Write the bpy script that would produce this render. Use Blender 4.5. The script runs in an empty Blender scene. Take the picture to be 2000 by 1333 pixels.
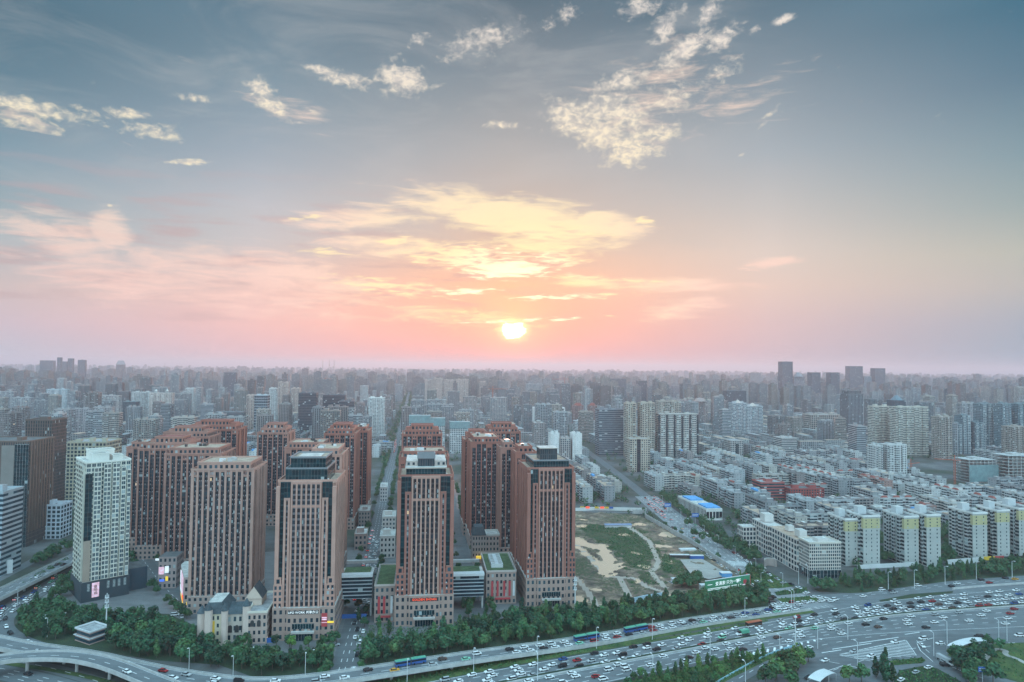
import bpy, math, random
from mathutils import Vector, Matrix
random.seed(7)
R = math.radians
scene = bpy.context.scene
col = scene.collection

# ------------------------------------------------------------------ camera
CAM_H = 158.0
FPX, CX, CY = 1333.0, 1000.0, 666.5          # the photograph is 2000 x 1333
PITCH, ROLL = R(2.13), R(0.57)
cp, sp, ca, sa = math.cos(PITCH), math.sin(PITCH), math.cos(ROLL), math.sin(ROLL)
FWD = Vector((0, cp, sp)); U0 = Vector((0, -sp, cp)); R0 = Vector((1, 0, 0))
RGT = R0 * ca + U0 * sa
UPV = U0 * ca - R0 * sa
CAM = Vector((0, 0, CAM_H))
cam = bpy.data.cameras.new('camera')
cam.sensor_width = 36.0
cam.lens = 36.0 * FPX / 2000.0
cam.clip_start = 1.0
cam.clip_end = 120000.0
camo = bpy.data.objects.new('camera', cam)
m = Matrix((RGT, UPV, -FWD)).transposed().to_4x4()
m.translation = CAM
camo.matrix_world = m
col.objects.link(camo)
scene.camera = camo

def ray(x, y):
    return FWD * FPX + RGT * (x - CX) - UPV * (y - CY)
def G(x, y, z=0.0):                           # the point of the plane at height z seen at a spot of the photo
    d = ray(x, y)
    t = (z - CAM_H) / d.z
    return Vector((d.x * t, d.y * t, z))
def hor(x):
    return CY + FPX * math.tan(PITCH) + (x - CX) * math.tan(ROLL)
def proj(p):
    v = Vector(p) - CAM
    f = v.dot(FWD)
    return CX + FPX * v.dot(RGT) / f, CY - FPX * v.dot(UPV) / f
def azel(x, y):
    d = ray(x, y).normalized()
    return math.atan2(d.x, d.y), math.asin(d.z)

# ------------------------------------------------------------------ render settings
scene.view_settings.view_transform = 'Standard'
scene.view_settings.look = 'None'
scene.view_settings.exposure = EXPO = 0.0
scene.view_settings.gamma = 1.0
scene.render.engine = 'CYCLES'
scene.cycles.max_bounces = 5
scene.cycles.diffuse_bounces = 2
scene.cycles.glossy_bounces = 2
scene.cycles.transmission_bounces = 2
scene.cycles.volume_bounces = 1
scene.cycles.use_denoising = True
scene.cycles.use_adaptive_sampling = True
scene.cycles.adaptive_threshold = 0.02
scene.cycles.sample_clamp_indirect = 4.0

# ------------------------------------------------------------------ sky
SUN_AZ, SUN_EL = azel(1003, 645)
def lin(c):
    return tuple((v / 255.0 / 12.92) if v / 255.0 <= 0.04045 else ((v / 255.0 + 0.055) / 1.055) ** 2.4 for v in c)

class NT:
    """tiny helper to write node trees"""
    def __init__(self, tree):
        self.t = tree; self.n = tree.nodes; self.l = tree.links
    def node(self, kind, **kw):
        n = self.n.new(kind)
        for k, v in kw.items(): setattr(n, k, v)
        return n
    def put(self, sock, v):
        if hasattr(v, 'is_linked') or isinstance(v, bpy.types.NodeSocket): self.l.new(v, sock)
        elif isinstance(v, (tuple, list)) and len(v) == 3 and sock.type == 'RGBA': sock.default_value = (*v, 1)
        else: sock.default_value = v
    def math(self, op, a, b=0.0, c=0.0, clamp=False):
        n = self.node('ShaderNodeMath', operation=op, use_clamp=clamp)
        self.put(n.inputs[0], a); self.put(n.inputs[1], b); self.put(n.inputs[2], c)
        return n.outputs[0]
    def vmath(self, op, a, b=(0, 0, 0)):
        n = self.node('ShaderNodeVectorMath', operation=op)
        self.put(n.inputs[0], a); self.put(n.inputs[1], b)
        return n.outputs['Value'] if op in ('LENGTH', 'DOT_PRODUCT', 'DISTANCE') else n.outputs[0]
    def mix(self, f, a, b, mode='MIX'):
        n = self.node('ShaderNodeMix', data_type='RGBA', blend_type=mode)
        self.put(n.inputs[0], f); self.put(n.inputs[6], a); self.put(n.inputs[7], b)
        return n.outputs[2]
    def smooth(self, v, a, b, lo=0.0, hi=1.0, kind='SMOOTHSTEP'):
        n = self.node('ShaderNodeMapRange', interpolation_type=kind)
        n.clamp = True
        self.put(n.inputs['Value'], v); self.put(n.inputs['From Min'], a); self.put(n.inputs['From Max'], b)
        self.put(n.inputs['To Min'], lo); self.put(n.inputs['To Max'], hi)
        return n.outputs[0]
    def noise(self, vec, scale, detail=4, rough=0.55, dist=0.0):
        n = self.node('ShaderNodeTexNoise')
        if vec is not None: self.put(n.inputs['Vector'], vec)
        n.inputs['Scale'].default_value = scale; n.inputs['Detail'].default_value = detail
        n.inputs['Roughness'].default_value = rough; n.inputs['Distortion'].default_value = dist
        return n.outputs['Fac']
    def mapping(self, vec, loc=(0, 0, 0), rot=(0, 0, 0), sc=(1, 1, 1), kind='POINT'):
        n = self.node('ShaderNodeMapping', vector_type=kind)
        self.put(n.inputs['Vector'], vec)
        n.inputs['Location'].default_value = loc; n.inputs['Rotation'].default_value = rot; n.inputs['Scale'].default_value = sc
        return n.outputs[0]
    def ramp(self, fac, stops, interp='LINEAR'):
        n = self.node('ShaderNodeValToRGB')
        cr = n.color_ramp; cr.interpolation = interp
        while len(cr.elements) < len(stops): cr.elements.new(0.5)
        for e, (p, c) in zip(cr.elements, stops):
            e.position = p; e.color = (*c, 1) if len(c) == 3 else c
        self.put(n.inputs[0], fac)
        return n.outputs[0]
    def combine(self, x, y, z=0.0):
        n = self.node('ShaderNodeCombineXYZ')
        self.put(n.inputs[0], x); self.put(n.inputs[1], y); self.put(n.inputs[2], z)
        return n.outputs[0]
    def sep(self, v):
        n = self.node('ShaderNodeSeparateXYZ'); self.put(n.inputs[0], v)
        return n.outputs

def build_world():
    w = bpy.data.worlds.new('World'); scene.world = w
    w.use_nodes = True
    w.node_tree.nodes.clear()
    T = NT(w.node_tree)
    d = T.node('ShaderNodeTexCoord').outputs['Generated']
    s = T.sep(d)
    az = T.math('ARCTAN2', s[0], s[1])
    el = T.math('ARCSINE', s[2])
    P = T.combine(az, el)
    # colour of the clear sky: five columns of the evening gradient, by elevation
    colsx = [0, 500, 1000, 1500, 2000]
    tab = {
        0:    [(722, (176,186,202)), (690, (190,192,206)), (630, (206,190,200)), (560, (206,190,190)), (470, (176,186,192)), (400, (150,170,180)), (300, (128,156,172)), (150, (92,127,146)), (0, (66,106,127))],
        500:  [(722, (214,176,182)), (690, (230,186,190)), (630, (240,194,190)), (560, (230,196,190)), (470, (196,194,198)), (400, (186,190,198)), (300, (154,170,184)), (150, (119,145,161)), (0, (84,118,138))],
        1000: [(722, (236,164,164)), (690, (250,168,158)), (630, (252,176,154)), (560, (246,188,158)), (470, (208,184,168)), (400, (188,180,176)), (300, (170,173,176)), (150, (128,143,154)), (0, (86,110,126))],
        1500: [(722, (196,180,190)), (690, (204,182,190)), (630, (214,190,192)), (560, (224,201,192)), (490, (216,203,196)), (400, (192,191,191)), (300, (164,175,184)), (150, (130,147,160)), (0, (84,115,134))],
        2000: [(722, (146,166,182)), (690, (152,170,186)), (630, (166,175,188)), (560, (186,184,182)), (490, (184,186,178)), (400, (154,170,172)), (300, (130,155,166)), (150, (94,126,146)), (0, (62,110,134))],
    }
    EMAX = 90.0
    f = T.math('DIVIDE', el, R(EMAX))
    cols = []
    for x in colsx:
        st = []
        for (y, c) in tab[x]:
            e = math.degrees(azel(x, y)[1])
            if y == 722: e = 0.0
            st.append((max(0.0, e / EMAX), lin(c)))
        top = st[-1][1]
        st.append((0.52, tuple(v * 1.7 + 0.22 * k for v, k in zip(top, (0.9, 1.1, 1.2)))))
        st.append((1.0, (1.22, 2.30, 2.90)))  # unseen upper sky, brighter than a real dusk, added fill for the city
        cols.append(T.ramp(f, st))
    azs = [azel(x, 500)[0] for x in colsx]
    sky = cols[0]
    for i in range(1, 5):
        sky = T.mix(T.smooth(az, azs[i - 1], azs[i], kind='LINEAR'), sky, cols[i])
    # the physical sky, weak, under the hand made gradient
    ns = T.node('ShaderNodeTexSky', sky_type='NISHITA', sun_disc=False)
    ns.sun_elevation = SUN_EL; ns.sun_rotation = SUN_AZ
    ns.altitude = 150; ns.air_density = 1.6; ns.dust_density = 3.0
    # the unseen east sky behind the camera, made extra bright to light shaded facades
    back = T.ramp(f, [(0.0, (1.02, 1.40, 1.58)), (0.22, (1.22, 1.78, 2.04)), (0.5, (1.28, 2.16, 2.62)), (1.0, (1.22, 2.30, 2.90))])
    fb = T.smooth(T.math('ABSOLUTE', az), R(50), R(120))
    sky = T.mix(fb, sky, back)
    veil = T.smooth(T.noise(T.mapping(P, rot=(0, 0, R(14)), sc=(1, 3.2, 1)), 4.5, 6, 0.6, 0.6), 0.42, 0.72, 0.0, 0.34)
    veil = T.math('MULTIPLY', veil, T.smooth(az, R(25), R(12)))
    sky = T.mix(T.math('MULTIPLY', veil, T.smooth(el, R(5), R(12))), sky, lin((186, 188, 190)))
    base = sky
    # cloud patches: spot of the sky (as seen in the photograph), half width, half height, tilt, weight
    puff = [(55, 208, 135, 24, -3, 1.05), (55, 240, 80, 24, -8, .85), (165, 215, 50, 12, -6, .8), (250, 221, 75, 15, 2, .95), (305, 258, 85, 28, -2, .88), (385, 193, 50, 14, -4, .75),
            (512, 180, 55, 32, -18, 1.1), (535, 208, 75, 24, -24, 1.05), (612, 220, 30, 14, -10, .75), (632, 140, 60, 16, -8, 1), (675, 155, 85, 22, -6, 1.1), (785, 157, 85, 46, -3, 1.2), (855, 168, 30, 10, 5, .85),
            (820, 78, 45, 18, 25, .85), (940, 80, 125, 46, 18, .84), (1095, 33, 70, 30, 20, .78), (1250, 12, 70, 34, 10, .95), (1300, 48, 65, 34, 40, 1.02), (1335, 100, 105, 34, 28, 1.2), (1410, 75, 66, 26, 30, 1.12),
            (1385, 25, 56, 28, 45, .95), (1215, 158, 95, 30, 8, 1.08), (1525, 42, 36, 14, 10, 1.1), (1480, 55, 18, 11, 20, .85), (1115, 232, 95, 50, -20, 1.1), (1200, 225, 130, 70, -10, 1.05), (1175, 262, 120, 52, -14, 1.15), (1235, 292, 95, 50, 8, 1.2), (1290, 262, 66, 34, 15, 1.05),
            (975, 245, 70, 12, -3, .92), (368, 317, 62, 9, 8, 1.05), (1505, 222, 34, 10, 30, .68), (1490, 243, 24, 8, 30, .66), (1450, 303, 13, 6, 10, .75), (1410, 140, 80, 36, 20, .68), (1310, 195, 80, 70, 40, .72), (215, 402, 9, 4, 0, .75)]
    wisp = [(985, 420, 330, 60, -6, 1.2), (880, 398, 130, 34, -22, 1.05), (700, 425, 190, 40, 6, 1.0), (1170, 437, 160, 42, -10, 1.15), (1080, 470, 260, 46, 0, .9), (215, 455, 52, 66, 20, 1.15), (150, 480, 150, 80, -25, .85), (60, 450, 150, 46, -12, .7),
            (360, 520, 220, 40, -8, .9), (250, 545, 360, 70, -4, .78), (560, 540, 350, 66, -8, .9), (760, 480, 190, 44, 0, .9), (480, 590, 440, 46, -5, .76), (1510, 514, 88, 15, 4, 1.2), (1330, 555, 200, 24, -2, 1.05), (1150, 552, 130, 20, -6, .95), (1330, 605, 140, 38, 10, .78),
            (880, 620, 320, 34, -4, .66), (1290, 185, 230, 140, 20, .50), (560, 215, 140, 36, -14, .66), (1430, 190, 180, 70, 10, .52), (60, 240, 80, 26, -10, .84)]
    streak = [(985, 525, 165, 38, 0, 1.2), (900, 500, 200, 46, 2, 1.05), (1090, 505, 140, 34, 0, .88), (770, 472, 70, 16, 8, 1.0), (640, 492, 120, 18, 0, .86), (760, 560, 260, 38, -4, .86), (1075, 450, 260, 34, -6, .92), (900, 570, 140, 14, 3, .92), (1120, 580, 270, 12, 2, .95), (1200, 545, 270, 14, -4, .86), (600, 425, 66, 12, 10, .86), (1260, 432, 44, 16, -15, 1.0), (1050, 625, 300, 10, 3, .8)]
    def after(v):                 # the same direction, but evaluated after v (keeps the shader's stack short)
        n = T.node('ShaderNodeVectorMath', operation='MULTIPLY_ADD')
        T.put(n.inputs[0], v); n.inputs[1].default_value = (1e-9,) * 3; T.put(n.inputs[2], P)
        return n.outputs[0]
    def field(masks, first, box):
        tot = None
        for (x, y, rx, ry, rot, k) in masks:
            ex = 1.15 * math.hypot(rx * math.cos(R(rot)), ry * math.sin(R(rot))); ey = 1.15 * math.hypot(rx * math.sin(R(rot)), ry * math.cos(R(rot)))
            if x + ex < box[0] or x - ex > box[1] or y + ey < box[2] or y - ey > box[3]: continue
            a0, e0 = azel(x, y)
            q = T.mapping(after(first if tot is None else tot), (a0, e0, 0), (0, 0, R(rot)), (rx / FPX, ry / FPX, 1), 'TEXTURE')
            v = T.smooth(T.vmath('LENGTH', q), 1.15, 0.0, 0.0, k)
            tot = v if tot is None else T.math('MAXIMUM', tot, v)
        return tot
    sd = Vector((math.sin(SUN_AZ) * math.cos(SUN_EL), math.cos(SUN_AZ) * math.cos(SUN_EL), math.sin(SUN_EL)))
    ang = T.math('ARCCOSINE', T.math('MINIMUM', T.vmath('DOT_PRODUCT', d, tuple(sd)), 0.9999999))
    add_ns = T.mix(1.0, ns.outputs[0], (0.012, 0.012, 0.012), 'MULTIPLY')
    def background(c):
        b = T.node('ShaderNodeBackground'); b.inputs['Strength'].default_value = 1.0
        T.put(b.inputs['Color'], T.mix(1.0, c, add_ns, 'ADD'))
        return b.outputs[0]
    def sector(box, sun=False):   # one window of the sky, as a node group of its own
        nonlocal T, P, az, el, ang, base, add_ns
        keep = (T, P, az, el, ang, base, add_ns)
        g = bpy.data.node_groups.new('sky_window', 'ShaderNodeTree')
        for nm, ty in (('P', 'NodeSocketVector'), ('az', 'NodeSocketFloat'), ('el', 'NodeSocketFloat'), ('ang', 'NodeSocketFloat'), ('base', 'NodeSocketColor'), ('air', 'NodeSocketColor')):
            g.interface.new_socket(nm, in_out='INPUT', socket_type=ty)
        g.interface.new_socket('sky', in_out='OUTPUT', socket_type='NodeSocketShader')
        T = NT(g)
        gi = T.node('NodeGroupInput').outputs
        P, az, el, ang, base, add_ns = gi[0], gi[1], gi[2], gi[3], gi[4], gi[5]
        res = window(box, sun)
        g.links.new(res, T.node('NodeGroupOutput').inputs[0])
        T, P, az, el, ang, base, add_ns = keep
        gn = T.node('ShaderNodeGroup'); gn.node_tree = g
        for i, v in enumerate((P, az, el, ang, base, add_ns)): T.l.new(v, gn.inputs[i])
        return gn.outputs[0]
    def window(box, sun):
        sky = base
        last = ang
        if box[3] > 380:          # soft grey undersides low in the sky
            dark = T.smooth(T.noise(T.mapping(P, rot=(0, 0, R(6)), sc=(1, 7, 1)), 9, 3, 0.5), 0.48, 0.70)
            dm = T.math('MULTIPLY', T.math('MULTIPLY', dark, T.smooth(el, R(17), R(9))), T.smooth(el, R(2), R(5)))
            sky = T.mix(T.math('MULTIPLY', dm, T.smooth(az, R(10), R(-6), 0.0, 0.60)), sky, lin((190, 164, 168)))
        f = field(wisp, last, box)
        if f is not None:
            wn = T.noise(T.mapping(after(f), rot=(0, 0, R(7)), sc=(1, 5.2, 1)), 15, 6, 0.62, 0.5)
            wa = T.smooth(T.math('ADD', wn, T.math('MULTIPLY', f, 0.52)), 0.64, 1.04)
            near = T.smooth(ang, R(20), R(3))
            cwarm = T.mix(near, lin((255, 226, 206)), lin((255, 247, 190)))
            low = T.smooth(el, R(13), R(5))
            cw = T.mix(T.math('MULTIPLY', low, T.smooth(ang, R(5), R(22))), cwarm, lin((252, 214, 204)))
            sky = T.mix(T.math('MULTIPLY', wa, T.smooth(ang, R(30), R(8), 0.66, 0.86)), sky, cw); last = wa
        f = field(puff, last, box)
        if f is not None:
            pn = T.noise(T.mapping(after(f), rot=(0, 0, R(-12)), sc=(1, 1.5, 1)), 78, 6, 0.60, 0.35)
            pn2 = T.noise(T.mapping(P, rot=(0, 0, R(20)), sc=(1, 1.9, 1)), 28, 3, 0.55)
            pv = T.math('ADD', T.math('MULTIPLY', pn, 0.58), T.math('MULTIPLY', pn2, 0.42))
            pa = T.smooth(T.math('ADD', pv, T.math('MULTIPLY', f, 0.36)), 0.62, 0.98)
            pc = T.mix(T.smooth(el, R(28), R(14)), lin((238, 228, 218)), lin((255, 241, 208)))
            pc = T.mix(T.smooth(pn, 0.62, 0.40, 0.0, 0.45), pc, lin((190, 186, 190)))
            sky = T.mix(T.math('MULTIPLY', pa, 0.92), sky, pc); last = pa
        f = field(streak, last, box)
        if f is not None:
            sn = T.noise(T.mapping(after(f), rot=(0, 0, R(-4)), sc=(1, 6.0, 1)), 32, 5, 0.62, 0.4)
            sa_ = T.smooth(T.math('ADD', sn, T.math('MULTIPLY', f, 0.50)), 0.76, 1.04)
            sky = T.mix(sa_, sky, T.mix(T.smooth(ang, R(9), R(4)), lin((255, 236, 192)), (1.25, 1.15, 0.82)))
        if sun:                   # glow and the ragged sun, its edge cut by cloud
            glow = T.math('POWER', T.smooth(ang, R(7.5), 0.0, 0, 1, 'LINEAR'), 3.0)
            sky = T.mix(1.0, sky, T.mix(glow, (0, 0, 0), (0.50, 0.26, 0.08)), 'ADD')
            a0, e0 = azel(1003, 645)
            q = T.mapping(P, (a0, e0, 0), (0, 0, 0), (1 / FPX, 1 / FPX, 1), 'TEXTURE')
            qs = T.sep(q)
            wob = T.math('MULTIPLY', T.math('SUBTRACT', T.noise(T.mapping(P, sc=(1, 2.6, 1)), 75, 3, 0.5), 0.5), 20.0)
            rr = T.math('SUBTRACT', T.vmath('LENGTH', T.mapping(P, (a0, e0, 0), (0, 0, 0), (21 / FPX, 16 / FPX, 1), 'TEXTURE')), 1.0)
            dist = T.math('MAXIMUM', T.math('MULTIPLY_ADD', rr, 20.0, T.math('MULTIPLY', wob, 0.9)), T.math('ADD', qs[1], T.math('MULTIPLY_ADD', wob, 1.0, -11.0)))
            halo = T.smooth(dist, 20.0, -2.0)
            sky = T.mix(1.0, sky, T.mix(halo, (0, 0, 0), (0.38, 0.30, 0.10)), 'ADD')
            sky = T.mix(T.smooth(dist, 4.0, -3.0), sky, (4.0, 3.7, 2.6))
        return background(sky)
    def fork(test, a, b):         # a where the test is 0, b where it is 1
        n = T.node('ShaderNodeMixShader')
        T.put(n.inputs[0], test); T.l.new(a, n.inputs[1]); T.l.new(b, n.inputs[2])
        return n.outputs[0]
    XS = [-200, 330, 660, 1000, 1160, 1330, 2200]
    YS = [(-60, 160), (160, 350), (350, 800)]
    rows = []
    for (y0, y1) in YS:
        sh = None
        for i in range(len(XS) - 1):
            mg = 22               # the lens bows the sectors' edges a little: let the patches overlap
            s_ = sector((XS[i] - mg, XS[i + 1] + mg, y0 - 45, y1 + 45), y1 > 700 and XS[i + 1] > 800 and XS[i] < 1200)
            sh = s_ if sh is None else fork(T.math('GREATER_THAN', az, azel(XS[i], 500)[0]), sh, s_)
        rows.append(sh)
    e1, e2 = azel(1000, 160)[1], azel(1000, 350)[1]
    front = fork(T.math('GREATER_THAN', el, e1), fork(T.math('GREATER_THAN', el, e2), rows[2], rows[1]), rows[0])
    seen = T.math('MULTIPLY', T.math('MULTIPLY', T.math('LESS_THAN', T.math('ABSOLUTE', az), R(44)), T.math('GREATER_THAN', el, 0.0)), T.math('LESS_THAN', el, R(33)))
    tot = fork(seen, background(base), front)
    out = T.node('ShaderNodeOutputWorld'); T.l.new(tot, out.inputs['Surface'])
    w.cycles.sampling_method = 'MANUAL'; w.cycles.sample_map_resolution = 1024
build_world()

# ------------------------------------------------------------------ sun
sl = bpy.data.lights.new('sun', 'SUN')
sl.energy = 2.9; sl.angle = R(0.5); sl.color = (1.0, 0.50, 0.34)
so = bpy.data.objects.new('sun', sl); col.objects.link(so)
so.rotation_euler = Vector((math.sin(SUN_AZ) * math.cos(SUN_EL), math.cos(SUN_AZ) * math.cos(SUN_EL), math.sin(SUN_EL))).to_track_quat('Z', 'Y').to_euler()
so.location = (0, 0, 600)

# ------------------------------------------------------------------ materials
MATS = {}
def new_mat(name):
    m = bpy.data.materials.new(name); m.use_nodes = True
    m.node_tree.nodes.clear()
    T = NT(m.node_tree)
    b = T.node('ShaderNodeBsdfPrincipled'); o = T.node('ShaderNodeOutputMaterial')
    T.l.new(b.outputs[0], o.inputs[0])
    MATS[name] = m
    return m, T, b

def plain(name, c, rough=0.8, var=0.25, scale=0.3, metal=0.0, emit=None, strength=0.0, obj_col=False):
    if name in MATS: return MATS[name]
    m, T, b = new_mat(name)
    base = tuple(c)
    if obj_col: base = T.node('ShaderNodeObjectInfo').outputs['Color']
    if var > 0:
        n = T.noise(T.node('ShaderNodeTexCoord').outputs['Object'], scale, 5, 0.6)
        f = T.smooth(n, 0.3, 0.7, 1 - var, 1 + var, 'LINEAR')
        T.l.new(T.mix(1.0, base, T.combine(f, f, f), 'MULTIPLY'), b.inputs['Base Color'])
    else:
        T.put(b.inputs['Base Color'], base)
    b.inputs['Roughness'].default_value = rough; b.inputs['Metallic'].default_value = metal
    if emit:
        b.inputs['Emission Color'].default_value = (*emit, 1); b.inputs['Emission Strength'].default_value = strength
    return m

def facade(name, fw=0.55, fh=0.55, dark=(0.012, 0.03, 0.045), mid=(0.06, 0.12, 0.15), pale=(0.34, 0.42, 0.44), p_pale=0.07, p_lit=0.0,
           colvar=0.0, span=None, span_w=0.0, sill=0.0, ac=0.0, attr=False, vc=0.46, wrough=0.85, mull=0.0, floorline=0.0, stagger=False, solid=0.0):
    """a wall of window cells; UVs count the cells, the wall's own colour is the object's colour"""
    if name in MATS: return MATS[name]
    m, T, b = new_mat(name)
    uv = T.sep(T.node('ShaderNodeUVMap').outputs[0])
    u, v = uv[0], uv[1]
    fu, fv = T.math('FRACT', u), T.math('FRACT', v)
    cu, cv = T.math('FLOOR', u), T.math('FLOOR', v)
    oi = T.node('ShaderNodeObjectInfo')
    seed = T.math('MULTIPLY', oi.outputs['Random'], 91.7)
    wall = oi.outputs['Color']
    if attr:
        at = T.node('ShaderNodeAttribute', attribute_name='wall_paint'); wall = at.outputs['Color']
        seed = T.math('MULTIPLY', T.sep(at.outputs['Color'])[0], 977.3)
    def white(x, y, z):
        n = T.node('ShaderNodeTexWhiteNoise', noise_dimensions='3D')
        T.put(n.inputs['Vector'], T.combine(x, y, z))
        return n.outputs['Value'], n.outputs['Color']
    rnd, rcol = white(cu, cv, seed)
    rc = T.sep(rcol)
    width, height = fw, fh
    if colvar:
        wn, wc = white(cu, 3.0, seed)
        width = T.math('MULTIPLY_ADD', wn, colvar, fw - colvar * 0.5)
    if stagger:
        vv = T.math('ADD', v, T.math('MULTIPLY', T.math('MODULO', cu, 2.0), 0.5)); fv = T.math('FRACT', vv)
    au = T.math('ABSOLUTE', T.math('SUBTRACT', fu, 0.5))
    av = T.math('ABSOLUTE', T.math('SUBTRACT', fv, vc))
    iu = T.math('LESS_THAN', au, T.math('MULTIPLY', width, 0.5))
    iv = T.math('LESS_THAN', av, T.math('MULTIPLY', height, 0.5))
    mask = T.math('MULTIPLY', iu, iv)
    if solid:
        mask = T.math('MULTIPLY', mask, T.math('GREATER_THAN', rc[2], solid))
    if mull:
        mask = T.math('MULTIPLY', mask, T.math('GREATER_THAN', au, mull))
    win = T.mix(T.math('POWER', rc[0], 2.0), dark, mid)
    win = T.mix(T.math('GREATER_THAN', rnd, 1 - p_pale), win, pale)
    n = T.noise(T.node('ShaderNodeTexCoord').outputs['Object'], 0.06, 4, 0.6)
    f = T.smooth(n, 0.3, 0.7, 0.86, 1.12, 'LINEAR')
    wl = T.mix(1.0, wall, T.combine(f, f, f), 'MULTIPLY')
    if span:                       # panels between the windows of one column
        wl = T.mix(iu, wl, span)
    if floorline:
        wl = T.mix(T.math('GREATER_THAN', fv, 1 - floorline), wl, T.mix(1.0, wall, (1.6, 1.6, 1.6), 'MULTIPLY'))
    if sill:
        s_ = T.math('MULTIPLY', iu, T.math('LESS_THAN', fv, sill))
        wl = T.mix(s_, wl, T.mix(1.0, wall, (1.12, 1.12, 1.12), 'MULTIPLY'))
    colr = T.mix(mask, wl, win)
    if ac:                         # white air conditioner boxes beside some windows
        a_ = T.math('MULTIPLY', T.math('LESS_THAN', T.math('ABSOLUTE', T.math('SUBTRACT', fu, T.math('MULTIPLY_ADD', rc[1], 0.5, 0.25))), 0.13), T.math('LESS_THAN', T.math('ABSOLUTE', T.math('SUBTRACT', fv, 0.16)), 0.13))
        a_ = T.math('MULTIPLY', a_, T.math('LESS_THAN', rnd, ac))
        colr = T.mix(a_, colr, (0.46, 0.49, 0.51))
    T.l.new(colr, b.inputs['Base Color'])
    b.inputs['Specular IOR Level'].default_value = 0.28
    T.l.new(T.smooth(mask, 0, 1, wrough, 0.12, 'LINEAR'), b.inputs['Roughness'])
    bp = T.node('ShaderNodeBump'); bp.inputs['Strength'].default_value = 0.5; bp.inputs['Distance'].default_value = 0.25; bp.invert = True
    T.l.new(mask, bp.inputs['Height']); T.l.new(bp.outputs[0], b.inputs['Normal'])
    if p_lit:                      # a few rooms have their lamps on
        lit = T.math('MULTIPLY', mask, T.math('LESS_THAN', rc[1], p_lit))
        b.inputs['Emission Color'].default_value = (1.0, 0.78, 0.5, 1)
        T.l.new(T.math('MULTIPLY', lit, 0.7), b.inputs['Emission Strength'])
    return m

facade('strip', 0.94, 0.62, dark=(0.006, 0.018, 0.030), mid=(0.035, 0.085, 0.115), p_pale=0.08, span=(0.045, 0.058, 0.072), ac=0.42, p_lit=0.001)
facade('strip_office', 0.94, 0.62, dark=(0.010, 0.022, 0.034), mid=(0.04, 0.08, 0.11), p_pale=0.05, span=(0.17, 0.185, 0.205), p_lit=0.001)
facade('strip_dark', 0.94, 0.66, dark=(0.006, 0.014, 0.022), mid=(0.03, 0.06, 0.085), p_pale=0.06, span=(0.06, 0.066, 0.075), ac=0.2, p_lit=0.001)
facade('curtain', 0.97, 0.72, dark=(0.005, 0.022, 0.03), mid=(0.016, 0.055, 0.07), p_pale=0.015, span=(0.014, 0.05, 0.06))
facade('stone_punch', 0.46, 0.5, p_pale=0.06, p_lit=0.004)
facade('brick_punch', 0.52, 0.6, p_pale=0.08, ac=0.2)
facade('resi', 0.58, 0.58, dark=(0.008, 0.02, 0.03), mid=(0.045, 0.08, 0.1), colvar=0.5, p_pale=0.09, ac=0.25, p_lit=0.001)
facade('resi_band', 0.9, 0.5, colvar=0.25, p_pale=0.10, sill=0.22, ac=0.2)
facade('resi_frame', 0.72, 0.70, dark=(0.02, 0.05, 0.07), mid=(0.06, 0.13, 0.17), p_pale=0.08, mull=0.03)
facade('ribbon', 1.0, 0.52, dark=(0.02, 0.05, 0.07), mid=(0.05, 0.10, 0.13), p_pale=0.04)
facade('glass', 0.93, 0.84, dark=(0.02, 0.05, 0.07), mid=(0.045, 0.085, 0.11), p_pale=0.02)
facade('glass_band', 1.0, 0.70, dark=(0.015, 0.03, 0.045), mid=(0.03, 0.055, 0.07), p_pale=0.05)
facade('ribs', 0.50, 0.82, dark=(0.02, 0.035, 0.045), mid=(0.05, 0.08, 0.1), p_pale=0.03)
facade('walkup', 0.80, 0.58, dark=(0.008, 0.018, 0.026), mid=(0.045, 0.075, 0.09), colvar=0.3, p_pale=0.10, sill=0.18, ac=0.22)
facade('walkup_end', 0.16, 0.42, p_pale=0.1)
facade('blank', 0.14, 0.36, p_pale=0.05, solid=0.5)
facade('grid', 0.66, 0.66, p_pale=0.05)
facade('frame', 0.90, 0.84, dark=(0.02, 0.03, 0.035), mid=(0.03, 0.05, 0.055), p_pale=0.0)
facade('far_wall', 0.55, 0.55, colvar=0.5, attr=True, p_pale=0.08)

def roofmat(name, c, var=0.35):
    if name in MATS: return MATS[name]
    m, T, b = new_mat(name)
    co = T.node('ShaderNodeTexCoord').outputs['Object']
    n = T.noise(co, 0.25, 6, 0.65); n2 = T.noise(co, 1.4, 2, 0.5)
    f = T.math('MULTIPLY', T.smooth(n, 0.3, 0.7, 1 - var, 1 + var, 'LINEAR'), T.smooth(n2, 0.3, 0.7, 0.85, 1.15, 'LINEAR'))
    T.l.new(T.mix(1.0, c, T.combine(f, f, f), 'MULTIPLY'), b.inputs['Base Color'])
    b.inputs['Roughness'].default_value = 0.9
    return m
roofmat('roof_grey', (0.30, 0.31, 0.32)); roofmat('roof_pale', (0.48, 0.47, 0.45)); roofmat('roof_dark', (0.12, 0.125, 0.13)); roofmat('roof_tan', (0.42, 0.31, 0.24))
roofmat('roof_red', (0.27, 0.085, 0.07), 0.25); roofmat('roof_blue', (0.10, 0.32, 0.62), 0.2); roofmat('roof_green', (0.07, 0.12, 0.055), 0.5); roofmat('roof_slate', (0.06, 0.085, 0.10))
plain('brick', (0.30, 0.13, 0.09), obj_col=True, scale=0.12, var=0.14)
plain('paint', (0.7, 0.7, 0.7), obj_col=True, scale=0.1, var=0.10, rough=0.75)
plain('concrete', (0.42, 0.43, 0.43), var=0.2, scale=0.25)
plain('white_metal', (0.60, 0.63, 0.65), rough=0.45, var=0.08)
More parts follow.
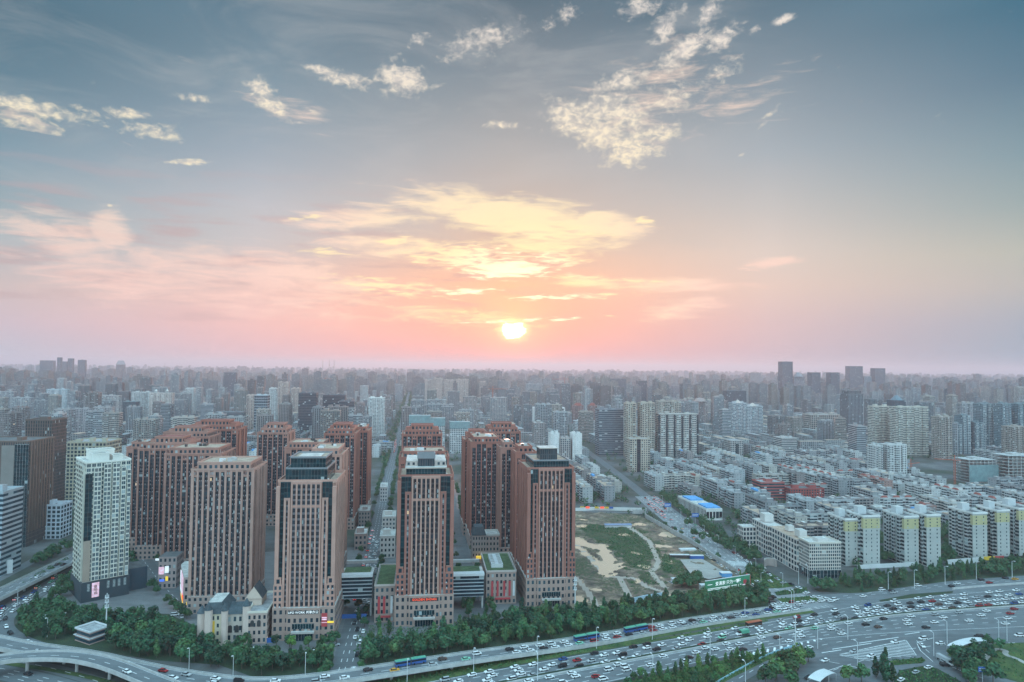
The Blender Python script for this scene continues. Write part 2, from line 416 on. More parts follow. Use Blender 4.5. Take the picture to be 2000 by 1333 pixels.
plain('dark_metal', (0.04, 0.045, 0.05), rough=0.4, var=0.1)
plain('rail_blue', (0.30, 0.52, 0.62), rough=0.5, var=0.1); plain('shed_roof', (.22, .27, .40), var=.1)
plain('crane_red', (0.42, 0.10, 0.05), rough=0.5, var=0.1)

# ------------------------------------------------------------------ mesh helpers
class MB:
    """collects faces, each with its material and UVs in window cells; build() links them as ONE mesh object"""
    def __init__(self):
        self.v = []; self.f = []; self.uv = []; self.mi = []; self.mats = []; self.colr = []
        self.paint = None
    def slot(self, m):
        if m not in self.mats: self.mats.append(m)
        return self.mats.index(m)
    def face(self, pts, m, uv=None):
        i = len(self.v)
        self.v += [tuple(p) for p in pts]
        self.f.append(tuple(range(i, i + len(pts))))
        self.mi.append(self.slot(m))
        self.uv += uv if uv else [(0.0, 0.0)] * len(pts)
        if self.paint: self.colr += [self.paint] * len(pts)
        elif self.colr: self.colr += [(1, 1, 1, 1)] * len(pts)
    def prism(self, poly, z0, z1, m, top='roof_grey', cw=3.3, ch=3.0, base=False):
        n = len(poly)
        rows = max(1, round((z1 - z0) / ch))
        ms = m if isinstance(m, (list, tuple)) else [m] * n
        for i in range(n):
            a, b = poly[i], poly[(i + 1) % n]
            L = math.hypot(b[0] - a[0], b[1] - a[1])
            k = max(1, round(L / cw)); o = i * 37
            self.face([(a[0], a[1], z0), (b[0], b[1], z0), (b[0], b[1], z1), (a[0], a[1], z1)], ms[i], [(o, 0), (o + k, 0), (o + k, rows), (o, rows)])
        if top: self.face([(p[0], p[1], z1) for p in poly], top)
        if base: self.face([(p[0], p[1], z0) for p in reversed(poly)], top or ms[0])
    def box(self, x0, x1, y0, y1, z0, z1, m, top=None, cw=3.3, ch=3.0, base=True):
        if isinstance(m, (list, tuple)): t = top or m[0]
        else: t = top or m
        self.prism([(x0, y0), (x1, y0), (x1, y1), (x0, y1)], z0, z1, m, t, cw, ch, base)
    def rim(self, x0, x1, y0, y1, z0, z1, t, m):      # a parapet: four walls butted end to end
        self.box(x0, x1, y0, y0 + t, z0, z1, m); self.box(x0, x1, y1 - t, y1, z0, z1, m)
        self.box(x0, x0 + t, y0 + t, y1 - t, z0, z1, m); self.box(x1 - t, x1, y0 + t, y1 - t, z0, z1, m)
    def bar(self, a, b, r, m, r2=None, n=6):
        a, b = Vector(a), Vector(b); d = (b - a)
        q = d.to_track_quat('Z', 'Y'); r2 = r if r2 is None else r2
        ra = [a + q @ Vector((r * math.cos(2 * math.pi * k / n), r * math.sin(2 * math.pi * k / n), 0)) for k in range(n)]
        rb = [b + q @ Vector((r2 * math.cos(2 * math.pi * k / n), r2 * math.sin(2 * math.pi * k / n), 0)) for k in range(n)]
        for k in range(n): self.face([ra[k], ra[(k + 1) % n], rb[(k + 1) % n], rb[k]], m)
        self.face(rb, m); self.face(ra[::-1], m)
    def mesh(self, name):
        me = bpy.data.meshes.new(name)
        me.from_pydata(self.v, [], self.f)
        for m in self.mats: me.materials.append(MATS[m])
        me.polygons.foreach_set('material_index', self.mi)
        uvl = me.uv_layers.new(name='UVMap')
        uvl.data.foreach_set('uv', [c for p in self.uv for c in p])
        if self.colr:
            ca_ = me.color_attributes.new('wall_paint', 'FLOAT_COLOR', 'CORNER')
            ca_.data.foreach_set('color', [c for p in self.colr for c in p])
        me.update()
        return me
    def build(self, name, parent=None, color=None, label=None, loc=None, rotz=0.0):
        o = bpy.data.objects.new(name, self.mesh(name)); col.objects.link(o)
        if parent: o.parent = parent
        if color: o.color = (*color, 1)
        if label: o['label'] = label
        if loc is not None: o.location = loc
        o.rotation_euler.z = rotz
        return o

def tag(o, label=None, cat=None, group=None, kind=None):
    if label: o['label'] = label
    if cat: o['category'] = cat
    if group: o['group'] = group
    if kind: o['kind'] = kind
    return o
def thing(name, label, cat, loc=(0, 0, 0), rotz=0.0, group=None):
    o = bpy.data.objects.new(name, None); col.objects.link(o)
    o.empty_display_size = 1.0
    o.location = loc; o.rotation_euler = (0, 0, rotz)
    return tag(o, label, cat, group)
def kids(o): return [c for c in o.children]
def link_copy(o, parent=None):
    c = o.copy(); col.objects.link(c)
    if parent: c.parent = parent
    return c
def copy_tree(root, children, loc, rotz, label=None, group=None, sc=None):
    r = link_copy(root); r.location = loc; r.rotation_euler = (0, 0, rotz)
    if sc: r.scale = sc
    if label: r['label'] = label
    if group: r['group'] = group
    out = [r]
    for ch in children: out.append(link_copy(ch, r))
    return out

ORD = ['first', 'second', 'third', 'fourth', 'fifth', 'sixth', 'seventh', 'eighth', 'ninth', 'tenth', 'eleventh', 'twelfth']
def nth(i):
    if i < 12: return ORD[i]
    k = i + 1
    return str(k) + ('th' if 10 < k % 100 < 14 else {1: 'st', 2: 'nd', 3: 'rd'}.get(k % 10, 'th'))
QUEUE = {}
def later(o, base):               # things alike in look: told apart at the end by their place from left to right
    QUEUE.setdefault(base, []).append(o)
def finish_labels():
    bpy.context.view_layer.update()
    for base, obs in QUEUE.items():
        if len(obs) == 1: obs[0]['label'] = base; continue
        obs.sort(key=lambda o: proj(o.matrix_world.translation)[0])
        n = len(obs)
        for i, o in enumerate(obs):
            if i == 0: w = 'leftmost'
            elif i == n - 1: w = 'rightmost'
            elif i < n / 2: w = nth(i) + ' from left'
            else: w = nth(n - 1 - i) + ' from right'
            o['label'] = base + ', ' + w

GY = R(7.5)                       # the streets run 7.5 degrees left of straight ahead
GA = Vector((math.cos(GY), math.sin(GY), 0)); GB = Vector((-math.sin(GY), math.cos(GY), 0))
def inpoly(p, poly):
    x, y = p[0], p[1]; c = False
    for i in range(len(poly)):
        a, b = poly[i], poly[i - 1]
        if (a[1] > y) != (b[1] > y) and x < (b[0] - a[0]) * (y - a[1]) / (b[1] - a[1]) + a[0]: c = not c
    return c
def gp(pts, z=0.0): return [G(x, y, z) for x, y in pts]
BLOCKED = []                      # footprints already taken: (centre x, centre y, radius)
KEEP = []                         # polygons of the ground to keep free
STRIPS = []                       # roads: (points, half width)
def near_strip(p, extra=0.0):
    for pts, hw in STRIPS:
        for a, b in zip(pts, pts[1:]):
            ab = b - a; t = max(0.0, min(1.0, ((p[0] - a[0]) * ab.x + (p[1] - a[1]) * ab.y) / max(1e-6, ab.x ** 2 + ab.y ** 2)))
            if math.hypot(p[0] - a[0] - ab.x * t, p[1] - a[1] - ab.y * t) < hw + extra: return True
    return False
def free(p, r, strips=True):
    for (x, y, q) in BLOCKED:
        if (p[0] - x) ** 2 + (p[1] - y) ** 2 < (r + q) ** 2: return False
    for poly in KEEP:
        if inpoly(p, poly): return False
    return not (strips and near_strip(p, r))

# ------------------------------------------------------------------ ground, roads
from mathutils import noise as mnoise
def structure(o): o['kind'] = 'structure'; return o
def stuff(o): o['kind'] = 'stuff'; return o

def ground_mat():
    m, T, b = new_mat('city_ground')
    co = T.node('ShaderNodeTexCoord').outputs['Object']
    n = T.noise(co, 0.011, 8, 0.62); n2 = T.noise(co, 0.09, 5, 0.6)
    c = T.ramp(n, [(0.36, (0.030, 0.050, 0.030)), (0.47, (0.060, 0.068, 0.058)), (0.56, (0.10, 0.105, 0.11)), (0.70, (0.16, 0.155, 0.15))])
    f = T.smooth(n2, 0.3, 0.7, 0.75, 1.2, 'LINEAR')
    T.l.new(T.mix(1.0, c, T.combine(f, f, f), 'MULTIPLY'), b.inputs['Base Color'])
    b.inputs['Roughness'].default_value = 0.95
ground_mat()
def asphalt_mat(name, c):
    m, T, b = new_mat(name)
    co = T.node('ShaderNodeTexCoord').outputs['Object']
    n = T.noise(co, 0.12, 6, 0.65); n2 = T.noise(T.mapping(co, rot=(0, 0, R(-18)), sc=(0.03, 0.5, 1)), 1.0, 3, 0.5)
    f = T.math('MULTIPLY', T.smooth(n, 0.3, 0.7, 0.82, 1.15, 'LINEAR'), T.smooth(n2, 0.3, 0.7, 0.85, 1.12, 'LINEAR'))
    T.l.new(T.mix(1.0, c, T.combine(f, f, f), 'MULTIPLY'), b.inputs['Base Color'])
    b.inputs['Roughness'].default_value = 0.7
asphalt_mat('asphalt', (0.135, 0.150, 0.162)); asphalt_mat('asphalt_pale', (0.22, 0.23, 0.24)); asphalt_mat('asphalt_side', (0.115, 0.128, 0.138)); asphalt_mat('paving', (0.155, 0.16, 0.165)); asphalt_mat('paving_pale', (0.34, 0.33, 0.31))
def grass_mat(name, a, b_):
    m, T, b = new_mat(name)
    co = T.node('ShaderNodeTexCoord').outputs['Object']
    n = T.noise(co, 0.10, 6, 0.7); n2 = T.noise(co, 1.1, 3, 0.6)
    f = T.smooth(n2, 0.25, 0.75, 0.6, 1.3, 'LINEAR')
    T.l.new(T.mix(1.0, T.mix(T.smooth(n, 0.35, 0.65), a, b_), T.combine(f, f, f), 'MULTIPLY'), b.inputs['Base Color'])
    b.inputs['Roughness'].default_value = 1.0
    bp = T.node('ShaderNodeBump'); bp.inputs['Distance'].default_value = 0.6; T.l.new(n2, bp.inputs['Height']); T.l.new(bp.outputs[0], b.inputs['Normal'])
grass_mat('grass', (0.035, 0.075, 0.028), (0.085, 0.13, 0.035)); grass_mat('grass_dark', (0.020, 0.042, 0.024), (0.034, 0.062, 0.028))
plain('marking', (0.72, 0.74, 0.75), var=0.2, scale=0.7)

def sheet(name, pts, z, mat, kind='structure'):
    mb = MB(); mb.face([(p[0], p[1], z) for p in pts], mat)
    o = mb.build(name); o['kind'] = kind
    me = o.data
    if me.polygons and me.polygons[0].normal.z < 0: me.flip_normals()
    return o
def offset_line(pts, d):           # parallel line d metres to the left (level ground)
    out = []
    for i, p in enumerate(pts):
        a = pts[max(0, i - 1)]; b = pts[min(len(pts) - 1, i + 1)]
        t = Vector((b[0] - a[0], b[1] - a[1], 0)).normalized()
        out.append(Vector((p[0] - t.y * d, p[1] + t.x * d, p[2])))
    return out
def resample(pts, step):
    out = [Vector(pts[0])]
    for a, b in zip(pts, pts[1:]):
        a, b = Vector(a), Vector(b); n = max(1, int((b - a).length / step))
        for k in range(1, n + 1): out.append(a.lerp(b, k / n))
    return out
def smooth_line(pts, n=3):         # corner cutting
    for _ in range(n):
        q = [pts[0]]
        for a, b in zip(pts, pts[1:]):
            q += [a.lerp(b, .25), a.lerp(b, .75)]
        pts = q + [pts[-1]]
    return pts
def ribbon(mb, pts, o0, o1, mat, z=0.0, skirt=None):
    a, b = offset_line(pts, o0), offset_line(pts, o1)
    up = Vector((0, 0, z))
    for i in range(len(pts) - 1):
        q = [a[i] + up, a[i + 1] + up, b[i + 1] + up, b[i] + up]
        if (q[1] - q[0]).cross(q[2] - q[0]).z < 0: q.reverse()
        mb.face(q, mat)
def wall_line(mb, pts, off, t, z0, z1, mat):      # an upright band along a line, from z0 to z1 above it
    a, b = offset_line(pts, off - t / 2), offset_line(pts, off + t / 2)
    lo, hi = Vector((0, 0, z0)), Vector((0, 0, z1))
    for i in range(len(pts) - 1):
        mb.face([a[i] + hi, a[i + 1] + hi, b[i + 1] + hi, b[i] + hi], mat)
        mb.face([a[i + 1] + lo, a[i] + lo, a[i] + hi, a[i + 1] + hi][::-1], mat)
        mb.face([b[i] + lo, b[i + 1] + lo, b[i + 1] + hi, b[i] + hi][::-1], mat)
        mb.face([a[i] + lo, a[i + 1] + lo, b[i + 1] + lo, b[i] + lo], mat)
    for k in (0, -1): mb.face([a[k] + lo, b[k] + lo, b[k] + hi, a[k] + hi], mat)
def dashes(mb, pts, off, length, gap, w, mat, z):
    line = resample(offset_line(pts, off), 1.0); acc = 0.0; i = 0
    while i < len(line) - 1:
        j = min(len(line) - 1, i + int(length))
        ribbon(mb, [line[i], line[j]], -w / 2, w / 2, mat, z)
        i = j + int(gap)

mb = MB()
ring = [(42000 * math.cos(2 * math.pi * k / 72), 42000 * math.sin(2 * math.pi * k / 72), 0) for k in range(72)]
mb.face(ring, 'city_ground')
structure(mb.build('ground'))

# the jammed main road: two carriageways between three traced edges
RU = smooth_line(gp([(640, 1372), (760, 1345), (860, 1328), (1000, 1303), (1250, 1259), (1500, 1216), (1720, 1174), (1860, 1160), (2030, 1147)]), 2)
RM = smooth_line(gp([(820, 1372), (960, 1341), (1270, 1284), (1500, 1241), (1700, 1208), (1812, 1197), (2030, 1182)]), 2)
RL = smooth_line(gp([(1010, 1372), (1220, 1327), (1350, 1298), (1437, 1280), (1500, 1266), (1620, 1246), (1805, 1235), (1860, 1233), (2030, 1226)]), 2)
def at_frac(line, t):
    L = [0.0]
    for a, b in zip(line, line[1:]): L.append(L[-1] + (b - a).length)
    s = t * L[-1]
    for i in range(len(line) - 1):
        if s <= L[i + 1] or i == len(line) - 2:
            k = (s - L[i]) / max(1e-6, L[i + 1] - L[i]); return line[i].lerp(line[i + 1], k)
def between(A, B, f, n=60): return [at_frac(A, i / n).lerp(at_frac(B, i / n), f) for i in range(n + 1)]
def band(A, B, name, mat, z):
    mb = MB(); n = 80
    for i in range(n):
        mb.face([at_frac(A, i / n) + Vector((0, 0, z)), at_frac(B, i / n) + Vector((0, 0, z)), at_frac(B, (i + 1) / n) + Vector((0, 0, z)), at_frac(A, (i + 1) / n) + Vector((0, 0, z))], mat)
    return structure(mb.build(name))
band(RU, RL, 'main_road', 'asphalt', 0.06)
KEEP.append([tuple(p[:2]) for p in RU] + [tuple(p[:2]) for p in reversed(RL)])
mk = MB()
for f in (0.27, 0.50, 0.73): dashes(mk, between(RU, RM, f), 0, 4, 6, 0.35, 'marking', 0.11)
for f in (0.26, 0.48, 0.70): dashes(mk, between(RM, RL, f), 0, 4, 6, 0.35, 'marking', 0.11)
for A, B, f in ((RU, RM, .05), (RU, RM, .955), (RM, RL, .06), (RM, RL, .94)): ribbon(mk, between(A, B, f), -.14, .14, 'marking', 0.11)
# median: a hedge between two low concrete kerbs
med = between(RM, RM, 0)
h = MB(); wall_line(h, med, 0, 0.5, 0.06, 0.95, 'concrete')
tag(h.build('median_barrier'), 'long pale concrete barrier dividing the two carriageways of the jammed main road', 'barrier')
h = MB(); wall_line(h, resample(offset_line(med, 1.25), 3), 0, 1.3, 0.07, 1.0, 'grass_dark')
stuff(h.build('median_hedge'))
# frontage road on a low viaduct that comes down to the ground on the right
FN = [(-70, 1228, 5), (0, 1245, 5), (68, 1259, 5), (136, 1268, 5), (204, 1279, 5), (272, 1295, 5), (340, 1309, 5), (430, 1323, 5), (500, 1329, 5), (585, 1325, 5), (712, 1307, 5), (837, 1288, 4.6), (937, 1273, 3.8), (1000, 1265, 3), (1137, 1247, 1.2), (1325, 1213, .5), (1500, 1189, .3), (1560, 1181, .3)]
FNW = smooth_line([G(x, y, z) for x, y, z in FN], 2)
FC = offset_line(FNW, -5.6)
def viaduct(label, centre, hw, pier_step, lanes, z_piers=2.2, rail=True, pier_side=0.0):
    t = thing('viaduct', label, 'viaduct', (0, 0, 0))
    d = MB()
    c = centre
    ribbon(d, c, -hw, hw, 'asphalt')
    lo = Vector((0, 0, -1.3))
    for s in (-hw - .0, hw + .0):
        e = offset_line(c, s)
        for i in range(len(e) - 1):
            q = [e[i] + lo, e[i + 1] + lo, e[i + 1], e[i]]
            d.face(q if s < 0 else q[::-1], 'concrete')
    a, b = offset_line(c, -hw * .6), offset_line(c, hw * .6)
    ea, eb = offset_line(c, -hw), offset_line(c, hw)
    for i in range(len(c) - 1): d.face([ea[i] + lo, eb[i] + lo, eb[i + 1] + lo, ea[i + 1] + lo], 'concrete')
    d.build('deck', t)
    for s in (-1, 1):
        p = MB(); wall_line(p, c, s * (hw + .16), 0.32, -1.0, 1.0, 'concrete')
        po = p.build('parapet', t)
        if rail:
            r_ = MB(); wall_line(r_, c, s * (hw + .16), 0.08, 1.35, 1.5, 'white_metal')
            for q in resample(offset_line(c, s * (hw + .16)), 5.0): r_.bar(q + Vector((0, 0, .95)), q + Vector((0, 0, 1.45)), .06, 'white_metal', n=4)
            r_.build('railing', po)
    for o_ in lanes: dashes(mk, c, o_, 4, 6, 0.3, 'marking', 0.05)
    for s in (-1, 1): ribbon(mk, c, s * (hw - .5) - .1, s * (hw - .5) + .1, 'marking', 0.05)
    acc = 0.0
    for i in range(1, len(c)):
        acc += (c[i] - c[i - 1]).length
        if acc > pier_step and c[i].z > z_piers:
            acc = 0.0
            tt = (c[i] - c[i - 1]).normalized(); n = Vector((-tt.y, tt.x, 0))
            q = MB(); x = c[i] + n * pier_side
            q.bar((x.x, x.y, 0), (x.x, x.y, c[i].z - 2.0), .8, 'concrete', n=8)
            a_, b_ = x - n * hw * .55, x + n * hw * .55
            q.bar((x.x, x.y, c[i].z - 2.3), (x.x, x.y, c[i].z - 1.31), .8, 'concrete', 1.9, 8)
            q.build('pier', t)
    return t
viaduct('long low viaduct carrying the frontage road, pale parapets, lying along the dark tree belt', resample(FC, 6), 5.4, 26, (0,), 2.6)
STRIPS.append((FC, 9))
RC = smooth_line([G(x, y, 7.5) for x, y in [(-60, 1300), (0, 1288), (42, 1282), (119, 1280), (170, 1285), (221, 1298), (280, 1322), (340, 1346), (420, 1385)]], 2)
viaduct('curved grey ramp on round concrete piers, rising over the lower left roads', resample(RC, 5), 4.6, 22, (0,), 2.2, rail=False)
EL = [G(x, y, 6.0) for x, y in [(-110, 1215), (0, 1161), (70, 1127), (145, 1091), (215, 1058), (300, 1020)]]
viaduct('straight elevated road running away beside the white tower, shaded underneath', resample(EL, 10), 6.4, 30, (-2.2, 2.2), 2.2)
STRIPS.append((EL, 24))
def road(name, px, w, z=0.05, mat='asphalt_side', lanes=(0,), mark=True, strip=True):
    c = smooth_line(gp(px), 2)
    b = MB(); ribbon(b, c, -w / 2, w / 2, mat, z)
    structure(b.build(name))
    if strip: STRIPS.append((c, w / 2 + 1.5))
    if mark:
        for o_ in lanes: dashes(mk, c, o_, 4, 6, 0.3, 'marking', z + .05)
    return c
C_LEFT = road('left_road', [(-90, 1262), (-30, 1222), (30, 1182), (85, 1150), (130, 1124), (200, 1085), (290, 1045)], 15, 0.05, lanes=(-3, 0, 3))
C_BEND = road('bend_road', [(60, 1165), (18, 1198), (5, 1222), (28, 1246), (90, 1268), (150, 1285)], 9, 0.09, mark=False)
C_FAR = road('outer_left_road', [(-60, 1160), (10, 1125), (60, 1098), (130, 1063), (200, 1030)], 9, 0.05, mark=False)
C_LOW = road('lower_left_road', [(-80, 1300), (0, 1312), (80, 1330), (160, 1352), (240, 1385)], 13, 0.05, lanes=(-3, 0, 3), strip=False)
C_LOW2 = road('lower_left_slip', [(-60, 1282), (60, 1296), (150, 1318), (250, 1352)], 8, 0.09, strip=False)
C_MID = road('market_street', [(668, 1330), (690, 1245), (706, 1180), (722, 1110), (737, 1040), (752, 960), (768, 895), (783, 838), (794, 790), (801, 755), (806, 738)], 15, 0.05, lanes=(-3, 0, 3))
C_RIGHT3 = road('back_street', [(940, 1200), (922, 1135), (905, 1085), (896, 1040), (889, 1000), (882, 955), (876, 920)], 10, 0.05, mark=False)
C_WEST = road('plaza_street', [(395, 1205), (345, 1172), (310, 1135), (288, 1105), (262, 1072)], 12, 0.05, lanes=(0,))
road('north_street', [(1282, 987), (1225, 940), (1175, 902), (1120, 862), (1060, 822)], 13, 0.045, mark=False)
C_NORTH = road('north_avenue', [(1600, 1190), (1530, 1160), (1440, 1108), (1365, 1052), (1306, 1006), (1262, 970)], 28, 0.05, mat='asphalt_pale', lanes=(-9, -5.5, 5.5, 9, 0.6, -0.6))
C_CROSS = road('service_road', [(1130, 998), (1200, 1001), (1262, 1002), (1320, 1000)], 9, 0.08, mark=False)
C_EXIT = road('exit_ramp', [(1400, 1352), (1440, 1327), (1510, 1288), (1580, 1266), (1660, 1250), (1740, 1240)], 7, 0.10, lanes=(0,))
C_LOCAL = road('local_road', [(2040, 1250), (1900, 1252), (1800, 1256), (1700, 1276), (1600, 1308), (1500, 1352)], 20, 0.075, lanes=(4,))
C_SLIP = road('slip_road', [(1790, 1252), (1825, 1285), (1870, 1310), (1960, 1338), (2040, 1368)], 9, 0.10, lanes=(0,))
C_PARK = road('parking_lane', [(1740, 1345), (1790, 1312), (1835, 1300), (1880, 1306)], 8, 0.095, mark=False)
# hatched areas and arrows at the junction
def hatch(poly, direction, pitch, w, z=0.16):
    pts = gp(poly); dv = (G(*direction[1]) - G(*direction[0])).normalized(); nv = Vector((-dv.y, dv.x, 0))
    vals = [p.dot(nv) for p in pts]; s = min(vals) + pitch / 2
    while s < max(vals):
        hits = []
        for a, b in zip(pts, pts[1:] + pts[:1]):
            da, db = a.dot(nv) - s, b.dot(nv) - s
            if da * db < 0: hits.append((a.lerp(b, da / (da - db))).dot(dv))
        hits.sort()
        for t0, t1 in zip(hits[::2], hits[1::2]):
            a, b = nv * s + dv * t0, nv * s + dv * t1
            if (b - a).length > .6: mk.face([a - nv * w / 2 + Vector((0, 0, z)), b - nv * w / 2 + Vector((0, 0, z)), b + nv * w / 2 + Vector((0, 0, z)), a + nv * w / 2 + Vector((0, 0, z))], 'marking')
        s += pitch
hatch([(1640, 1279), (1768, 1251), (1785, 1276), (1790, 1282), (1735, 1286), (1700, 1290), (1650, 1283)], ((1640, 1270), (1790, 1283)), 2.3, .6)
hatch([(1598, 1275), (1700, 1252), (1806, 1233), (1780, 1240), (1690, 1260), (1612, 1277)], ((1640, 1268), (1680, 1262)), 2.3, .6)
hatch([(1440, 1281), (1520, 1264), (1622, 1245), (1560, 1262), (1505, 1274), (1446, 1284)], ((1500, 1278), (1503, 1262)), 3.4, 1.2)
hatch([(1400, 1096), (1455, 1098), (1462, 1106), (1410, 1106)], ((1400, 1098), (1460, 1100)), 2.4, 1.1)
def dash_px(a, b, w=.35):
    p, q = G(*a), G(*b); ribbon(mk, [p, q], -w / 2, w / 2, 'marking', .17)
for a, b in (((1770, 1252), (1790, 1281)), ((1791, 1256), (1822, 1247)), ((1791, 1258), (1798, 1272)), ((1798, 1272), (1822, 1293)), ((1640, 1279), (1768, 1251)), ((1640, 1281), (1700, 1292)), ((1500, 1312), (1545, 1288)), ((1590, 1320), (1650, 1300)), ((1600, 1290), (1640, 1297)), ((1655, 1300), (1690, 1309))): dash_px(a, b)
for off in (-2.2, 1.2): dashes(mk, smooth_line(gp([(1600, 1172), (1700, 1160), (1850, 1142), (2035, 1129)]), 2), off, 4, 6, .3, 'marking', .12)
structure(mk.build('road_markings'))

# paved fore-courts, lawns and beds
def gsheet(name, px, z, mat, kind='structure'): return sheet(name, gp(px), z, mat, kind)
gsheet('road_junction', [(1490, 1268), (1620, 1244), (1805, 1234), (2035, 1224), (2035, 1256), (1880, 1262), (1850, 1280), (1880, 1296), (1960, 1325), (2035, 1345), (2035, 1380), (1560, 1380), (1480, 1352), (1560, 1290)], 0.045, 'asphalt')
gsheet('side_road', [(1480, 1222), (1490, 1190), (1590, 1162), (1690, 1158), (1850, 1136), (2035, 1122), (2035, 1151), (1860, 1163), (1717, 1178)], 0.045, 'asphalt')
gsheet('plaza_paving', [(250, 1105), (300, 1090), (390, 1090), (560, 1075), (905, 1060), (1010, 1085), (1130, 1180), (1200, 1195), (1010, 1235), (880, 1255), (640, 1290), (560, 1275), (430, 1262), (400, 1240), (200, 1215), (100, 1200), (60, 1180), (110, 1150), (150, 1130)], 0.02, 'paving')
gsheet('lawn', [(20, 1232), (60, 1185), (140, 1192), (330, 1200), (420, 1240), (440, 1300), (300, 1290), (200, 1272), (60, 1254)], 0.035, 'grass_dark', 'stuff')
gsheet('belt_lawn', [(430, 1300), (440, 1262), (560, 1290), (660, 1282), (700, 1262), (900, 1232), (1010, 1200), (1170, 1196), (1350, 1172), (1500, 1158), (1500, 1186), (1325, 1210), (1137, 1244), (937, 1270), (712, 1304), (500, 1325)], 0.04, 'grass_dark', 'stuff')
VG = FC
vb = MB(); ribbon(vb, offset_line(FC, 0), -6, -9.5, 'grass', 0.10)
for q in vb.v: pass
vb.v = [(x, y, 0.12) for x, y, z in vb.v]
stuff(vb.build('verge_grass'))
gsheet('verge_lawn', [(640, 1350), (760, 1327), (900, 1302), (1000, 1288), (1137, 1268), (1250, 1253), (1375, 1233), (1500, 1211), (1500, 1214), (1375, 1238), (1250, 1258), (1137, 1277), (1000, 1300), (860, 1324), (760, 1341), (700, 1360)], 0.09, 'grass', 'stuff')
gsheet('road_island', [(1717, 1173), (1780, 1161), (1862, 1155), (1860, 1159), (1790, 1168), (1720, 1176)], 0.12, 'grass_dark', 'stuff')
gsheet('corner_lawn', [(1440, 1140), (1448, 1122), (1470, 1104), (1510, 1122), (1550, 1146), (1520, 1150), (1470, 1149)], 0.12, 'grass', 'stuff')
gsheet('island_bed', [(1512, 1157), (1575, 1148), (1578, 1158), (1518, 1164)], 0.12, 'grass_dark', 'stuff')
gsheet('island_lawn', [(1516, 1170), (1590, 1164), (1603, 1175), (1535, 1180)], 0.12, 'grass', 'stuff')
gsheet('shrub_bank', [(1190, 1345), (1230, 1331), (1360, 1302), (1437, 1285), (1500, 1276), (1560, 1266), (1500, 1290), (1420, 1330), (1380, 1360), (1160, 1360)], 0.11, 'grass', 'stuff')
gsheet('junction_lawn', [(1735, 1292), (1800, 1285), (1808, 1291), (1800, 1296), (1745, 1300)], 0.13, 'grass', 'stuff')
gsheet('park_lawn', [(1757, 1310), (1800, 1302), (1830, 1306), (1900, 1345), (1960, 1375), (1740, 1375), (1745, 1330)], 0.12, 'grass_dark', 'stuff')
gsheet('east_park', [(1850, 1280), (1880, 1262), (2030, 1254), (2030, 1345), (1960, 1325), (1880, 1296)], 0.12, 'grass', 'stuff')
gsheet('right_belt_lawn', [(1590, 1152), (1660, 1128), (2040, 1092), (2040, 1126), (1840, 1138), (1680, 1160), (1600, 1156)], 0.04, 'grass_dark', 'stuff')
p_ = smooth_line(gp([(2030, 1312), (1985, 1286), (1968, 1282), (1962, 1276), (1966, 1272), (1955, 1269), (1940, 1268), (1922, 1290)]), 2)
pb = MB(); ribbon(pb, p_, -1.4, 1.4, 'paving_pale', 0.16); structure(pb.build('park_path'))

# ------------------------------------------------------------------ the muddy building site
SITE = [tuple(p[:2]) for p in gp([(1085, 1000), (1238, 1006), (1262, 1014), (1350, 1062), (1440, 1122), (1452, 1136), (1352, 1166), (1170, 1191), (1090, 1196)])]
POND = [tuple(p[:2]) for p in smooth_line([G(x, y) for x, y in [(1118, 1050), (1150, 1057), (1162, 1066), (1180, 1066), (1190, 1077), (1202, 1086), (1200, 1098), (1212, 1103), (1222, 1113), (1208, 1126), (1192, 1127), (1175, 1117), (1160, 1104), (1140, 1087), (1118, 1072), (1118, 1060), (1140, 1075), (1158, 1092), (1178, 1099), (1172, 1090), (1152, 1072), (1118, 1058)]], 1)]
PUD = [[tuple(p[:2]) for p in gp(q)] for q in ([(1236, 1134), (1248, 1126), (1254, 1138), (1240, 1142)], [(1138, 1136), (1146, 1133), (1148, 1139)])]
TRACKS = [gp(q) for q in ([(1225, 1030), (1250, 1045), (1268, 1060), (1278, 1080), (1286, 1098), (1280, 1112), (1272, 1118), (1285, 1135), (1300, 1150)], [(1120, 1058), (1150, 1090), (1185, 1127), (1240, 1132), (1265, 1150), (1300, 1160)], [(1210, 1130), (1222, 1150), (1230, 1166)], [(1125, 1130), (1150, 1160), (1165, 1185)])]
GREEN = [[tuple(p[:2]) for p in gp(q)] for q in ([(1130, 1030), (1180, 1025), (1245, 1035), (1275, 1060), (1280, 1090), (1270, 1115), (1225, 1112), (1205, 1080), (1165, 1058), (1135, 1046)], [(1220, 1140), (1268, 1118), (1290, 1145), (1260, 1150)], [(1285, 1085), (1320, 1085), (1345, 1130), (1325, 1140), (1300, 1120)], [(1240, 1170), (1290, 1160), (1300, 1166), (1260, 1174)])]
def dist_line(p, pts):
    best = 1e9
    for a, b in zip(pts, pts[1:]):
        ab = b - a; t = max(0, min(1, ((p[0] - a.x) * ab.x + (p[1] - a.y) * ab.y) / (ab.x ** 2 + ab.y ** 2)))
        best = min(best, math.hypot(p[0] - a.x - ab.x * t, p[1] - a.y - ab.y * t))
    return best
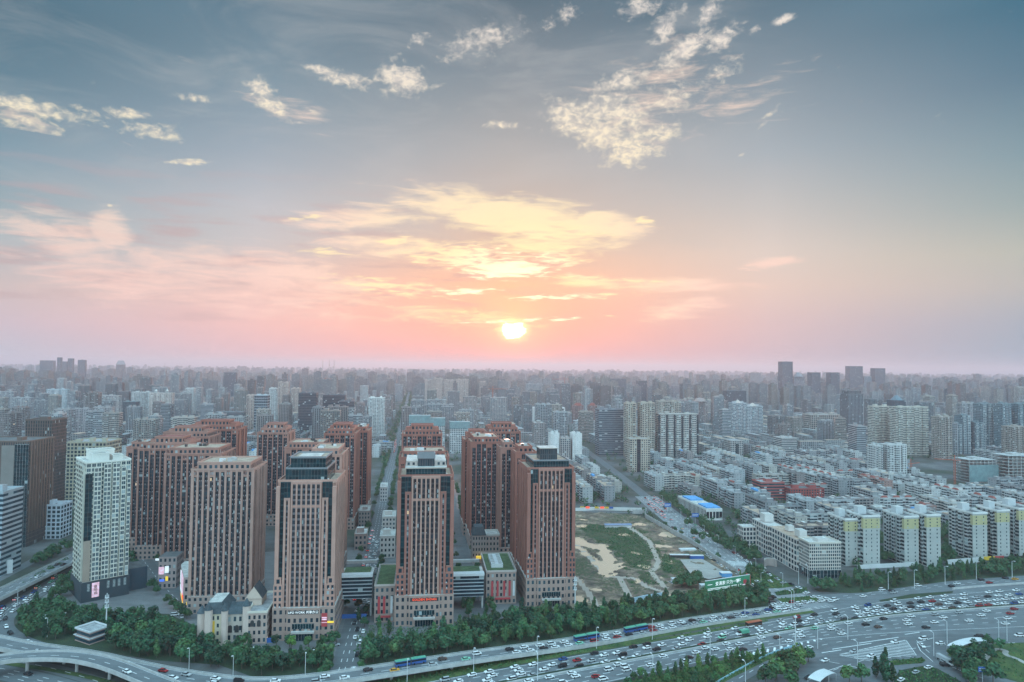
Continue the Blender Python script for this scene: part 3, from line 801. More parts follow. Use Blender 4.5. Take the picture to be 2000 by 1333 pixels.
def site_mat():
    m, T, b = new_mat('site_soil')
    at = T.sep(T.node('ShaderNodeAttribute', attribute_name='cover').outputs['Color'])
    co = T.node('ShaderNodeTexCoord').outputs['Object']
    n = T.noise(co, 0.09, 7, 0.68); n2 = T.noise(co, 0.5, 4, 0.65); n3 = T.noise(T.mapping(co, rot=(0, 0, R(25)), sc=(1, 3, 1)), 0.2, 4, 0.6)
    soil = T.ramp(n, [(0.34, (0.050, 0.040, 0.034)), (0.46, (0.125, 0.092, 0.070)), (0.55, (0.23, 0.165, 0.12)), (0.66, (0.42, 0.31, 0.23))])
    soil = T.mix(T.smooth(n3, 0.5, 0.7, 0, .5), soil, (0.27, 0.22, 0.19))
    gr = T.mix(T.smooth(n2, 0.3, 0.7), (0.025, 0.045, 0.022), (0.075, 0.095, 0.045))
    g = T.smooth(T.math('ADD', at[0], T.math('MULTIPLY', T.math('SUBTRACT', n2, 0.5), 1.5)), 0.35, 0.6)
    c = T.mix(g, soil, gr)
    c = T.mix(T.smooth(T.math('ADD', at[1], T.math('MULTIPLY', T.math('SUBTRACT', n2, 0.5), 0.7)), 0.4, 0.65, 0, .8), c, (0.44, 0.37, 0.32))
    T.l.new(c, b.inputs['Base Color']); b.inputs['Roughness'].default_value = 0.9
site_mat()
def site():
    xs = [p[0] for p in SITE]; ys = [p[1] for p in SITE]; st = 1.5
    nx, ny = int((max(xs) - min(xs)) / st) + 1, int((max(ys) - min(ys)) / st) + 1
    vid = {}; V = []; F = []; C = []
    for j in range(ny + 1):
        for i in range(nx + 1):
            x, y = min(xs) + i * st, min(ys) + j * st
            if not inpoly((x, y), SITE): continue
            tr = min(dist_line((x, y), t) for t in TRACKS)
            jx, jy = 8 * mnoise.noise((x * .07, y * .07, 1.3)) + 5 * mnoise.noise((x * .22, y * .22, 4.4)), 8 * mnoise.noise((x * .07, y * .07, 8.3)) + 5 * mnoise.noise((x * .22, y * .22, 6.4))
            wet = inpoly((x + jx, y + jy), POND) or any(inpoly((x + jx, y + jy), q) for q in PUD)
            if mnoise.noise((x * .05, y * .05, 12.0)) > .42 and tr > 4: wet = True
            green = 0.8 if any(inpoly((x + 1.6 * jx, y + 1.6 * jy), q) for q in GREEN) else 0.40 + .35 * mnoise.noise((x * .03, y * .03, 21.0))
            hh = 0.62 + 2.6 * max(0, mnoise.noise((x * .035, y * .035, 3.1))) + 0.9 * mnoise.noise((x * .16, y * .16, 0)) + .4 * mnoise.noise((x * .45, y * .45, 2))
            z = 0.15 if wet else max(0.5, hh * (0.5 if tr < 3 else 1))
            vid[i, j] = len(V); V.append((x, y, z)); C.append((green if tr > 3 else 0.0, 1.0 if tr < 2.2 else 0.0, 0, 1))
    for (i, j) in vid:
        if (i + 1, j) in vid and (i, j + 1) in vid and (i + 1, j + 1) in vid: F.append((vid[i, j], vid[i + 1, j], vid[i + 1, j + 1], vid[i, j + 1]))
    me = bpy.data.meshes.new('muddy_ground'); me.from_pydata(V, [], F); me.materials.append(MATS['site_soil'])
    a = me.color_attributes.new('cover', 'FLOAT_COLOR', 'POINT'); a.data.foreach_set('color', [k for c in C for k in c])
    me.polygons.foreach_set('use_smooth', [True] * len(F)); me.update()
    o = bpy.data.objects.new('muddy_ground', me); col.objects.link(o); structure(o)
site(); KEEP.append(SITE)
m_, T_, b_ = new_mat('muddy_water')
b_.inputs['Base Color'].default_value = (0.60, 0.42, 0.29, 1); b_.inputs['Roughness'].default_value = 0.08; b_.inputs['Specular IOR Level'].default_value = 0.9
cx_ = sum(p[0] for p in SITE) / len(SITE); cy_ = sum(p[1] for p in SITE) / len(SITE)
sheet('pond', [(cx_ + (x - cx_) * .955, cy_ + (y - cy_) * .955) for x, y in SITE], 0.40, 'muddy_water')

# ------------------------------------------------------------------ the brick towers
BRICK_A = (0.48, 0.28, 0.23); BRICK_B = (0.33, 0.142, 0.112); BRICK_C = (0.37, 0.20, 0.165)
def strip_part(t, box, mat, ch, cw=None, name='window_strip', faces='f'):
    mb = MB(); x0, x1, y0, y1, z0, z1 = box
    w = max(x1 - x0, y1 - y0) if cw is None else cw
    if cw is None and w > 1.5: w = w / 2 + .01
    mb.box(x0, x1, y0, y1, z0, z1, mat, 'roof_dark', cw=w, ch=ch)
    return mb.build(name, t, BRICK_C)

def text_part(name, body, size, mat, parent, loc, rot, depth=0.12, space=1.0):
    cu = bpy.data.curves.new(name, 'FONT'); cu.body = body; cu.size = size; cu.extrude = depth; cu.space_character = space
    cu.align_x = 'CENTER'; cu.align_y = 'CENTER'; cu.resolution_u = 2
    tmp = bpy.data.objects.new('tmp', cu); col.objects.link(tmp)
    dg = bpy.context.evaluated_depsgraph_get(); dg.update()
    me = bpy.data.meshes.new_from_object(tmp.evaluated_get(dg))
    bpy.data.objects.remove(tmp)
    me.materials.clear(); me.materials.append(MATS[mat])
    o = bpy.data.objects.new(name, me); col.objects.link(o); o.parent = parent; o.location = loc; o.rotation_euler = rot
    return o

plain('lit_white', (0.8, 0.8, 0.8), var=0, emit=(0.85, 0.95, 1.0), strength=0.5)
plain('lit_red', (0.7, 0.08, 0.04), var=0, emit=(1.0, 0.12, 0.05), strength=0.9)
plain('lit_yellow', (0.8, 0.55, 0.05), var=0, emit=(1.0, 0.65, 0.08), strength=0.6)
plain('lit_pink', (0.8, 0.5, 0.6), var=0.5, scale=0.6, emit=(1.0, 0.62, 0.75), strength=0.35)
plain('lit_blue', (0.1, 0.2, 0.8), var=0, emit=(0.1, 0.25, 1.0), strength=0.5)
plain('red_banner', (0.45, 0.06, 0.07), var=0.1); plain('blue_sheet', (0.03, 0.13, 0.42), var=0.2); plain('yellow_sheet', (0.75, 0.48, 0.05), var=0.1)
plain('teal_net', (0.17, 0.28, 0.30), var=0.2, scale=0.2)

def office_tower(loc, rz, W, D, H, brick, label, crown, sign=None, banner=False, bay=None, glass='strip_office'):
    bay = bay or brick
    t = thing('brick_office_tower', label, 'office tower', loc, rz)
    X = W / 2
    # lower storeys of stone, with their own windows
    p = MB(); p.box(-X - .5, X + .5, -.5, D + .5, 0, 18.5, 'stone_punch', 'roof_pale', 3.1, 4.6)
    p.box(-9.4, 9.4, -1.3, -.5, 0, 18.5, ['stone_punch', 'paint', 'paint', 'paint'], 'roof_pale', 3.1, 4.6)
    p.build('podium', t, (0.37, 0.265, 0.23))
    e = MB(); e.box(-5.6, 5.6, -1.6, -1.32, 0.0, 4.2, 'curtain', 'roof_dark', 1.6, 4.2); e.build('entrance', t)
    cn = MB(); cn.box(-6.4, 6.4, -3.4, -1.34, 4.5, 5.6, 'paint', 'roof_pale'); cn.build('canopy', t, (0.45, 0.42, 0.40))
    g = MB(); g.box(-6.2, 6.2, -1.5, -1.32, 6.6, 9.6, 'curtain', 'roof_dark', 1.5, 3.0); g.build('display_window', t)
    w = MB()
    z0 = 18.5
    body = 1.6
    w.box(-X + body, X - body, body, D - body, z0, H - 1, 'brick', 'roof_tan')
    # front: central bay with seven piers, lower side bays, corner pilasters
    wb = MB(); cb = 8.6; n = 6; pw = 0.95; gap = (2 * cb - pw) / n
    zt = H
    for i in range(n + 1):
        x = -cb + i * gap
        wb.box(x, x + pw, -.2, body, z0, zt, 'brick')
    ztop2 = H - 15
    for i in range(n):                                   # bands across the bay
        a, b = -cb + i * gap + pw, -cb + (i + 1) * gap
        wb.box(a, b, .1, body, zt - 1.5, zt - .01, 'brick'); wb.box(a, b, .1, body, ztop2, ztop2 + 1.3, 'brick')
        strip_part(t, (a, b, .7, body - .05, z0, ztop2), glass, 3.25)
        strip_part(t, (a, b, .7, body - .05, ztop2 + 1.3, zt - 1.5), glass, 3.25)
    wb.build('central_bay', t, bay)
    zs = H - 9.5
    for s in (-1, 1):
        a, b = sorted((s * (cb + .36), s * (cb + 3.9)))
        m = (a + b) / 2
        w.box(a, m - .55, 0.05, body, z0, zs, 'brick'); w.box(m + .55, b, 0.05, body, z0, zs, 'brick')
        w.box(m - .55, m + .55, 0.15, body, zs - 1.2, zs - .02, 'brick')
        strip_part(t, (m - .55, m + .55, .8, body - .05, z0, zs - 1.2), 'strip_office', 3.25)
        a, b = sorted((s * (cb + 4.0), s * (X - 2.3)))
        strip_part(t, (a, b, .9, body - .02, 34, H - .3), 'curtain', 3.25, 1.8, 'corner_glazing')
        a, b = sorted((s * (cb + .4), s * (X - 2.3)))
        strip_part(t, (a, b, .95, body - .02, zs + .02, H - .35), 'curtain', 3.25, 1.8, 'corner_glazing')
        # lower corner block with a step
        a, b = sorted((s * (cb + 3.6), s * (X + .2)))
        mb = MB(); mb.box(a, b, -.35, body + .2, z0, 31.5, 'brick_punch', 'roof_tan', 2.6, 3.3); mb.build('corner_block', t, brick)
        mb = MB(); mb.box(a + .8, b - .8, -.1, body + .1, 31.5, 35.5, 'brick_punch', 'roof_tan', 2.6, 3.3); mb.build('corner_block', t, brick)
        a, b = sorted((s * (X - 2.2), s * X))
        w.box(a, b, 0.0, 3.2, z0, H - 3, 'brick'); w.box(a, b, D - 3.2, D, z0, H - 3, 'brick')
        # sides: ribs with narrow glazed slots
        k = 7; gy = (D - 6.4) / k
        for i in range(k):
            y = 3.2 + i * gy
            a, b = sorted((s * (X - body - .05), s * (X - (.1 if i % 2 else .6))))
            w.box(a, b, y, y + gy - 1.5, z0, H - 1.2, 'brick')
            a, b = sorted((s * (X - body + .02), s * (X - 1.0)))
            strip_part(t, (a, b, y + gy - 1.5, y + gy, z0, H - 3), 'strip_office', 3.25)
        a, b = sorted((s * (X - body), s * (X - .35)))
        w.box(a, b, 3.2, D - 3.2, H - 3, H - .6, 'brick')
    w.build('wall', t, brick)
    r = MB(); r.rim(-X + .1, X - .1, 3.3, D - .1, H - 1, H + .6, .5, 'brick'); r.build('parapet', t, brick)
    # crown
    for kind, x0, x1, y0, y1, a, b in crown:
        mb = MB()
        if kind == 'glass': mb.box(x0, x1, y0, y1, a, b, 'curtain', 'roof_tan', 1.9, 3.4); nm = 'glass_crown'; c = (.3, .3, .3)
        elif kind == 'stone': mb.box(x0, x1, y0, y1, a, b, 'stone_punch', 'roof_pale', 3.0, 3.2); nm = 'roof_storey'; c = (.43, .37, .34)
        elif kind == 'dark': mb.box(x0, x1, y0, y1, a, b, 'ribs', 'roof_tan', 1.5, 4.0); nm = 'lift_tower'; c = (.06, .07, .08)
        elif kind == 'frame': mb.rim(x0, x1, y0, y1, a, b, .6, 'paint'); nm = 'crown_frame'; c = (.22, .24, .26)
        else: mb.box(x0, x1, y0, y1, a, b, 'paint', 'roof_pale'); nm = 'roof_terrace'; c = (.50, .43, .38)
        mb.build(nm, t, c)
    for k in range(5):
        mb = MB(); x, y = random.uniform(-X + 4, X - 5), random.choice((4.5, D - 6)); mb.box(x, x + 2.2, y, y + 1.6, H - .9, H + .9, 'white_metal'); mb.build('roof_unit', t)
    if sign:
        txt, mat, z, size = sign
        bk = MB(); bk.box(-8.4, 8.4, -1.36, -1.31, z - 1.0, z + 1.0, 'dark_metal'); bk = bk.build('sign_panel', t)
        text_part('sign_lettering', txt, size, mat, bk, (0, -1.5, z), (R(90), 0, 0), .1)
    if banner:
        mb = MB(); mb.box(10.2, 13.4, -1.0, -.55, 7.5, 15, 'red_banner'); b_ = mb.build('banner', t, label='tall red banner with white bands')
        mb = MB()
        for a, c_ in ((12.3, 12.9), (11.2, 12.0), (9.6, 10.0)): mb.box(10.35, 13.25, -1.08, -1.02, a, c_, 'lit_pink')
        mb.build('banner_band', b_)
        mb = MB(); mb.box(13.5, 17.2, -1.1, -.9, 9.5, 10.5, 'lit_yellow'); mb.build('light_box', t, label='yellow lit sign box')
    BLOCKED.append((loc[0] - math.sin(rz) * D / 2, loc[1] + math.cos(rz) * D / 2, 30))
    return t

def base_at(px0, px1, yb):         # centre of a front face on the ground between two columns of the photo
    a, b = G(px0, yb), G(px1, yb)
    return (a + b) / 2, (b - a).length
def tower_crown1(X, D, H):
    return [('glass', -12.6, 11.2, 3.6, D - 6, H - .98, H + 6.6), ('frame', -12.6, 11.2, 3.6, D - 6, H + 6.61, H + 7.5), ('glass', -10.4, 9.6, 6.5, D - 9, H + 6.62, H + 12.6), ('frame', -10.8, 10.0, 6.1, D - 8.6, H + 12.61, H + 13.6), ('terrace', -7, 6, 11, D - 14, H + 12.62, H + 13.2)]
def tower_crown2(X, D, H):
    return [('glass', -12.2, 12.2, 3.4, D - 4, H - .98, H + 4.2), ('terrace', -12.8, 12.8, 2.9, D - 3.5, H + 4.21, H + 5.0), ('stone', -12.4, 12.4, 8, D - 5, H + 5.01, H + 8.3), ('dark', -5.2, 5.2, 7.2, 15, H + 5.02, H + 9.8), ('frame', -5.6, 5.6, 6.8, 15.4, H + 9.81, H + 13.2)]
def tower_crown3(X, D, H):
    return [('glass', -11.5, 12.5, 3.4, D - 6, H - .98, H + 4.6), ('frame', -11.9, 12.9, 3.2, D - 5.6, H + 4.61, H + 5.5), ('dark', -6.2, 5.6, 9, 22, H + 4.62, H + 12.2), ('terrace', -6.6, 6.0, 8.6, 22.4, H + 12.21, H + 12.8)]
c, w = base_at(534, 650, 1250)
office_tower(c, R(6.0), 34, 40, 90.2, BRICK_A, 'pale brick office tower with a dark two-step glass crown and red banner, nearest of all', tower_crown1(17, 40, 90.2), ('UFO WORK 共享办公', 'lit_white', 15.9, 1.75), True)
c, w = base_at(772, 884, 1222)
office_tower(c, R(7.5), 34.6, 42, 90.2, BRICK_B, 'red brick office tower with pale roof terrace and glowing red letters above its entrance', tower_crown2(17, 42, 90.2), ('GOLDEN SHOAN', 'lit_red', 16.0, 1.9), False, (0.46, 0.27, 0.22), 'strip_dark')
c, w = base_at(1028, 1123, 1184)
office_tower(c, R(8.5), 32.6, 42, 90.2, BRICK_B, 'dark red brick office tower with black lift block on top, beside the muddy building site', tower_crown3(16, 42, 90.2), None, False, (0.42, 0.215, 0.175), 'strip_dark')

def flat_tower(loc, rz, W, D, H, brick, label, strips=11, plain_front=False, wing=0.0, kind=0):
    """brick apartment tower: piers with window strips between them, stepped top storeys"""
    t = thing('brick_apartment_tower', label, 'apartment tower', loc, rz, 'brick apartment towers')
    X = W / 2; body = 1.5; w = MB(); zb = 11.0
    p = MB(); p.box(-X - .3, X + .3, -.3, D + .3, 0, zb, 'stone_punch', 'roof_pale', 3.4, 3.7); p.build('podium', t, (0.40, 0.30, 0.27))
    w.box(-X + body, X - body, body, D - body, zb, H - .5, 'brick', 'roof_tan')
    pw = 1.25 if kind == 0 else .95; gap = (W - pw) / strips
    for i in range(strips + 1):
        x = -X + i * gap
        out = .55 if (kind == 1 and strips * .3 < i < strips * .72) else 0.0
        wide = .5 if i in (0, strips) else 0
        w.box(x - (wide if i else 0), x + pw + (wide if i < strips else 0) - (0 if i else 0), -out, body, zb, H, 'brick')
    for i in range(strips):
        a, b = -X + i * gap + pw, -X + (i + 1) * gap
        if i == 0: a += .5
        if i == strips - 1: b -= .5
        zt = H - (1.2 if (i + kind) % 3 else 4.3)
        if zt < H - 2 and kind < 2:
            w.box(a, b, .25, body, H - 4.3, H - 3.4, 'brick')
            strip_part(t, (a, b, .6, body - .03, H - 3.4, H - .6), 'brick_punch', 3.0)
        else: w.box(a, b, .3, body, zt, H - .02, 'brick')
        strip_part(t, (a, b, .75, body - .03, zb, zt if zt > H - 2 else H - 4.3), 'strip', 3.05)
    ks = max(4, int(D / 6)); gy = (D - 2 * body) / ks
    for s in (-1, 1):
        for i in range(ks):
            y = body + i * gy; a, b = sorted((s * (X - body - .03), s * (X - (.0 if i % 3 == 1 else .7))))
            w.box(a, b, y, y + gy - 1.7, zb, H - 1, 'brick')
            a, b = sorted((s * (X - body + .02), s * (X - .95)))
            strip_part(t, (a, b, y + gy - 1.7, y + gy, zb, H - 2), 'strip', 3.05)
        a, b = sorted((s * (X - body), s * X)); w.box(a, b, D - body, D, zb, H - 1.02, 'brick')
    w.build('wall', t, brick)
    r = MB(); r.rim(-X - .2, X + .2, -.2, D + .2, H + .01, H + 1.1, .5, 'brick'); r.build('parapet', t, brick)
    s1 = MB(); s1.box(-X + 3, X - 3, 2.4, D - 3, H - .49, H + 4.0, 'brick_punch', 'roof_tan', 3.2, 4.2); s1o = s1.build('setback_storey', t, brick)
    rr = MB(); rr.rim(-X + 2.8, X - 2.8, 2.2, D - 2.8, H + 4.01, H + 5.0, .45, 'brick'); rr.build('parapet', s1o, brick)
    if kind == 1 or kind == 2:
        s2 = MB(); s2.box(-X * .55, X * .55, D * .28, D * .78, H + 4.02, H + 8.4, 'brick_punch', 'roof_red', 3.6, 4.4)
        s2o = s2.build('roof_pavilion', t, brick)
        for a in (-1, 1):
            q = MB(); q.box(*sorted((a * X * .8, a * X * .56)), D * .36, D * .7, H + 4.03, H + 6.6, 'brick', 'roof_red'); q.build('roof_shoulder', t, brick)
        rr = MB(); rr.rim(-X * .57, X * .57, D * .265, D * .795, H + 8.41, H + 9.2, .4, 'brick'); rr.build('parapet', s2o, brick)
    else:
        for k in range(6):
            q = MB(); x, y = random.uniform(-X + 5, X - 8), random.uniform(4, D - 9); q.box(x, x + random.uniform(1.5, 4), y, y + 2.2, H + 4.03, H + random.uniform(5.2, 6.4), random.choice(('white_metal', 'concrete', 'dark_metal'))); q.build('roof_unit', t)
    BLOCKED.append((loc[0] - math.sin(rz) * D / 2, loc[1] + math.cos(rz) * D / 2, max(W, D) * .62))
    return t
def ft(px0, px1, d, H, D, label, strips, brick=BRICK_C, kind=0, rz=6.5):
    a = CAM + ray(px0, hor(px0)) * (d / FPX); b = CAM + ray(px1, hor(px1)) * (d / FPX)
    a.z = b.z = 0
    flat_tower((a + b) / 2, R(rz), (b - a).length * .99, D, H, brick, label, strips, kind=kind)
ft(381, 500, 438, 90, 34, 'pale brick apartment tower directly behind the cream castle-like hall', 11, (0.45, 0.28, 0.235))
ft(328, 436, 519, 89, 36, 'brick tower half hidden behind its neighbour, lit screens at its foot', 10)
ft(276, 372, 556, 88, 40, 'tall brick tower just right of the white tower, red roof steps', 9, kind=1)
ft(253, 300, 580, 86, 26, 'narrow brick wing tower right behind the white tower, dark shaded front', 4, kind=3)
ft(316, 412, 628, 90, 34, 'brick tower with stepped roof rising behind the left cluster of brick towers', 8, kind=1)
ft(368, 466, 690, 91, 36, 'farthest left brick tower, dark front with long red roof line', 9, BRICK_B, 1)
ft(506, 566, 672, 90, 34, 'brick tower with pyramid-like red roof steps, standing alone left of the glass-crowned tower', 6, kind=1)
ft(560, 640, 572, 88, 34, 'brick tower with cluttered roof seen just above the glass-crowned tower', 7, kind=3)
ft(604, 671, 506, 91, 40, 'brick tower with pale roof edge right behind the glass-crowned tower', 6, BRICK_A)
ft(636, 697, 660, 91, 46, 'dark brick tower with red roof pavilion along the left side of the market street', 6, BRICK_B, 1)
ft(690, 722, 720, 88, 40, 'narrow shaded brick tower at the left edge of the market street, farthest along it', 3, BRICK_B, 3)
ft(782, 880, 500, 90.5, 34, 'dark red brick tower whose roof rim shows just behind the red-lettered tower', 9, BRICK_B, 3, 7.5)
ft(787, 866, 660, 91, 36, 'dark red brick tower with stepped pavilion roof, second behind the red-lettered tower', 8, BRICK_B, 1, 7.5)
ft(921, 984, 600, 91, 44, 'dark brick tower with long shaded left side, behind the small mansard-roofed house', 6, BRICK_B, 3, 8.5)
ft(908, 962, 645, 88, 30, 'red-roofed brick tower peeping over the dark tower behind the mansard-roofed house', 5, BRICK_B, 1, 8.5)
ft(950, 1019, 694, 91, 34, 'dark red brick tower with arched roof pavilion, farthest of the right-hand brick towers', 7, BRICK_B, 1, 8.5)
ft(979, 1012, 560, 91, 26, 'slim brick tower wedged between the dark tower and the black-topped office tower', 3, BRICK_C, 3, 8.5)
ft(1008, 1050, 525, 92, 24, 'brick tower with bright red flat roof just behind the black-topped office tower', 4, BRICK_B, 3, 8.5)

# ------------------------------------------------------------------ neighbours on the left
def white_tower():
    c = G(160, 1178)
    t = thing('white_tower', 'slim white apartment tower with beige corner and dark podium, left foreground', 'apartment tower', c, R(43))
    W, D, H = 26.5, 32, 91
    p = MB(); p.box(-1, W + 1, -1, D, 0, 13, 'paint', 'roof_dark'); p.build('podium', t, (0.035, 0.055, 0.07))
    p = MB(); p.box(W + 1.01, W + 14, 6, D - 8, 0, 15, 'paint', 'roof_dark'); p.build('podium', t, (0.03, 0.06, 0.085))
    w = MB(); w.box(0, W, 0, D, 13, H, ['resi_frame', 'resi', 'resi', 'resi'], 'roof_pale', 3.0, 3.05); w.build('wall', t, (0.60, 0.585, 0.52))
    for x0, x1, zt in ((4.6, 8.6, 88), (10.2, 14.2, 90), (15.4, 19.6, 90), (20.6, 23.4, 87), (24.2, 26.4, 85)):
        b = MB(); b.box(x0, x1, -1.5, -.01, 13.6, zt, ['resi_frame', 'paint', 'roof_pale', 'paint'], 'roof_pale', 2.0, 3.05); b.build('balcony_bay', t, (0.66, 0.645, 0.58))
    b = MB(); b.box(-.4, 3.8, -.5, -.01, 13.5, 40, 'paint'); b.box(-.4, 3.8, -.4, -.01, 40.01, 84, 'curtain', None, 2, 3.05); b.build('corner_panel', t, (0.36, 0.29, 0.24))
    for k in range(5):
        b = MB(); b.box(-1.3, -.01, 2 + k * 5.2, 5 + k * 5.2, 13.5, H - 2, ['paint', 'paint', 'paint', 'walkup'], 'roof_pale', 3, 3.05); b.build('balcony_bay', t, (0.58, 0.56, 0.49))
    r = MB(); r.rim(-.2, W + .2, -.2, D + .2, H + .01, H + 1.2, .4, 'paint'); r.build('parapet', t, (0.75, 0.75, 0.7))
    for x0, x1, y0, y1, h in ((4, 14, 3, 14, 5), (16, 22, 2, 12, 3.2), (5, 20, 16, 27, 6)):
        s = MB(); s.box(x0, x1, y0, y1, H + .01, H + h, 'paint', 'roof_dark'); s.rim(x0 - .2, x1 + .2, y0 - .2, y1 + .2, H + h + .01, H + h + 1, .35, 'paint'); s.build('roof_storey', t, (0.72, 0.72, 0.67))
    for x in (2.5, 14, 17.5, 20.5, 24):
        s = MB(); s.box(x, x + 1.4, -1.2, -1.02, 7, 11.6, 'grid', None, .7, 1.0); s.build('podium_window', t, (.5, .55, .55))
    s = MB(); s.box(5.2, 9.4, -1.25, -1.02, 2.5, 12, 'lit_pink'); so_ = s.build('sign_board', t, label='pink lit sign board')
    text_part('sign_lettering', '曼\n哈\n顿', 2.2, 'dark_metal', so_, (7.3, -1.35, 7.2), (R(90), 0, 0), .05)
    BLOCKED.append((c.x + 5, c.y + 22, 32))
white_tower()

def block(name, cat, label, loc, rz, W, D, H, mat, colr, roof='roof_grey', cw=3.3, ch=3.2, extra=(), bays=0, bayd=1.6, bay_mat=None, parapet=True, units=2, group=None, anchor='c', baycol=None, seed=None, mats4=None, podium=0.0):
    """a plain building: wall, roof with parapet and plant rooms, projecting bays"""
    t = thing(name, label, cat, loc, rz, group)
    X = W / 2
    w = MB(); w.box(-X, X, 0, D, 0, H, mats4 or mat, roof, cw, ch); w.build('wall', t, colr)
    if parapet:
        r = MB(); r.rim(-X - .15, X + .15, -.15, D + .15, H + .01, H + 1.0, .4, 'paint'); r.build('parapet', t, colr)
    for i in range(bays):
        x = -X + (i + .5) * W / bays; hw = W / bays * .27
        b = MB(); b.box(x - hw, x + hw, -bayd, -.01, 0, H - (0 if i % 2 else 1.5), bay_mat or mat, roof, cw, ch); b.build('bay', t, baycol or colr)
        b = MB(); b.box(x - hw, x + hw, D + .01, D + bayd, 0, H, bay_mat or mat, roof, cw, ch)
    rnd = random.Random(seed if seed is not None else int(loc[0] * 7 + loc[1]))
    for i in range(units):
        x = -X + (i + .5) * W / units + rnd.uniform(-1, 1); hw = min(W / units * .3, rnd.uniform(2.0, 4.5)); h = rnd.uniform(2.4, 4.6)
        b = MB(); b.box(x - hw, x + hw, D * .3, D * .3 + min(D * .5, rnd.uniform(4, 8)), H + .01, H + h, 'paint', roof); b.build('plant_room', t, colr)
    for (x0, x1, y0, y1, z0, z1, m, c_) in extra:
        b = MB(); b.box(x0, x1, y0, y1, z0, z1, m, roof, cw, ch); b.build('roof_storey' if z0 >= H else 'annex', t, c_)
    return t

def place(px0, px1, d, yaw=7.5, D=18.0):
    """front-face centre and width for a building filling two columns of the photo at distance d"""
    x = (px0 + px1) / 2; v = (x - CX) / FPX
    rel = abs(math.atan(v) + R(yaw))
    T = (px1 - px0) / FPX * d
    Dm = D
    while T - Dm * math.sin(rel) < .45 * T and Dm > 6: Dm *= .85
    W = (T - Dm * math.sin(rel)) / math.cos(rel)
    # the visible side lies left of the front for buildings to the right, and the other way round
    side = Dm * math.sin(math.atan(v) + R(yaw))
    off = side / 2
    cx = v * d + off
    return Vector((cx, d, 0)), max(W, 4), Dm
def hgt(x, yt, d): return CAM_H - (yt - hor(x)) * d / FPX
LM = 'landmark'
def lm(px0, px1, yt, d, name, cat, label, mat, colr, D=18.0, yaw=7.5, **kw):
    x = (px0 + px1) / 2
    loc, W, Dm = place(px0, px1, d, yaw, D)
    H = hgt(x, yt, d + Dm * .3) - kw.pop('drop', 0)
    t = block(name, cat, label, loc, R(yaw), W, Dm, H, mat, colr, **kw)
    BLOCKED.append((loc.x - math.sin(R(yaw)) * Dm / 2, loc.y + Dm / 2, max(W, Dm) * .55))
    return t, W, Dm, H
def yd(x, yb): return CAM_H * FPX / (yb - hor(x))

AT, OT = 'apartment tower', 'office tower'
# the brown and blue blocks at the far left edge
t, W, D, H = lm(-60, 96, 860, 585, 'brown_office_tower', OT, 'brown ribbed office tower with a dark glass corner at the left edge', 'ribs', (0.15, 0.115, 0.10), D=38, yaw=5, cw=1.9, ch=3.4, roof='roof_dark', units=2)
for i in range(9):
    b = MB(); b.box(W / 2, W / 2 + .9, 2 + i * 4, 3.2 + i * 4, 12, H, 'paint'); b.build('pier', t, (0.17, 0.125, 0.105))
b = MB(); b.box(W * .12, W * .3, -1.0, -.01, 0, H - 3, 'paint'); b.build('wall_panel', t, (0.22, 0.21, 0.20))
b = MB(); b.box(W * .3, W * .5, -.6, -.01, 0, H - 2, 'curtain', None, 2.2, 3.4); b.build('glass_corner', t)
lm(60, 128, 820, 668, 'brown_office_tower', OT, 'tall dark brown slab rising behind the ribbed tower at the left edge', 'ribs', (0.13, 0.10, 0.09), D=26, yaw=5, cw=2.2, ch=3.3, roof='roof_dark', units=1)
t, W, D, H = lm(-70, 41, 958, 505, 'banded_office_building', 'office building', 'blue-grey office block with horizontal window bands at the left edge', 'ribbon', (0.36, 0.43, 0.47), D=24, yaw=5, cw=6, ch=3.6)
lm(97, 146, 983, 615, 'white_office_block', 'office block', 'white mid-rise block with square windows left of the white tower', 'grid', (0.58, 0.66, 0.74), D=18, yaw=4, cw=4.2, ch=3.6, units=2)
lm(143, 236, 862, 740, 'shop_block', 'shop building', 'wide low block with yellow framed windows behind the white tower', 'grid', (0.42, 0.40, 0.31), D=36, yaw=6, cw=3.5, ch=4, units=3)

# ------------------------------------------------------------------ landmarks of the middle distance
GREY = (0.36, 0.37, 0.39); PALE = (0.56, 0.57, 0.57); TAN = (0.46, 0.40, 0.34); DARK = (0.15, 0.17, 0.19); BLUEW = (0.50, 0.58, 0.63); PINK = (0.52, 0.42, 0.38)
def apt(px0, px1, yt, yb, label, colr, mat='resi', D=17, bays=3, cat=AT, name='apartment_tower', **kw):
    return lm(px0, px1, yt, yd((px0 + px1) / 2, yb), name, cat, label, mat, colr, D=D, bays=bays, drop=3.0, **kw)
def off(px0, px1, yt, yb, label, colr, mat='ribbon', D=26, **kw):
    return lm(px0, px1, yt, yd((px0 + px1) / 2, yb), 'office_tower', OT, label, mat, colr, D=D, drop=2.5, **kw)
apt(-8, 32, 763, 822, 'grey tower slab at the left edge of the hazy middle city', GREY, bays=4)
apt(30, 66, 775, 826, 'grey ribbed slab, second from the left edge in the hazy middle city', (.40, .41, .43), bays=3)
apt(66, 96, 780, 822, 'dim grey slab beside the white-framed blue tower', (.32, .34, .36), bays=3)
apt(97, 136, 759, 810, 'blue-grey tower with bright white balcony frames, left part of the hazy city', BLUEW, 'resi_frame', bays=3, baycol=(.75, .78, .8))
apt(112, 146, 797, 857, 'grey-brown ribbed slab with pale roof behind the brown dark slab', (.37, .36, .37), bays=3)
apt(146, 181, 796, 856, 'grey-brown ribbed slab just right of its twin behind the brown dark slab', (.35, .34, .36), bays=3)
apt(188, 225, 793, 852, 'grey-brown ribbed slab with rounded bays, above the yellow-windowed low block', (.38, .37, .38), bays=3)
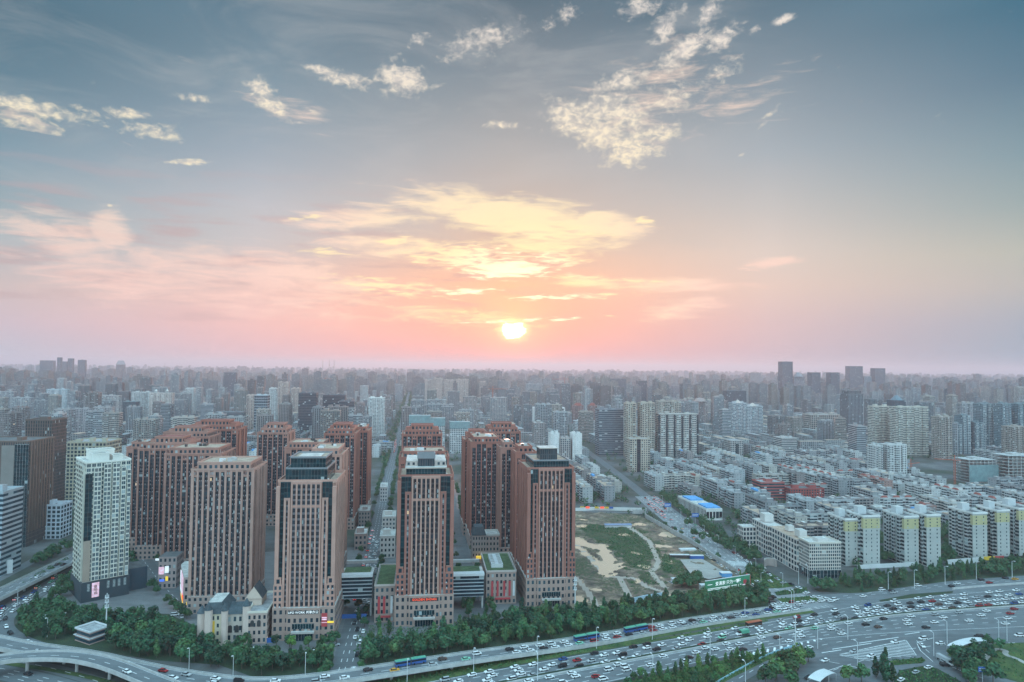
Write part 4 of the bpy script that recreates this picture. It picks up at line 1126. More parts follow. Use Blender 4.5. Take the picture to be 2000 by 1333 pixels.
apt(172, 236, 771, 834, 'wide pinkish slab tower with pale roof edge behind the ribbed slabs', (.45, .42, .42), bays=5)
off(245, 274, 783, 829, 'dark blue-green glass office cube among pale slabs at left', (.20, .28, .31), 'glass')
apt(262, 300, 764, 825, 'pale ribbed slab left of the pink-based tower pair', PALE, bays=4)
t, W, D, H = apt(297, 341, 766, 830, 'pale tower with pink base and twin crowned tops in the left middle city', (.60, .53, .50), bays=4)
for s in (-.25, .25):
    b = MB(); b.box(W * s - 4, W * s + 4, 2, 10, H, H + 6, 'grid', 'roof_pale', 2, 3); b.bar((W * s, 6, H + 6), (W * s, 6, H + 11), 3.2, 'paint', .4, 8); b.build('crown', t, (.66, .64, .62))
off(341, 367, 780, 826, 'grey gridded office block right of the pink-based tower', GREY, 'grid')
apt(365, 384, 757, 818, 'slim pale tower right of the gridded grey block', PALE, bays=2)
off(396, 424, 788, 832, 'dim grey office block left of the white-lined dark office', GREY)
off(423, 481, 803, 846, 'dark office block with white horizontal lines, just left of the lone brick tower', DARK, 'ribbon', cw=5)
t, W, D, H = off(439, 464, 727, 777, 'dark square tower standing tall over the left city haze', (.19, .22, .25), 'glass', bays=0, units=1)
t, W, D, H = off(316, 330, 733, 765, 'slender hazy tower with a needle spire, left part of the skyline', (.26, .28, .31), 'glass', units=0)
b = MB(); b.bar((0, 12, H), (0, 12, H + 22), 7, 'paint', 2, 8); b.bar((0, 12, H + 22), (0, 12, H + 72), 1.6, 'paint', .3, 6); b.build('spire', t, (.25, .27, .3))
off(333, 356, 724, 758, 'hazy slab behind the needle-spired tower', GREY, 'grid', units=1)
off(81, 107, 704, 748, 'broad dark hazy tower, leftmost of the skyline group at left', (.20, .23, .27), 'glass', units=0, D=40)
off(113, 122, 698, 750, 'tall slim hazy tower, left of the twin-topped skyline pair', (.20, .23, .27), 'glass', units=0)
off(122, 134, 706, 750, 'lower hazy block wedged between two slim skyline towers at left', (.22, .25, .29), 'glass', units=0)
off(134, 145, 700, 750, 'tall slim hazy tower, right of the twin-topped skyline pair', (.20, .23, .27), 'glass', units=0)
off(154, 169, 703, 752, 'hazy square tower standing alone right of the skyline pair at left', (.21, .24, .28), 'glass', units=1)
t, W, D, H = off(229, 245, 712, 745, 'faint far tower with tapered top in the left haze', (.26, .28, .31), 'glass', units=0)
b = MB(); b.bar((0, 13, H), (0, 13, H + 34), W * .62, 'paint', W * .36, 4); b.build('tapered_top', t, (.26, .28, .31))
apt(484, 501, 770, 838, 'pinkish slim slab left of the white-gridded glass tower', PINK, bays=2)
off(500, 529, 770, 846, 'glass tower with white grid lines behind the lone brick tower', (.46, .53, .58), 'glass', bays=0, cw=4, ch=6)
apt(528, 545, 757, 830, 'pale slab stuck to the right of the white-gridded glass tower', PALE, bays=2)
apt(545, 567, 745, 812, 'reddish-grey tower with pale jagged top, middle distance left of centre', PINK, bays=2)
apt(571, 590, 757, 818, 'reddish-grey slim tower left of the dark banded office', PINK, bays=2)
off(586, 623, 766, 846, 'dark banded glass office with stepped white lines, left one of three', (.11, .13, .155), 'glass_band', D=30, ch=3.6)
off(633, 678, 770, 842, 'dark banded glass office, tallest of the joined pair', (.10, .12, .145), 'glass_band', D=30, ch=3.6)
off(664, 695, 782, 846, 'dark banded glass office, lower of the joined pair', (.13, .15, .175), 'glass_band', D=24, ch=3.6)
t, W, D, H = apt(722, 754, 775, 853, 'bright white tower with dark chequered windows beside the market street', (.72, .72, .71), 'grid', bays=3, cw=2.6, ch=3.0)
off(705, 721, 753, 790, 'white tower with dark cap beyond the chequered tower', PALE, 'grid', units=1)
off(628, 642, 745, 790, 'tower under a blue net with a crane beside it, left of centre haze', GREY, 'grid', units=0)
off(649, 661, 743, 790, 'slim dark tower right of the blue-netted tower', (.26, .25, .26), 'grid', units=1)
off(756, 767, 740, 778, 'slim dark tower left of the tree-lined street far off', (.25, .24, .25), 'grid', units=1)
off(774, 788, 751, 785, 'grey tower at the far end of the tree-lined street', GREY, 'grid', units=1)
for i, (a, b_, y) in enumerate(((802, 842, 808), (840, 871, 813))):
    t, W, D, H = apt(a, b_, y + 14, 885, ('unfinished tower wrapped in teal netting above the red-lettered tower, left half' if not i else 'unfinished tower wrapped in teal netting above the red-lettered tower, right half'), PALE, 'grid', D=22, bays=0, units=0, name='tower_under_construction')
    n = MB(); n.box(-W / 2 - .8, W / 2 + .8, -.8, D + .8, H - 1, H + 13, 'teal_net'); n.build('safety_net', t)
t, W, D, H = apt(880, 919, 832, 885, 'unfinished tower with teal netting around its top, right of the wrapped pair', PALE, 'grid', D=22, bays=0, units=0, name='tower_under_construction')
n = MB(); n.box(-W / 2 - .8, W / 2 + .8, -.8, D + .8, H - 1, H + 11, 'teal_net'); n.build('safety_net', t)
apt(905, 932, 773, 838, 'reddish-grey gridded tower above the teal-netted unfinished tower', (.40, .35, .34), 'grid', bays=0)
apt(958, 991, 775, 838, 'grey gridded unfinished tower with a crane on its roof, near centre', (.44, .41, .41), 'grid', bays=2)
for i, (a, b_, y) in enumerate(((830, 846, 741), (846, 866, 738), (867, 890, 741), (891, 916, 740))):
    apt(a, b_, y, 786, ('pinkish slab, first of four in a row far behind the netted towers', 'pinkish slab, second of four in a row far behind the netted towers', 'pinkish slab, third of four in a row far behind the netted towers', 'pinkish slab, last of four in a row far behind the netted towers')[i], PINK, bays=2)
off(936, 950, 745, 782, 'hazy tower left of the roof crane, centre', PINK, 'grid'); off(955, 970, 744, 778, 'hazy dark tower directly behind the roof crane, centre', (.3, .28, .29), 'grid')
apt(1026, 1060, 749, 797, 'hazy ribbed grey tower right below the sun', GREY, bays=3)
off(1083, 1102, 749, 797, 'dark slim tower beside a long-armed crane, right of the sun', (.22, .22, .24), 'ribs')
t, W, D, H = off(1041, 1102, 796, 838, 'wide dark hall-like block in a white frame, right of centre', (.10, .11, .12), 'ribs', D=34, units=0)
f = MB(); f.box(-W / 2 - 3, -W / 2 - .01, -2, 30, 0, H + 3, 'paint'); f.box(W / 2 + .01, W / 2 + 3, -2, 30, 0, H + 3, 'paint'); f.box(-W / 2, W / 2, -2, 30, H + .02, H + 3, 'paint'); f.build('white_frame', t, (.62, .62, .62))
for a, b_, nm in ((1118, 1141, 'left'), (1148, 1167, 'right')):
    t, W, D, H = apt(a, b_, 790, 835, 'red-brown domed tower, %s one of a pair behind the white office block' % nm, (.33, .22, .21), bays=2, units=0)
    b = MB(); b.bar((0, 8, H), (0, 8, H + 7), W * .42, 'roof_red', W * .2, 10); b.build('dome', t)
off(1140, 1167, 755, 798, 'grey gridded tower left of the tall dark office in the haze', GREY, 'grid', units=1); off(1164, 1189, 747, 793, 'hazy slab touching the tall dark office on its left', (.34, .34, .36), 'ribs')
off(1188, 1223, 739, 789, 'tall dark office block, broad and flat-topped, in the right-centre haze', (.18, .19, .22), 'ribs', units=0)
off(1243, 1264, 743, 786, 'dark flat-topped tower right of the broad dark office', (.18, .20, .23), 'glass', units=0)
for a, b_, nm in ((1271, 1283, 'left'), (1290, 1301, 'right')): apt(a, b_, 751, 778, 'small tower wrapped in teal netting, %s one of two in the haze' % nm, (.30, .36, .38), 'grid', bays=0, units=0)
off(1312, 1354, 753, 781, 'broad grey block on the hazy skyline right of the netted towers', (.26, .27, .30), 'ribs', units=1)
for a, b_, y, nm in ((1352, 1382, 776, 'left'), (1389, 1421, 775, 'right')):
    t, W, D, H = apt(a, b_, y + 6, 831, 'brown-grey round-topped tower, %s one of two right of centre' % nm, (.33, .29, .29), bays=3, units=0)
    b = MB(); b.bar((0, 8, H), (0, 8, H + 9), W * .42, 'paint', W * .25, 10); b.build('rounded_top', t, (.34, .27, .26))
apt(1320, 1344, 780, 832, 'brown-grey slab left of the round-topped pair', (.35, .31, .31), bays=2)
off(1413, 1457, 762, 815, 'dark tower with crown-like top behind the peaked twin towers', (.15, .18, .21), 'glass', units=3, D=30)
for a, b_, y, nm in ((1424, 1458, 785, 'left'), (1450, 1489, 791, 'right')):
    t, W, D, H = apt(a, b_, y, 856, 'grey-white apartment tower with peaked crown, %s of the twins' % nm, (.47, .50, .53), 'resi_band', bays=3)
    b = MB(); b.bar((0, 8, H), (0, 8, H + 8), W * .3, 'paint', .5, 4); b.build('peak', t, (.5, .42, .38))
off(1163, 1218, 797, 889, 'dark grey glass office tower standing right of the brick towers', (.20, .22, .25), 'ribbon', D=30, cw=5, ch=3.4, units=3)
apt(1219, 1243, 785, 893, 'tall tan slab with dark seam, first of a pair behind the small tan tower', TAN, bays=2); apt(1246, 1279, 784, 893, 'tall tan slab with dark seam, second of a pair behind the small tan tower', TAN, bays=2)
apt(1281, 1330, 781, 878, 'tan slabs seen above the dark-striped apartment block', (.42, .38, .34), bays=4)
t, W, D, H = apt(1281, 1362, 805, 893, 'wide beige apartment block with dark vertical stripes, right of centre', (.49, .46, .43), 'resi_band', D=20, bays=5, baycol=(.52, .49, .46))
for i in range(6):
    b = MB(); x = -W / 2 + i * W / 5; b.box(x - 1.3, x + 1.3, -.9, -.01, 0, H - 1, 'glass_band', None, 2.6, 3); b.build('stair_strip', t, (.06, .065, .07))
t, W, D, H = apt(1224, 1270, 853, 921, 'small tan tower with a dark split and brick-topped left half', TAN, 'resi', D=20, bays=0, units=1)
b = MB(); b.box(-W * .16, W * .02, -.5, -.01, 0, H, 'glass_band', None, 4, 3); b.build('dark_seam', t, (.05, .05, .055))
off(1120, 1163, 820, 850, 'low white office block behind the brick towers, right of centre', (.70, .72, .74), 'ribbon', D=24)
for a, b_, nm in ((1072, 1094, 'left'), (1114, 1138, 'right')): apt(a, b_, 843, 908, 'white-walled %s wing of the slab behind the black-topped tower' % nm, (.68, .67, .66), 'blank', bays=1, D=22)
apt(1092, 1116, 852, 908, 'grey windowed middle of the slab behind the black-topped tower', (.45, .41, .40), 'grid', bays=0)
off(1521, 1548, 706, 782, 'tallest dark tower on the right skyline', (.20, .23, .27), 'glass', units=1, D=44)
t, W, D, H = off(1546, 1571, 735, 782, 'round-shouldered hazy tower leaning on the tallest right skyline tower', (.22, .25, .29), 'resi', units=0)
b = MB(); b.bar((0, 12, H), (0, 12, H + 22), W * .42, 'paint', W * .12, 8); b.build('rounded_top', t, (.22, .25, .28))
off(1578, 1602, 727, 788, 'grey skyline tower, left one of two equal flat tops', (.25, .27, .31), 'glass', units=0, D=40); off(1615, 1639, 727, 788, 'grey skyline tower, right one of two equal flat tops', (.25, .27, .31), 'glass', units=0, D=40)
off(1653, 1684, 715, 775, 'broad grey tower on the right skyline', (.24, .27, .31), 'glass', units=0, D=44); off(1683, 1701, 735, 775, 'low banded block between two right skyline towers', (.26, .30, .34), 'ribbon', units=0); off(1702, 1728, 719, 775, 'rightmost tall grey tower of the skyline group', (.24, .27, .31), 'glass', units=0, D=44)
t, W, D, H = off(1643, 1684, 768, 858, 'dark ribbed office tower left of the big beige slab', (.19, .205, .23), 'ribs', D=30, units=0)
b = MB(); b.box(-W * .42, W * .42, 3, 26, H, H + 8, 'ribs', 'roof_dark'); b.build('roof_storey', t, (.17, .18, .2))
t, W, D, H = off(1734, 1767, 780, 850, 'dark domed tower peering over the big beige slab', (.13, .18, .22), 'glass', units=0)
b = MB(); b.bar((0, 12, H), (0, 12, H + 12), W * .46, 'paint', W * .1, 8); b.bar((0, 12, H + 12), (0, 12, H + 20), .8, 'paint', .2); b.build('dome', t, (.12, .19, .23))
apt(1697, 1739, 791, 884, 'left part of the big beige slab building, even grid of windows', (.53, .50, .44), 'resi_band', D=18, bays=3, cw=3.0); t, W, D, H = apt(1742, 1808, 792, 890, 'right part of the big beige slab building with white end', (.53, .50, .44), 'resi_band', D=18, bays=4, cw=3.0)
for a, b_, y, nm in ((1850, 1876, 826, 'leftmost'), (1866, 1893, 808, 'second'), (1890, 1918, 822, 'third'), (1904, 1936, 786, 'tallest')):
    apt(a, b_, y, 886, '%s of the blue-green towers framed in white, right side' % nm, (.21, .27, .30), 'resi_frame', D=20, bays=2, baycol=(.50, .55, .57))
for a, b_, nm in ((1944, 1972, 'left'), (1974, 2012, 'right')): apt(a, b_, 786, 890, 'tall teal slab tower at the right edge, %s of two' % nm, (.20, .27, .30), 'resi_frame', D=22, bays=3, baycol=(.34, .40, .43))
for a, b_, y, nm in ((1695, 1722, 866, 'left'), (1720, 1767, 864, 'right')): apt(a, b_, y, 938, 'pale apartment tower with many small windows, %s half of the pair over the red-roofed rows' % nm, (.55, .57, .57), 'resi', D=18, bays=3)
off(1570, 1641, 808, 850, 'wide beige hall with a tall square doorway, right middle distance', (.44, .40, .37), 'grid', D=40, cw=5, ch=5)
t, W, D, H = off(1414, 1451, 857, 893, 'square grey office with a tall dark glass slot', (.46, .44, .43), 'grid', D=30, units=0)
b = MB(); b.box(-2.6, 2.6, -.5, -.01, 2, H - 5, 'curtain', None, 2.6, 3); b.build('glass_slot', t)
off(1512, 1555, 852, 893, 'pale office slab with blank end wall beyond the red-roofed rows', (.50, .48, .47), 'ribbon', D=30)
apt(1755, 1776, 772, 800, 'hazy dark slabs right of the domed tower', (.26, .28, .31), bays=2); apt(1776, 1814, 757, 800, 'wide hazy slab behind the big beige slab', (.26, .30, .33), bays=4); off(1846, 1864, 758, 800, 'lone dark hazy tower between the beige slab and the teal towers', (.20, .25, .28), 'glass')

# red school buildings, hotel, yellow-topped flats, blue-roofed hall
lm(1527, 1606, 952, yd(1565, 978), 'school_building', 'school', 'dark red brick school block with two white stripes', 'brick_punch', (.33, .075, .07), D=22, roof='roof_dark', units=2)
lm(1470, 1530, 940, yd(1500, 975), 'school_building', 'school', 'red and white banded block left of the dark red school', 'ribbon', (.36, .11, .10), D=24, roof='roof_grey', units=1)
def hotel():
    c = G(1581, 1130); t = thing('hotel', 'large beige hotel block with rounded tiled front at the road corner', 'hotel', c, R(5))
    w = MB(); w.box(0, 25, 0, 16, 6, 26, 'grid', 'roof_pale', 1.7, 2.6); w.build('wall', t, (.56, .52, .48))
    w = MB(); w.box(-.3, 25.3, -.3, 16.3, 0, 6, 'curtain', 'roof_grey', 3, 3); w.build('ground_floor', t)
    w = MB(); w.box(-1.5, 14, 16.01, 62, 0, 25, ['walkup', 'walkup', 'walkup', 'grid'], 'roof_tan', 4.5, 4.2); w.build('rear_wing', t, (.58, .54, .51))
    w = MB(); w.box(-3, 10, 62.01, 92, 0, 25, ['walkup', 'walkup', 'walkup', 'grid'], 'roof_pale', 4.5, 4.2); w.build('rear_wing', t, (.58, .54, .51))
    w = MB(); w.box(-15, -3.2, 84, 96, 0, 19, 'grid', 'roof_pale', 3, 4); w.build('side_wing', t, (.58, .54, .51))
    for x, y, a, b, h in ((3, 20, 6, 8, 31), (4, 40, 5, 6, 30), (0, 74, 8, 9, 32), (8, 2, 9, 8, 29)):
        w = MB(); w.box(x, x + a, y, y + b, 25.6, h, 'paint', 'roof_pale'); w.build('roof_storey', t, (.6, .58, .56))
    w = MB(); w.rim(-.3, 25.3, -.3, 16.3, 26.01, 27.2, .5, 'paint'); w.build('parapet', t, (.6, .56, .5))
    w = MB()
    for k in range(7):
        a0, a1 = math.pi * k / 7, math.pi * (k + 1) / 7
        w.prism([(-16 + 5 * math.cos(a0), 30 + 5 * math.sin(a0)), (-16 + 5 * math.cos(a1), 30 + 5 * math.sin(a1)), (-16 + 4 * math.cos(a1), 30 + 4 * math.sin(a1)), (-16 + 4 * math.cos(a0), 30 + 4 * math.sin(a0))][::-1], 0, 6.0, 'paint', 'roof_pale')
    w.build('gate_arch', t, (.36, .31, .29))
    BLOCKED.append((c.x + 6, c.y + 10, 26)); BLOCKED.append((c.x - 1, c.y + 55, 26)); BLOCKED.append((c.x - 6, c.y + 88, 22))
hotel()
def yellow_flats(px0, px1, yt, yb, label, depth):
    d = yd((px0 + px1) / 2, yb); a = G(px0, yb); b = G(px1, yb); loc = (a + b) / 2; W = (b - a).length
    H = hgt((px0 + px1) / 2, yt, d)
    t = thing('yellow_topped_flats', label, 'apartment block', loc, R(7.5), 'apartment blocks with yellow tops')
    w = MB(); w.box(-W / 2, W / 2, 0, depth, 0, H, ['walkup_end', 'walkup', 'walkup', 'walkup'], 'roof_dark', 5.4, 3.0); w.build('wall', t, (.42, .44, .43))
    y = MB(); y.box(-W / 2 - .12, W / 2 + .12, -.12, 2.5, H - 9, H - 1.2, ['walkup_end', 'paint', 'paint', 'paint'], None, 5.4, 3.0); y.build('painted_band', t, (.46, .43, .25), label='yellow painted top storeys')
    for s in (-1, 1):
        for k in range(3):
            x0, x1 = sorted((s * (W / 2 + .01), s * (W / 2 + 1.3))); y0 = 4 + k * (depth - 6) / 3
            b_ = MB(); b_.box(x0, x1, y0, y0 + (depth - 6) / 3 - 3, 3, H - .6, 'walkup', 'roof_pale', 4.2, 3.0); b_.build('balcony_bay', t, (.45, .48, .48))
    r = MB(); r.rim(-W / 2 - .5, W / 2 + .5, -.5, depth + .5, H + .01, H + 1.5, .4, 'paint'); r.build('parapet', t, (.7, .71, .70))
    s_ = MB(); s_.box(-W * .25, W * .25, depth * .55, depth * .55 + 6, H + .02, H + 6, 'paint', 'roof_pale'); s_.build('plant_room', t, (.52, .56, .58))
    BLOCKED.append((loc.x - depth * .06, loc.y + depth / 2, depth * .56))
for a, b, yt, yb, lab, dp in ((1651, 1678, 1017, 1106, 'yellow-topped flats right beside the large beige hotel', 34), (1686, 1720, 1011, 1109, 'yellow-topped flats, second to the right of the beige hotel', 30), (1766, 1796, 1012, 1105, 'yellow-topped flats, third to the right of the beige hotel', 36), (1810, 1839, 1009, 1107, 'yellow-topped flats left of the dark gap with trees', 30),
                              (1900, 1930, 1005, 1095, 'yellow-topped flats just right of the dark gap with trees', 38), (1948, 1974, 1000, 1094, 'yellow-topped flats, second right of the dark tree gap', 30), (1990, 2024, 996, 1090, 'yellow-topped flats cut by the right edge', 38)):
    yellow_flats(a, b, yt, yb, lab, dp * .7)
def blue_hall():
    c = G(1395, 1017); t = thing('blue_roofed_hall', 'long pale hall with bright blue roof sheets beside the avenue', 'hall', c, R(9))
    w = MB(); w.box(-9, 9, 0, 40, 0, 12, ['walkup', 'ribs', 'ribs', 'ribs'], 'roof_pale', 3.4, 12); w.build('wall', t, (.64, .64, .62))
    w = MB(); w.box(-9, 9, 40.01, 74, 0, 12, ['walkup', 'ribs', 'ribs', 'ribs'], 'roof_pale', 3.4, 12); w.build('wall', t, (.64, .64, .62))
    for y0, y1 in ((3, 24), (44, 66)):
        r = MB(); r.box(-7, 8, y0, y1, 12.01, 13.4, 'roof_blue'); r.build('blue_roof', t)
    BLOCKED.append((c.x - 3, c.y + 20, 24)); BLOCKED.append((c.x - 6, c.y + 56, 24))
blue_hall()

# ------------------------------------------------------------------ podiums, sky bridges and the castle-like hall
def podium_block(px0, px1, yb, D, H, label, green=True, banners=(), rz=7.0, bmat='lit_pink'):
    c, W = base_at(px0, px1, yb); t = thing('podium_building', label, 'shop building', c, R(rz))
    w = MB(); w.box(-W / 2, W / 2, 0, D, 0, H, 'stone_punch', 'roof_grey', 3.0, 4.6); w.build('wall', t, (.37, .28, .25))
    r = MB(); r.rim(-W / 2 - .2, W / 2 + .2, -.2, D + .2, H + .01, H + 1.1, .5, 'paint'); r.build('parapet', t, (.5, .44, .41))
    if green:
        g = MB(); g.box(-W / 2 + 1, W / 2 - 1, 1, D - 1, H + .02, H + .55, 'roof_green'); g.build('roof_garden', t)
    for x, m in banners:
        b = MB(); b.box(x * W - .7, x * W + .7, -.5, -.2, H * .25, H * .72, m); b.build('banner', t)
    s = MB(); s.box(-W * .2, W * .3, -1.6, -.02, 3.4, 4.2, 'red_banner'); s.build('awning', t)
    BLOCKED.append((c.x, c.y + D / 2, max(W, D) * .6)); return t, W
podium_block(731, 770, 1216, 44, 22, 'stone podium with roof garden and red banners left of the red-lettered tower', True, ((-.28, 'red_banner'), (-.02, 'red_banner'), (.35, 'white_metal')))
t, W = podium_block(949, 1008, 1180, 44, 21, 'stone podium with roof plant and hanging banners left of the black-topped tower', True, ((-.3, 'red_banner'), (-.12, 'red_banner'), (.1, 'red_banner'), (.28, 'red_banner'), (.42, 'white_metal')))
b = MB(); b.box(-6, 2, 8, 34, 21.6, 24, 'white_metal'); 
for k in range(6): b.bar((-4.4, 10 + k * 4, 24), (-4.4, 10 + k * 4, 24.5), 1.2, 'concrete', n=8); b.bar((.2, 10 + k * 4, 24), (.2, 10 + k * 4, 24.5), 1.2, 'concrete', n=8)
b.build('cooling_plant', t)
def sky_bridge(px0, px1, yref, d, label):
    a = CAM + ray(px0, hor(px0)) * (d / FPX); b_ = CAM + ray(px1, hor(px1)) * (d / FPX); W = (b_ - a).length
    c = (a + b_) / 2; c.z = 0
    t = thing('sky_bridge', label, 'bridge', c, R(7))
    z0 = hgt((px0 + px1) / 2, yref, d); z1 = z0 + 13.5
    w = MB(); w.box(-W / 2, W / 2, 0, 20, z0, z1, 'glass_band', 'roof_pale', 3.0, 2.2); w.build('glass_hall', t, (.40, .46, .50))
    r = MB(); r.box(-W / 2 - .2, W / 2 + .2, -1.4, 4, z1 + .01, z1 + 1.6, 'white_metal'); r.build('roof_edge', t)
    g = MB(); g.box(-W / 2 + 2, W / 2 - 2, 6, 19, z1 + .02, z1 + .7, 'roof_green'); g.build('roof_garden', t)
    r = MB(); r.box(-W / 2, W / 2, 40, 42, z1 - 3, z1 - 1, 'concrete'); r.build('walkway', t)
    for x in (-W / 2 + .8, W / 2 - .8):
        p = MB(); p.bar((x, 3, 0), (x, 3, z0), .7, 'concrete'); p.bar((x, 17, 0), (x, 17, z0), .7, 'concrete'); p.build('pier', t)
sky_bridge(671, 734, 1164, 432, 'glass sky bridge between the red-bannered tower and the stone podium')
sky_bridge(886, 950, 1160, 448, 'glass sky bridge right of the red-lettered tower')
def gable(mb, x0, x1, y0, y1, z0, z1, roof, wall, axis='x', inset=0.0):
    if axis == 'x':
        ym = (y0 + y1) / 2
        mb.face([(x0, y0, z0), (x1, y0, z0), (x1 - inset, ym, z1), (x0 + inset, ym, z1)], roof); mb.face([(x1, y1, z0), (x0, y1, z0), (x0 + inset, ym, z1), (x1 - inset, ym, z1)], roof)
        mb.face([(x0, y1, z0), (x0, y0, z0), (x0 + inset, ym, z1)], roof if inset else wall); mb.face([(x1, y0, z0), (x1, y1, z0), (x1 - inset, ym, z1)], roof if inset else wall)
    else:
        xm = (x0 + x1) / 2
        mb.face([(x1, y0, z0), (x1, y1, z0), (xm, y1 - inset, z1), (xm, y0 + inset, z1)], roof); mb.face([(x0, y1, z0), (x0, y0, z0), (xm, y0 + inset, z1), (xm, y1 - inset, z1)], roof)
        mb.face([(x0, y0, z0), (x1, y0, z0), (xm, y0 + inset, z1)], roof if inset else wall); mb.face([(x1, y1, z0), (x0, y1, z0), (xm, y1 - inset, z1)], roof if inset else wall)
def mansard(mb, x0, x1, y0, y1, z0, z1, k, roof, cap='roof_pale'):
    lo = [(x0, y0), (x1, y0), (x1, y1), (x0, y1)]; hi = [(x0 + k, y0 + k), (x1 - k, y0 + k), (x1 - k, y1 - k), (x0 + k, y1 - k)]
    for i in range(4):
        a, b = lo[i], lo[(i + 1) % 4]; c, d = hi[(i + 1) % 4], hi[i]
        mb.face([(a[0], a[1], z0), (b[0], b[1], z0), (c[0], c[1], z1), (d[0], d[1], z1)], roof)
    mb.face([(p[0], p[1], z1) for p in hi], cap)
def castle():
    c, W = base_at(398, 508, 1258); t = thing('castle_hall', 'cream castle-like hall with slate roofs, turrets and arched windows behind the trees', 'hall', c, R(7))
    W = 34.0; cream = (.60, .54, .42); rose = (.45, .34, .30)
    w = MB(); w.box(-W / 2, -W / 2 + 13, 0, 22, 0, 17, 'stone_punch', 'roof_slate', 2.6, 4.2); w.build('wing', t, cream)
    w = MB(); w.box(-W / 2 + 13.01, W / 2 - 9.01, 3, 24, 0, 15.5, 'stone_punch', 'roof_slate', 3.0, 4.6); w.build('wing', t, (.55, .49, .44))
    w = MB(); w.box(W / 2 - 9, W / 2 + 2, -1, 34, 0, 17, 'stone_punch', 'roof_grey', 2.8, 4.4); w.build('wing', t, rose)
    r = MB(); mansard(r, -W / 2 - .4, -W / 2 + 13.2, -.4, 22.4, 17.01, 22.5, 3.2, 'roof_slate'); r.build('slate_roof', t)
    r = MB(); gable(r, -W / 2 + 13.2, W / 2 - 9.2, 2.6, 22, 15.52, 19.5, 'roof_slate', 'paint', 'x'); r.build('slate_roof', t)
    r = MB(); r.rim(W / 2 - 9.2, W / 2 + 2.2, -1.2, 34.2, 17.01, 18.2, .5, 'paint'); r.build('parapet', t, (.66, .62, .54))
    g = MB(); g.box(W / 2 - 13, W / 2 - 4, 12, 24, 17, 21, 'paint'); gable(g, W / 2 - 13.4, W / 2 - 3.6, 11.4, 24.6, 21.01, 28, 'roof_slate', 'paint', 'y'); g.build('gable_house', t, (.62, .50, .42))
    for x, y, z, rr in ((-W / 2, 1.5, 17.5, 2.5), (-W / 2 + 4.4, -1.4, 20, 2.2), (-W / 2 + 12.8, -.6, 19, 1.9), (W / 2 - 9.6, .6, 21, 2.2)):
        q = MB(); q.bar((x, y, 0), (x, y, z), rr, 'paint', n=8); q = q.build('turret', t, (.58, .47, .42))
        k = MB(); k.bar((x, y, z + .01), (x, y, z + 4.2), rr * 1.15, 'roof_slate', .15, 8); k.build('turret_roof', q)
    for i in range(3):
        q = MB(); x = -W / 2 + 15 + i * 3.6
        q.bar((x, 2.96, 8.2), (x, 2.7, 8.2), 1.15, 'dark_metal', n=10); q.box(x - 1.15, x + 1.15, 2.72, 2.95, 5.2, 8.2, 'dark_metal'); q.build('arched_window', t)
    for i in range(2):
        q = MB(); x = W / 2 - 6 + i * 3.6
        q.bar((x, -1.04, 12.2), (x, -1.3, 12.2), 1.0, 'dark_metal', n=10); q.box(x - 1, x + 1, -1.28, -1.05, 9.6, 12.2, 'dark_metal'); q.build('arched_window', t)
    q = MB(); q.box(-W / 2 + 5.5, -W / 2 + 7.4, -.3, -.01, 5, 13, 'yellow_sheet'); q.build('tall_window', t, label='tall pale yellow window')
    BLOCKED.append((c.x, c.y + 15, 22))
castle()
def mansard_house():
    c, W = base_at(922, 966, 1100); t = thing('mansard_house', 'old style stone house with slate mansard roof between the dark brick towers', 'house', c, R(8))
    w = MB(); w.box(-9, 2, 0, 14, 0, 22, 'stone_punch', 'roof_slate', 2.4, 4.2); w.build('wall', t, (.42, .36, .34))
    w = MB(); w.box(2.01, 13, 2, 18, 0, 21, 'stone_punch', 'roof_pale', 2.6, 4.2); w.build('wing', t, (.42, .34, .31))
    r = MB(); mansard(r, -9.3, 2.2, -.3, 14.3, 22.01, 28.5, 2.2, 'roof_slate', 'roof_slate'); r.build('slate_roof', t)
    r = MB(); r.rim(2.3, 13.3, 1.7, 18.3, 21.01, 22.4, .5, 'paint'); r.build('parapet', t, (.62, .6, .57))
    q = MB(); q.box(-6, -.5, -3, -.6, 4, 6, 'lit_yellow'); q.build('awning', t, label='bright yellow awning')
    BLOCKED.append((c.x, c.y + 8, 16))
mansard_house()
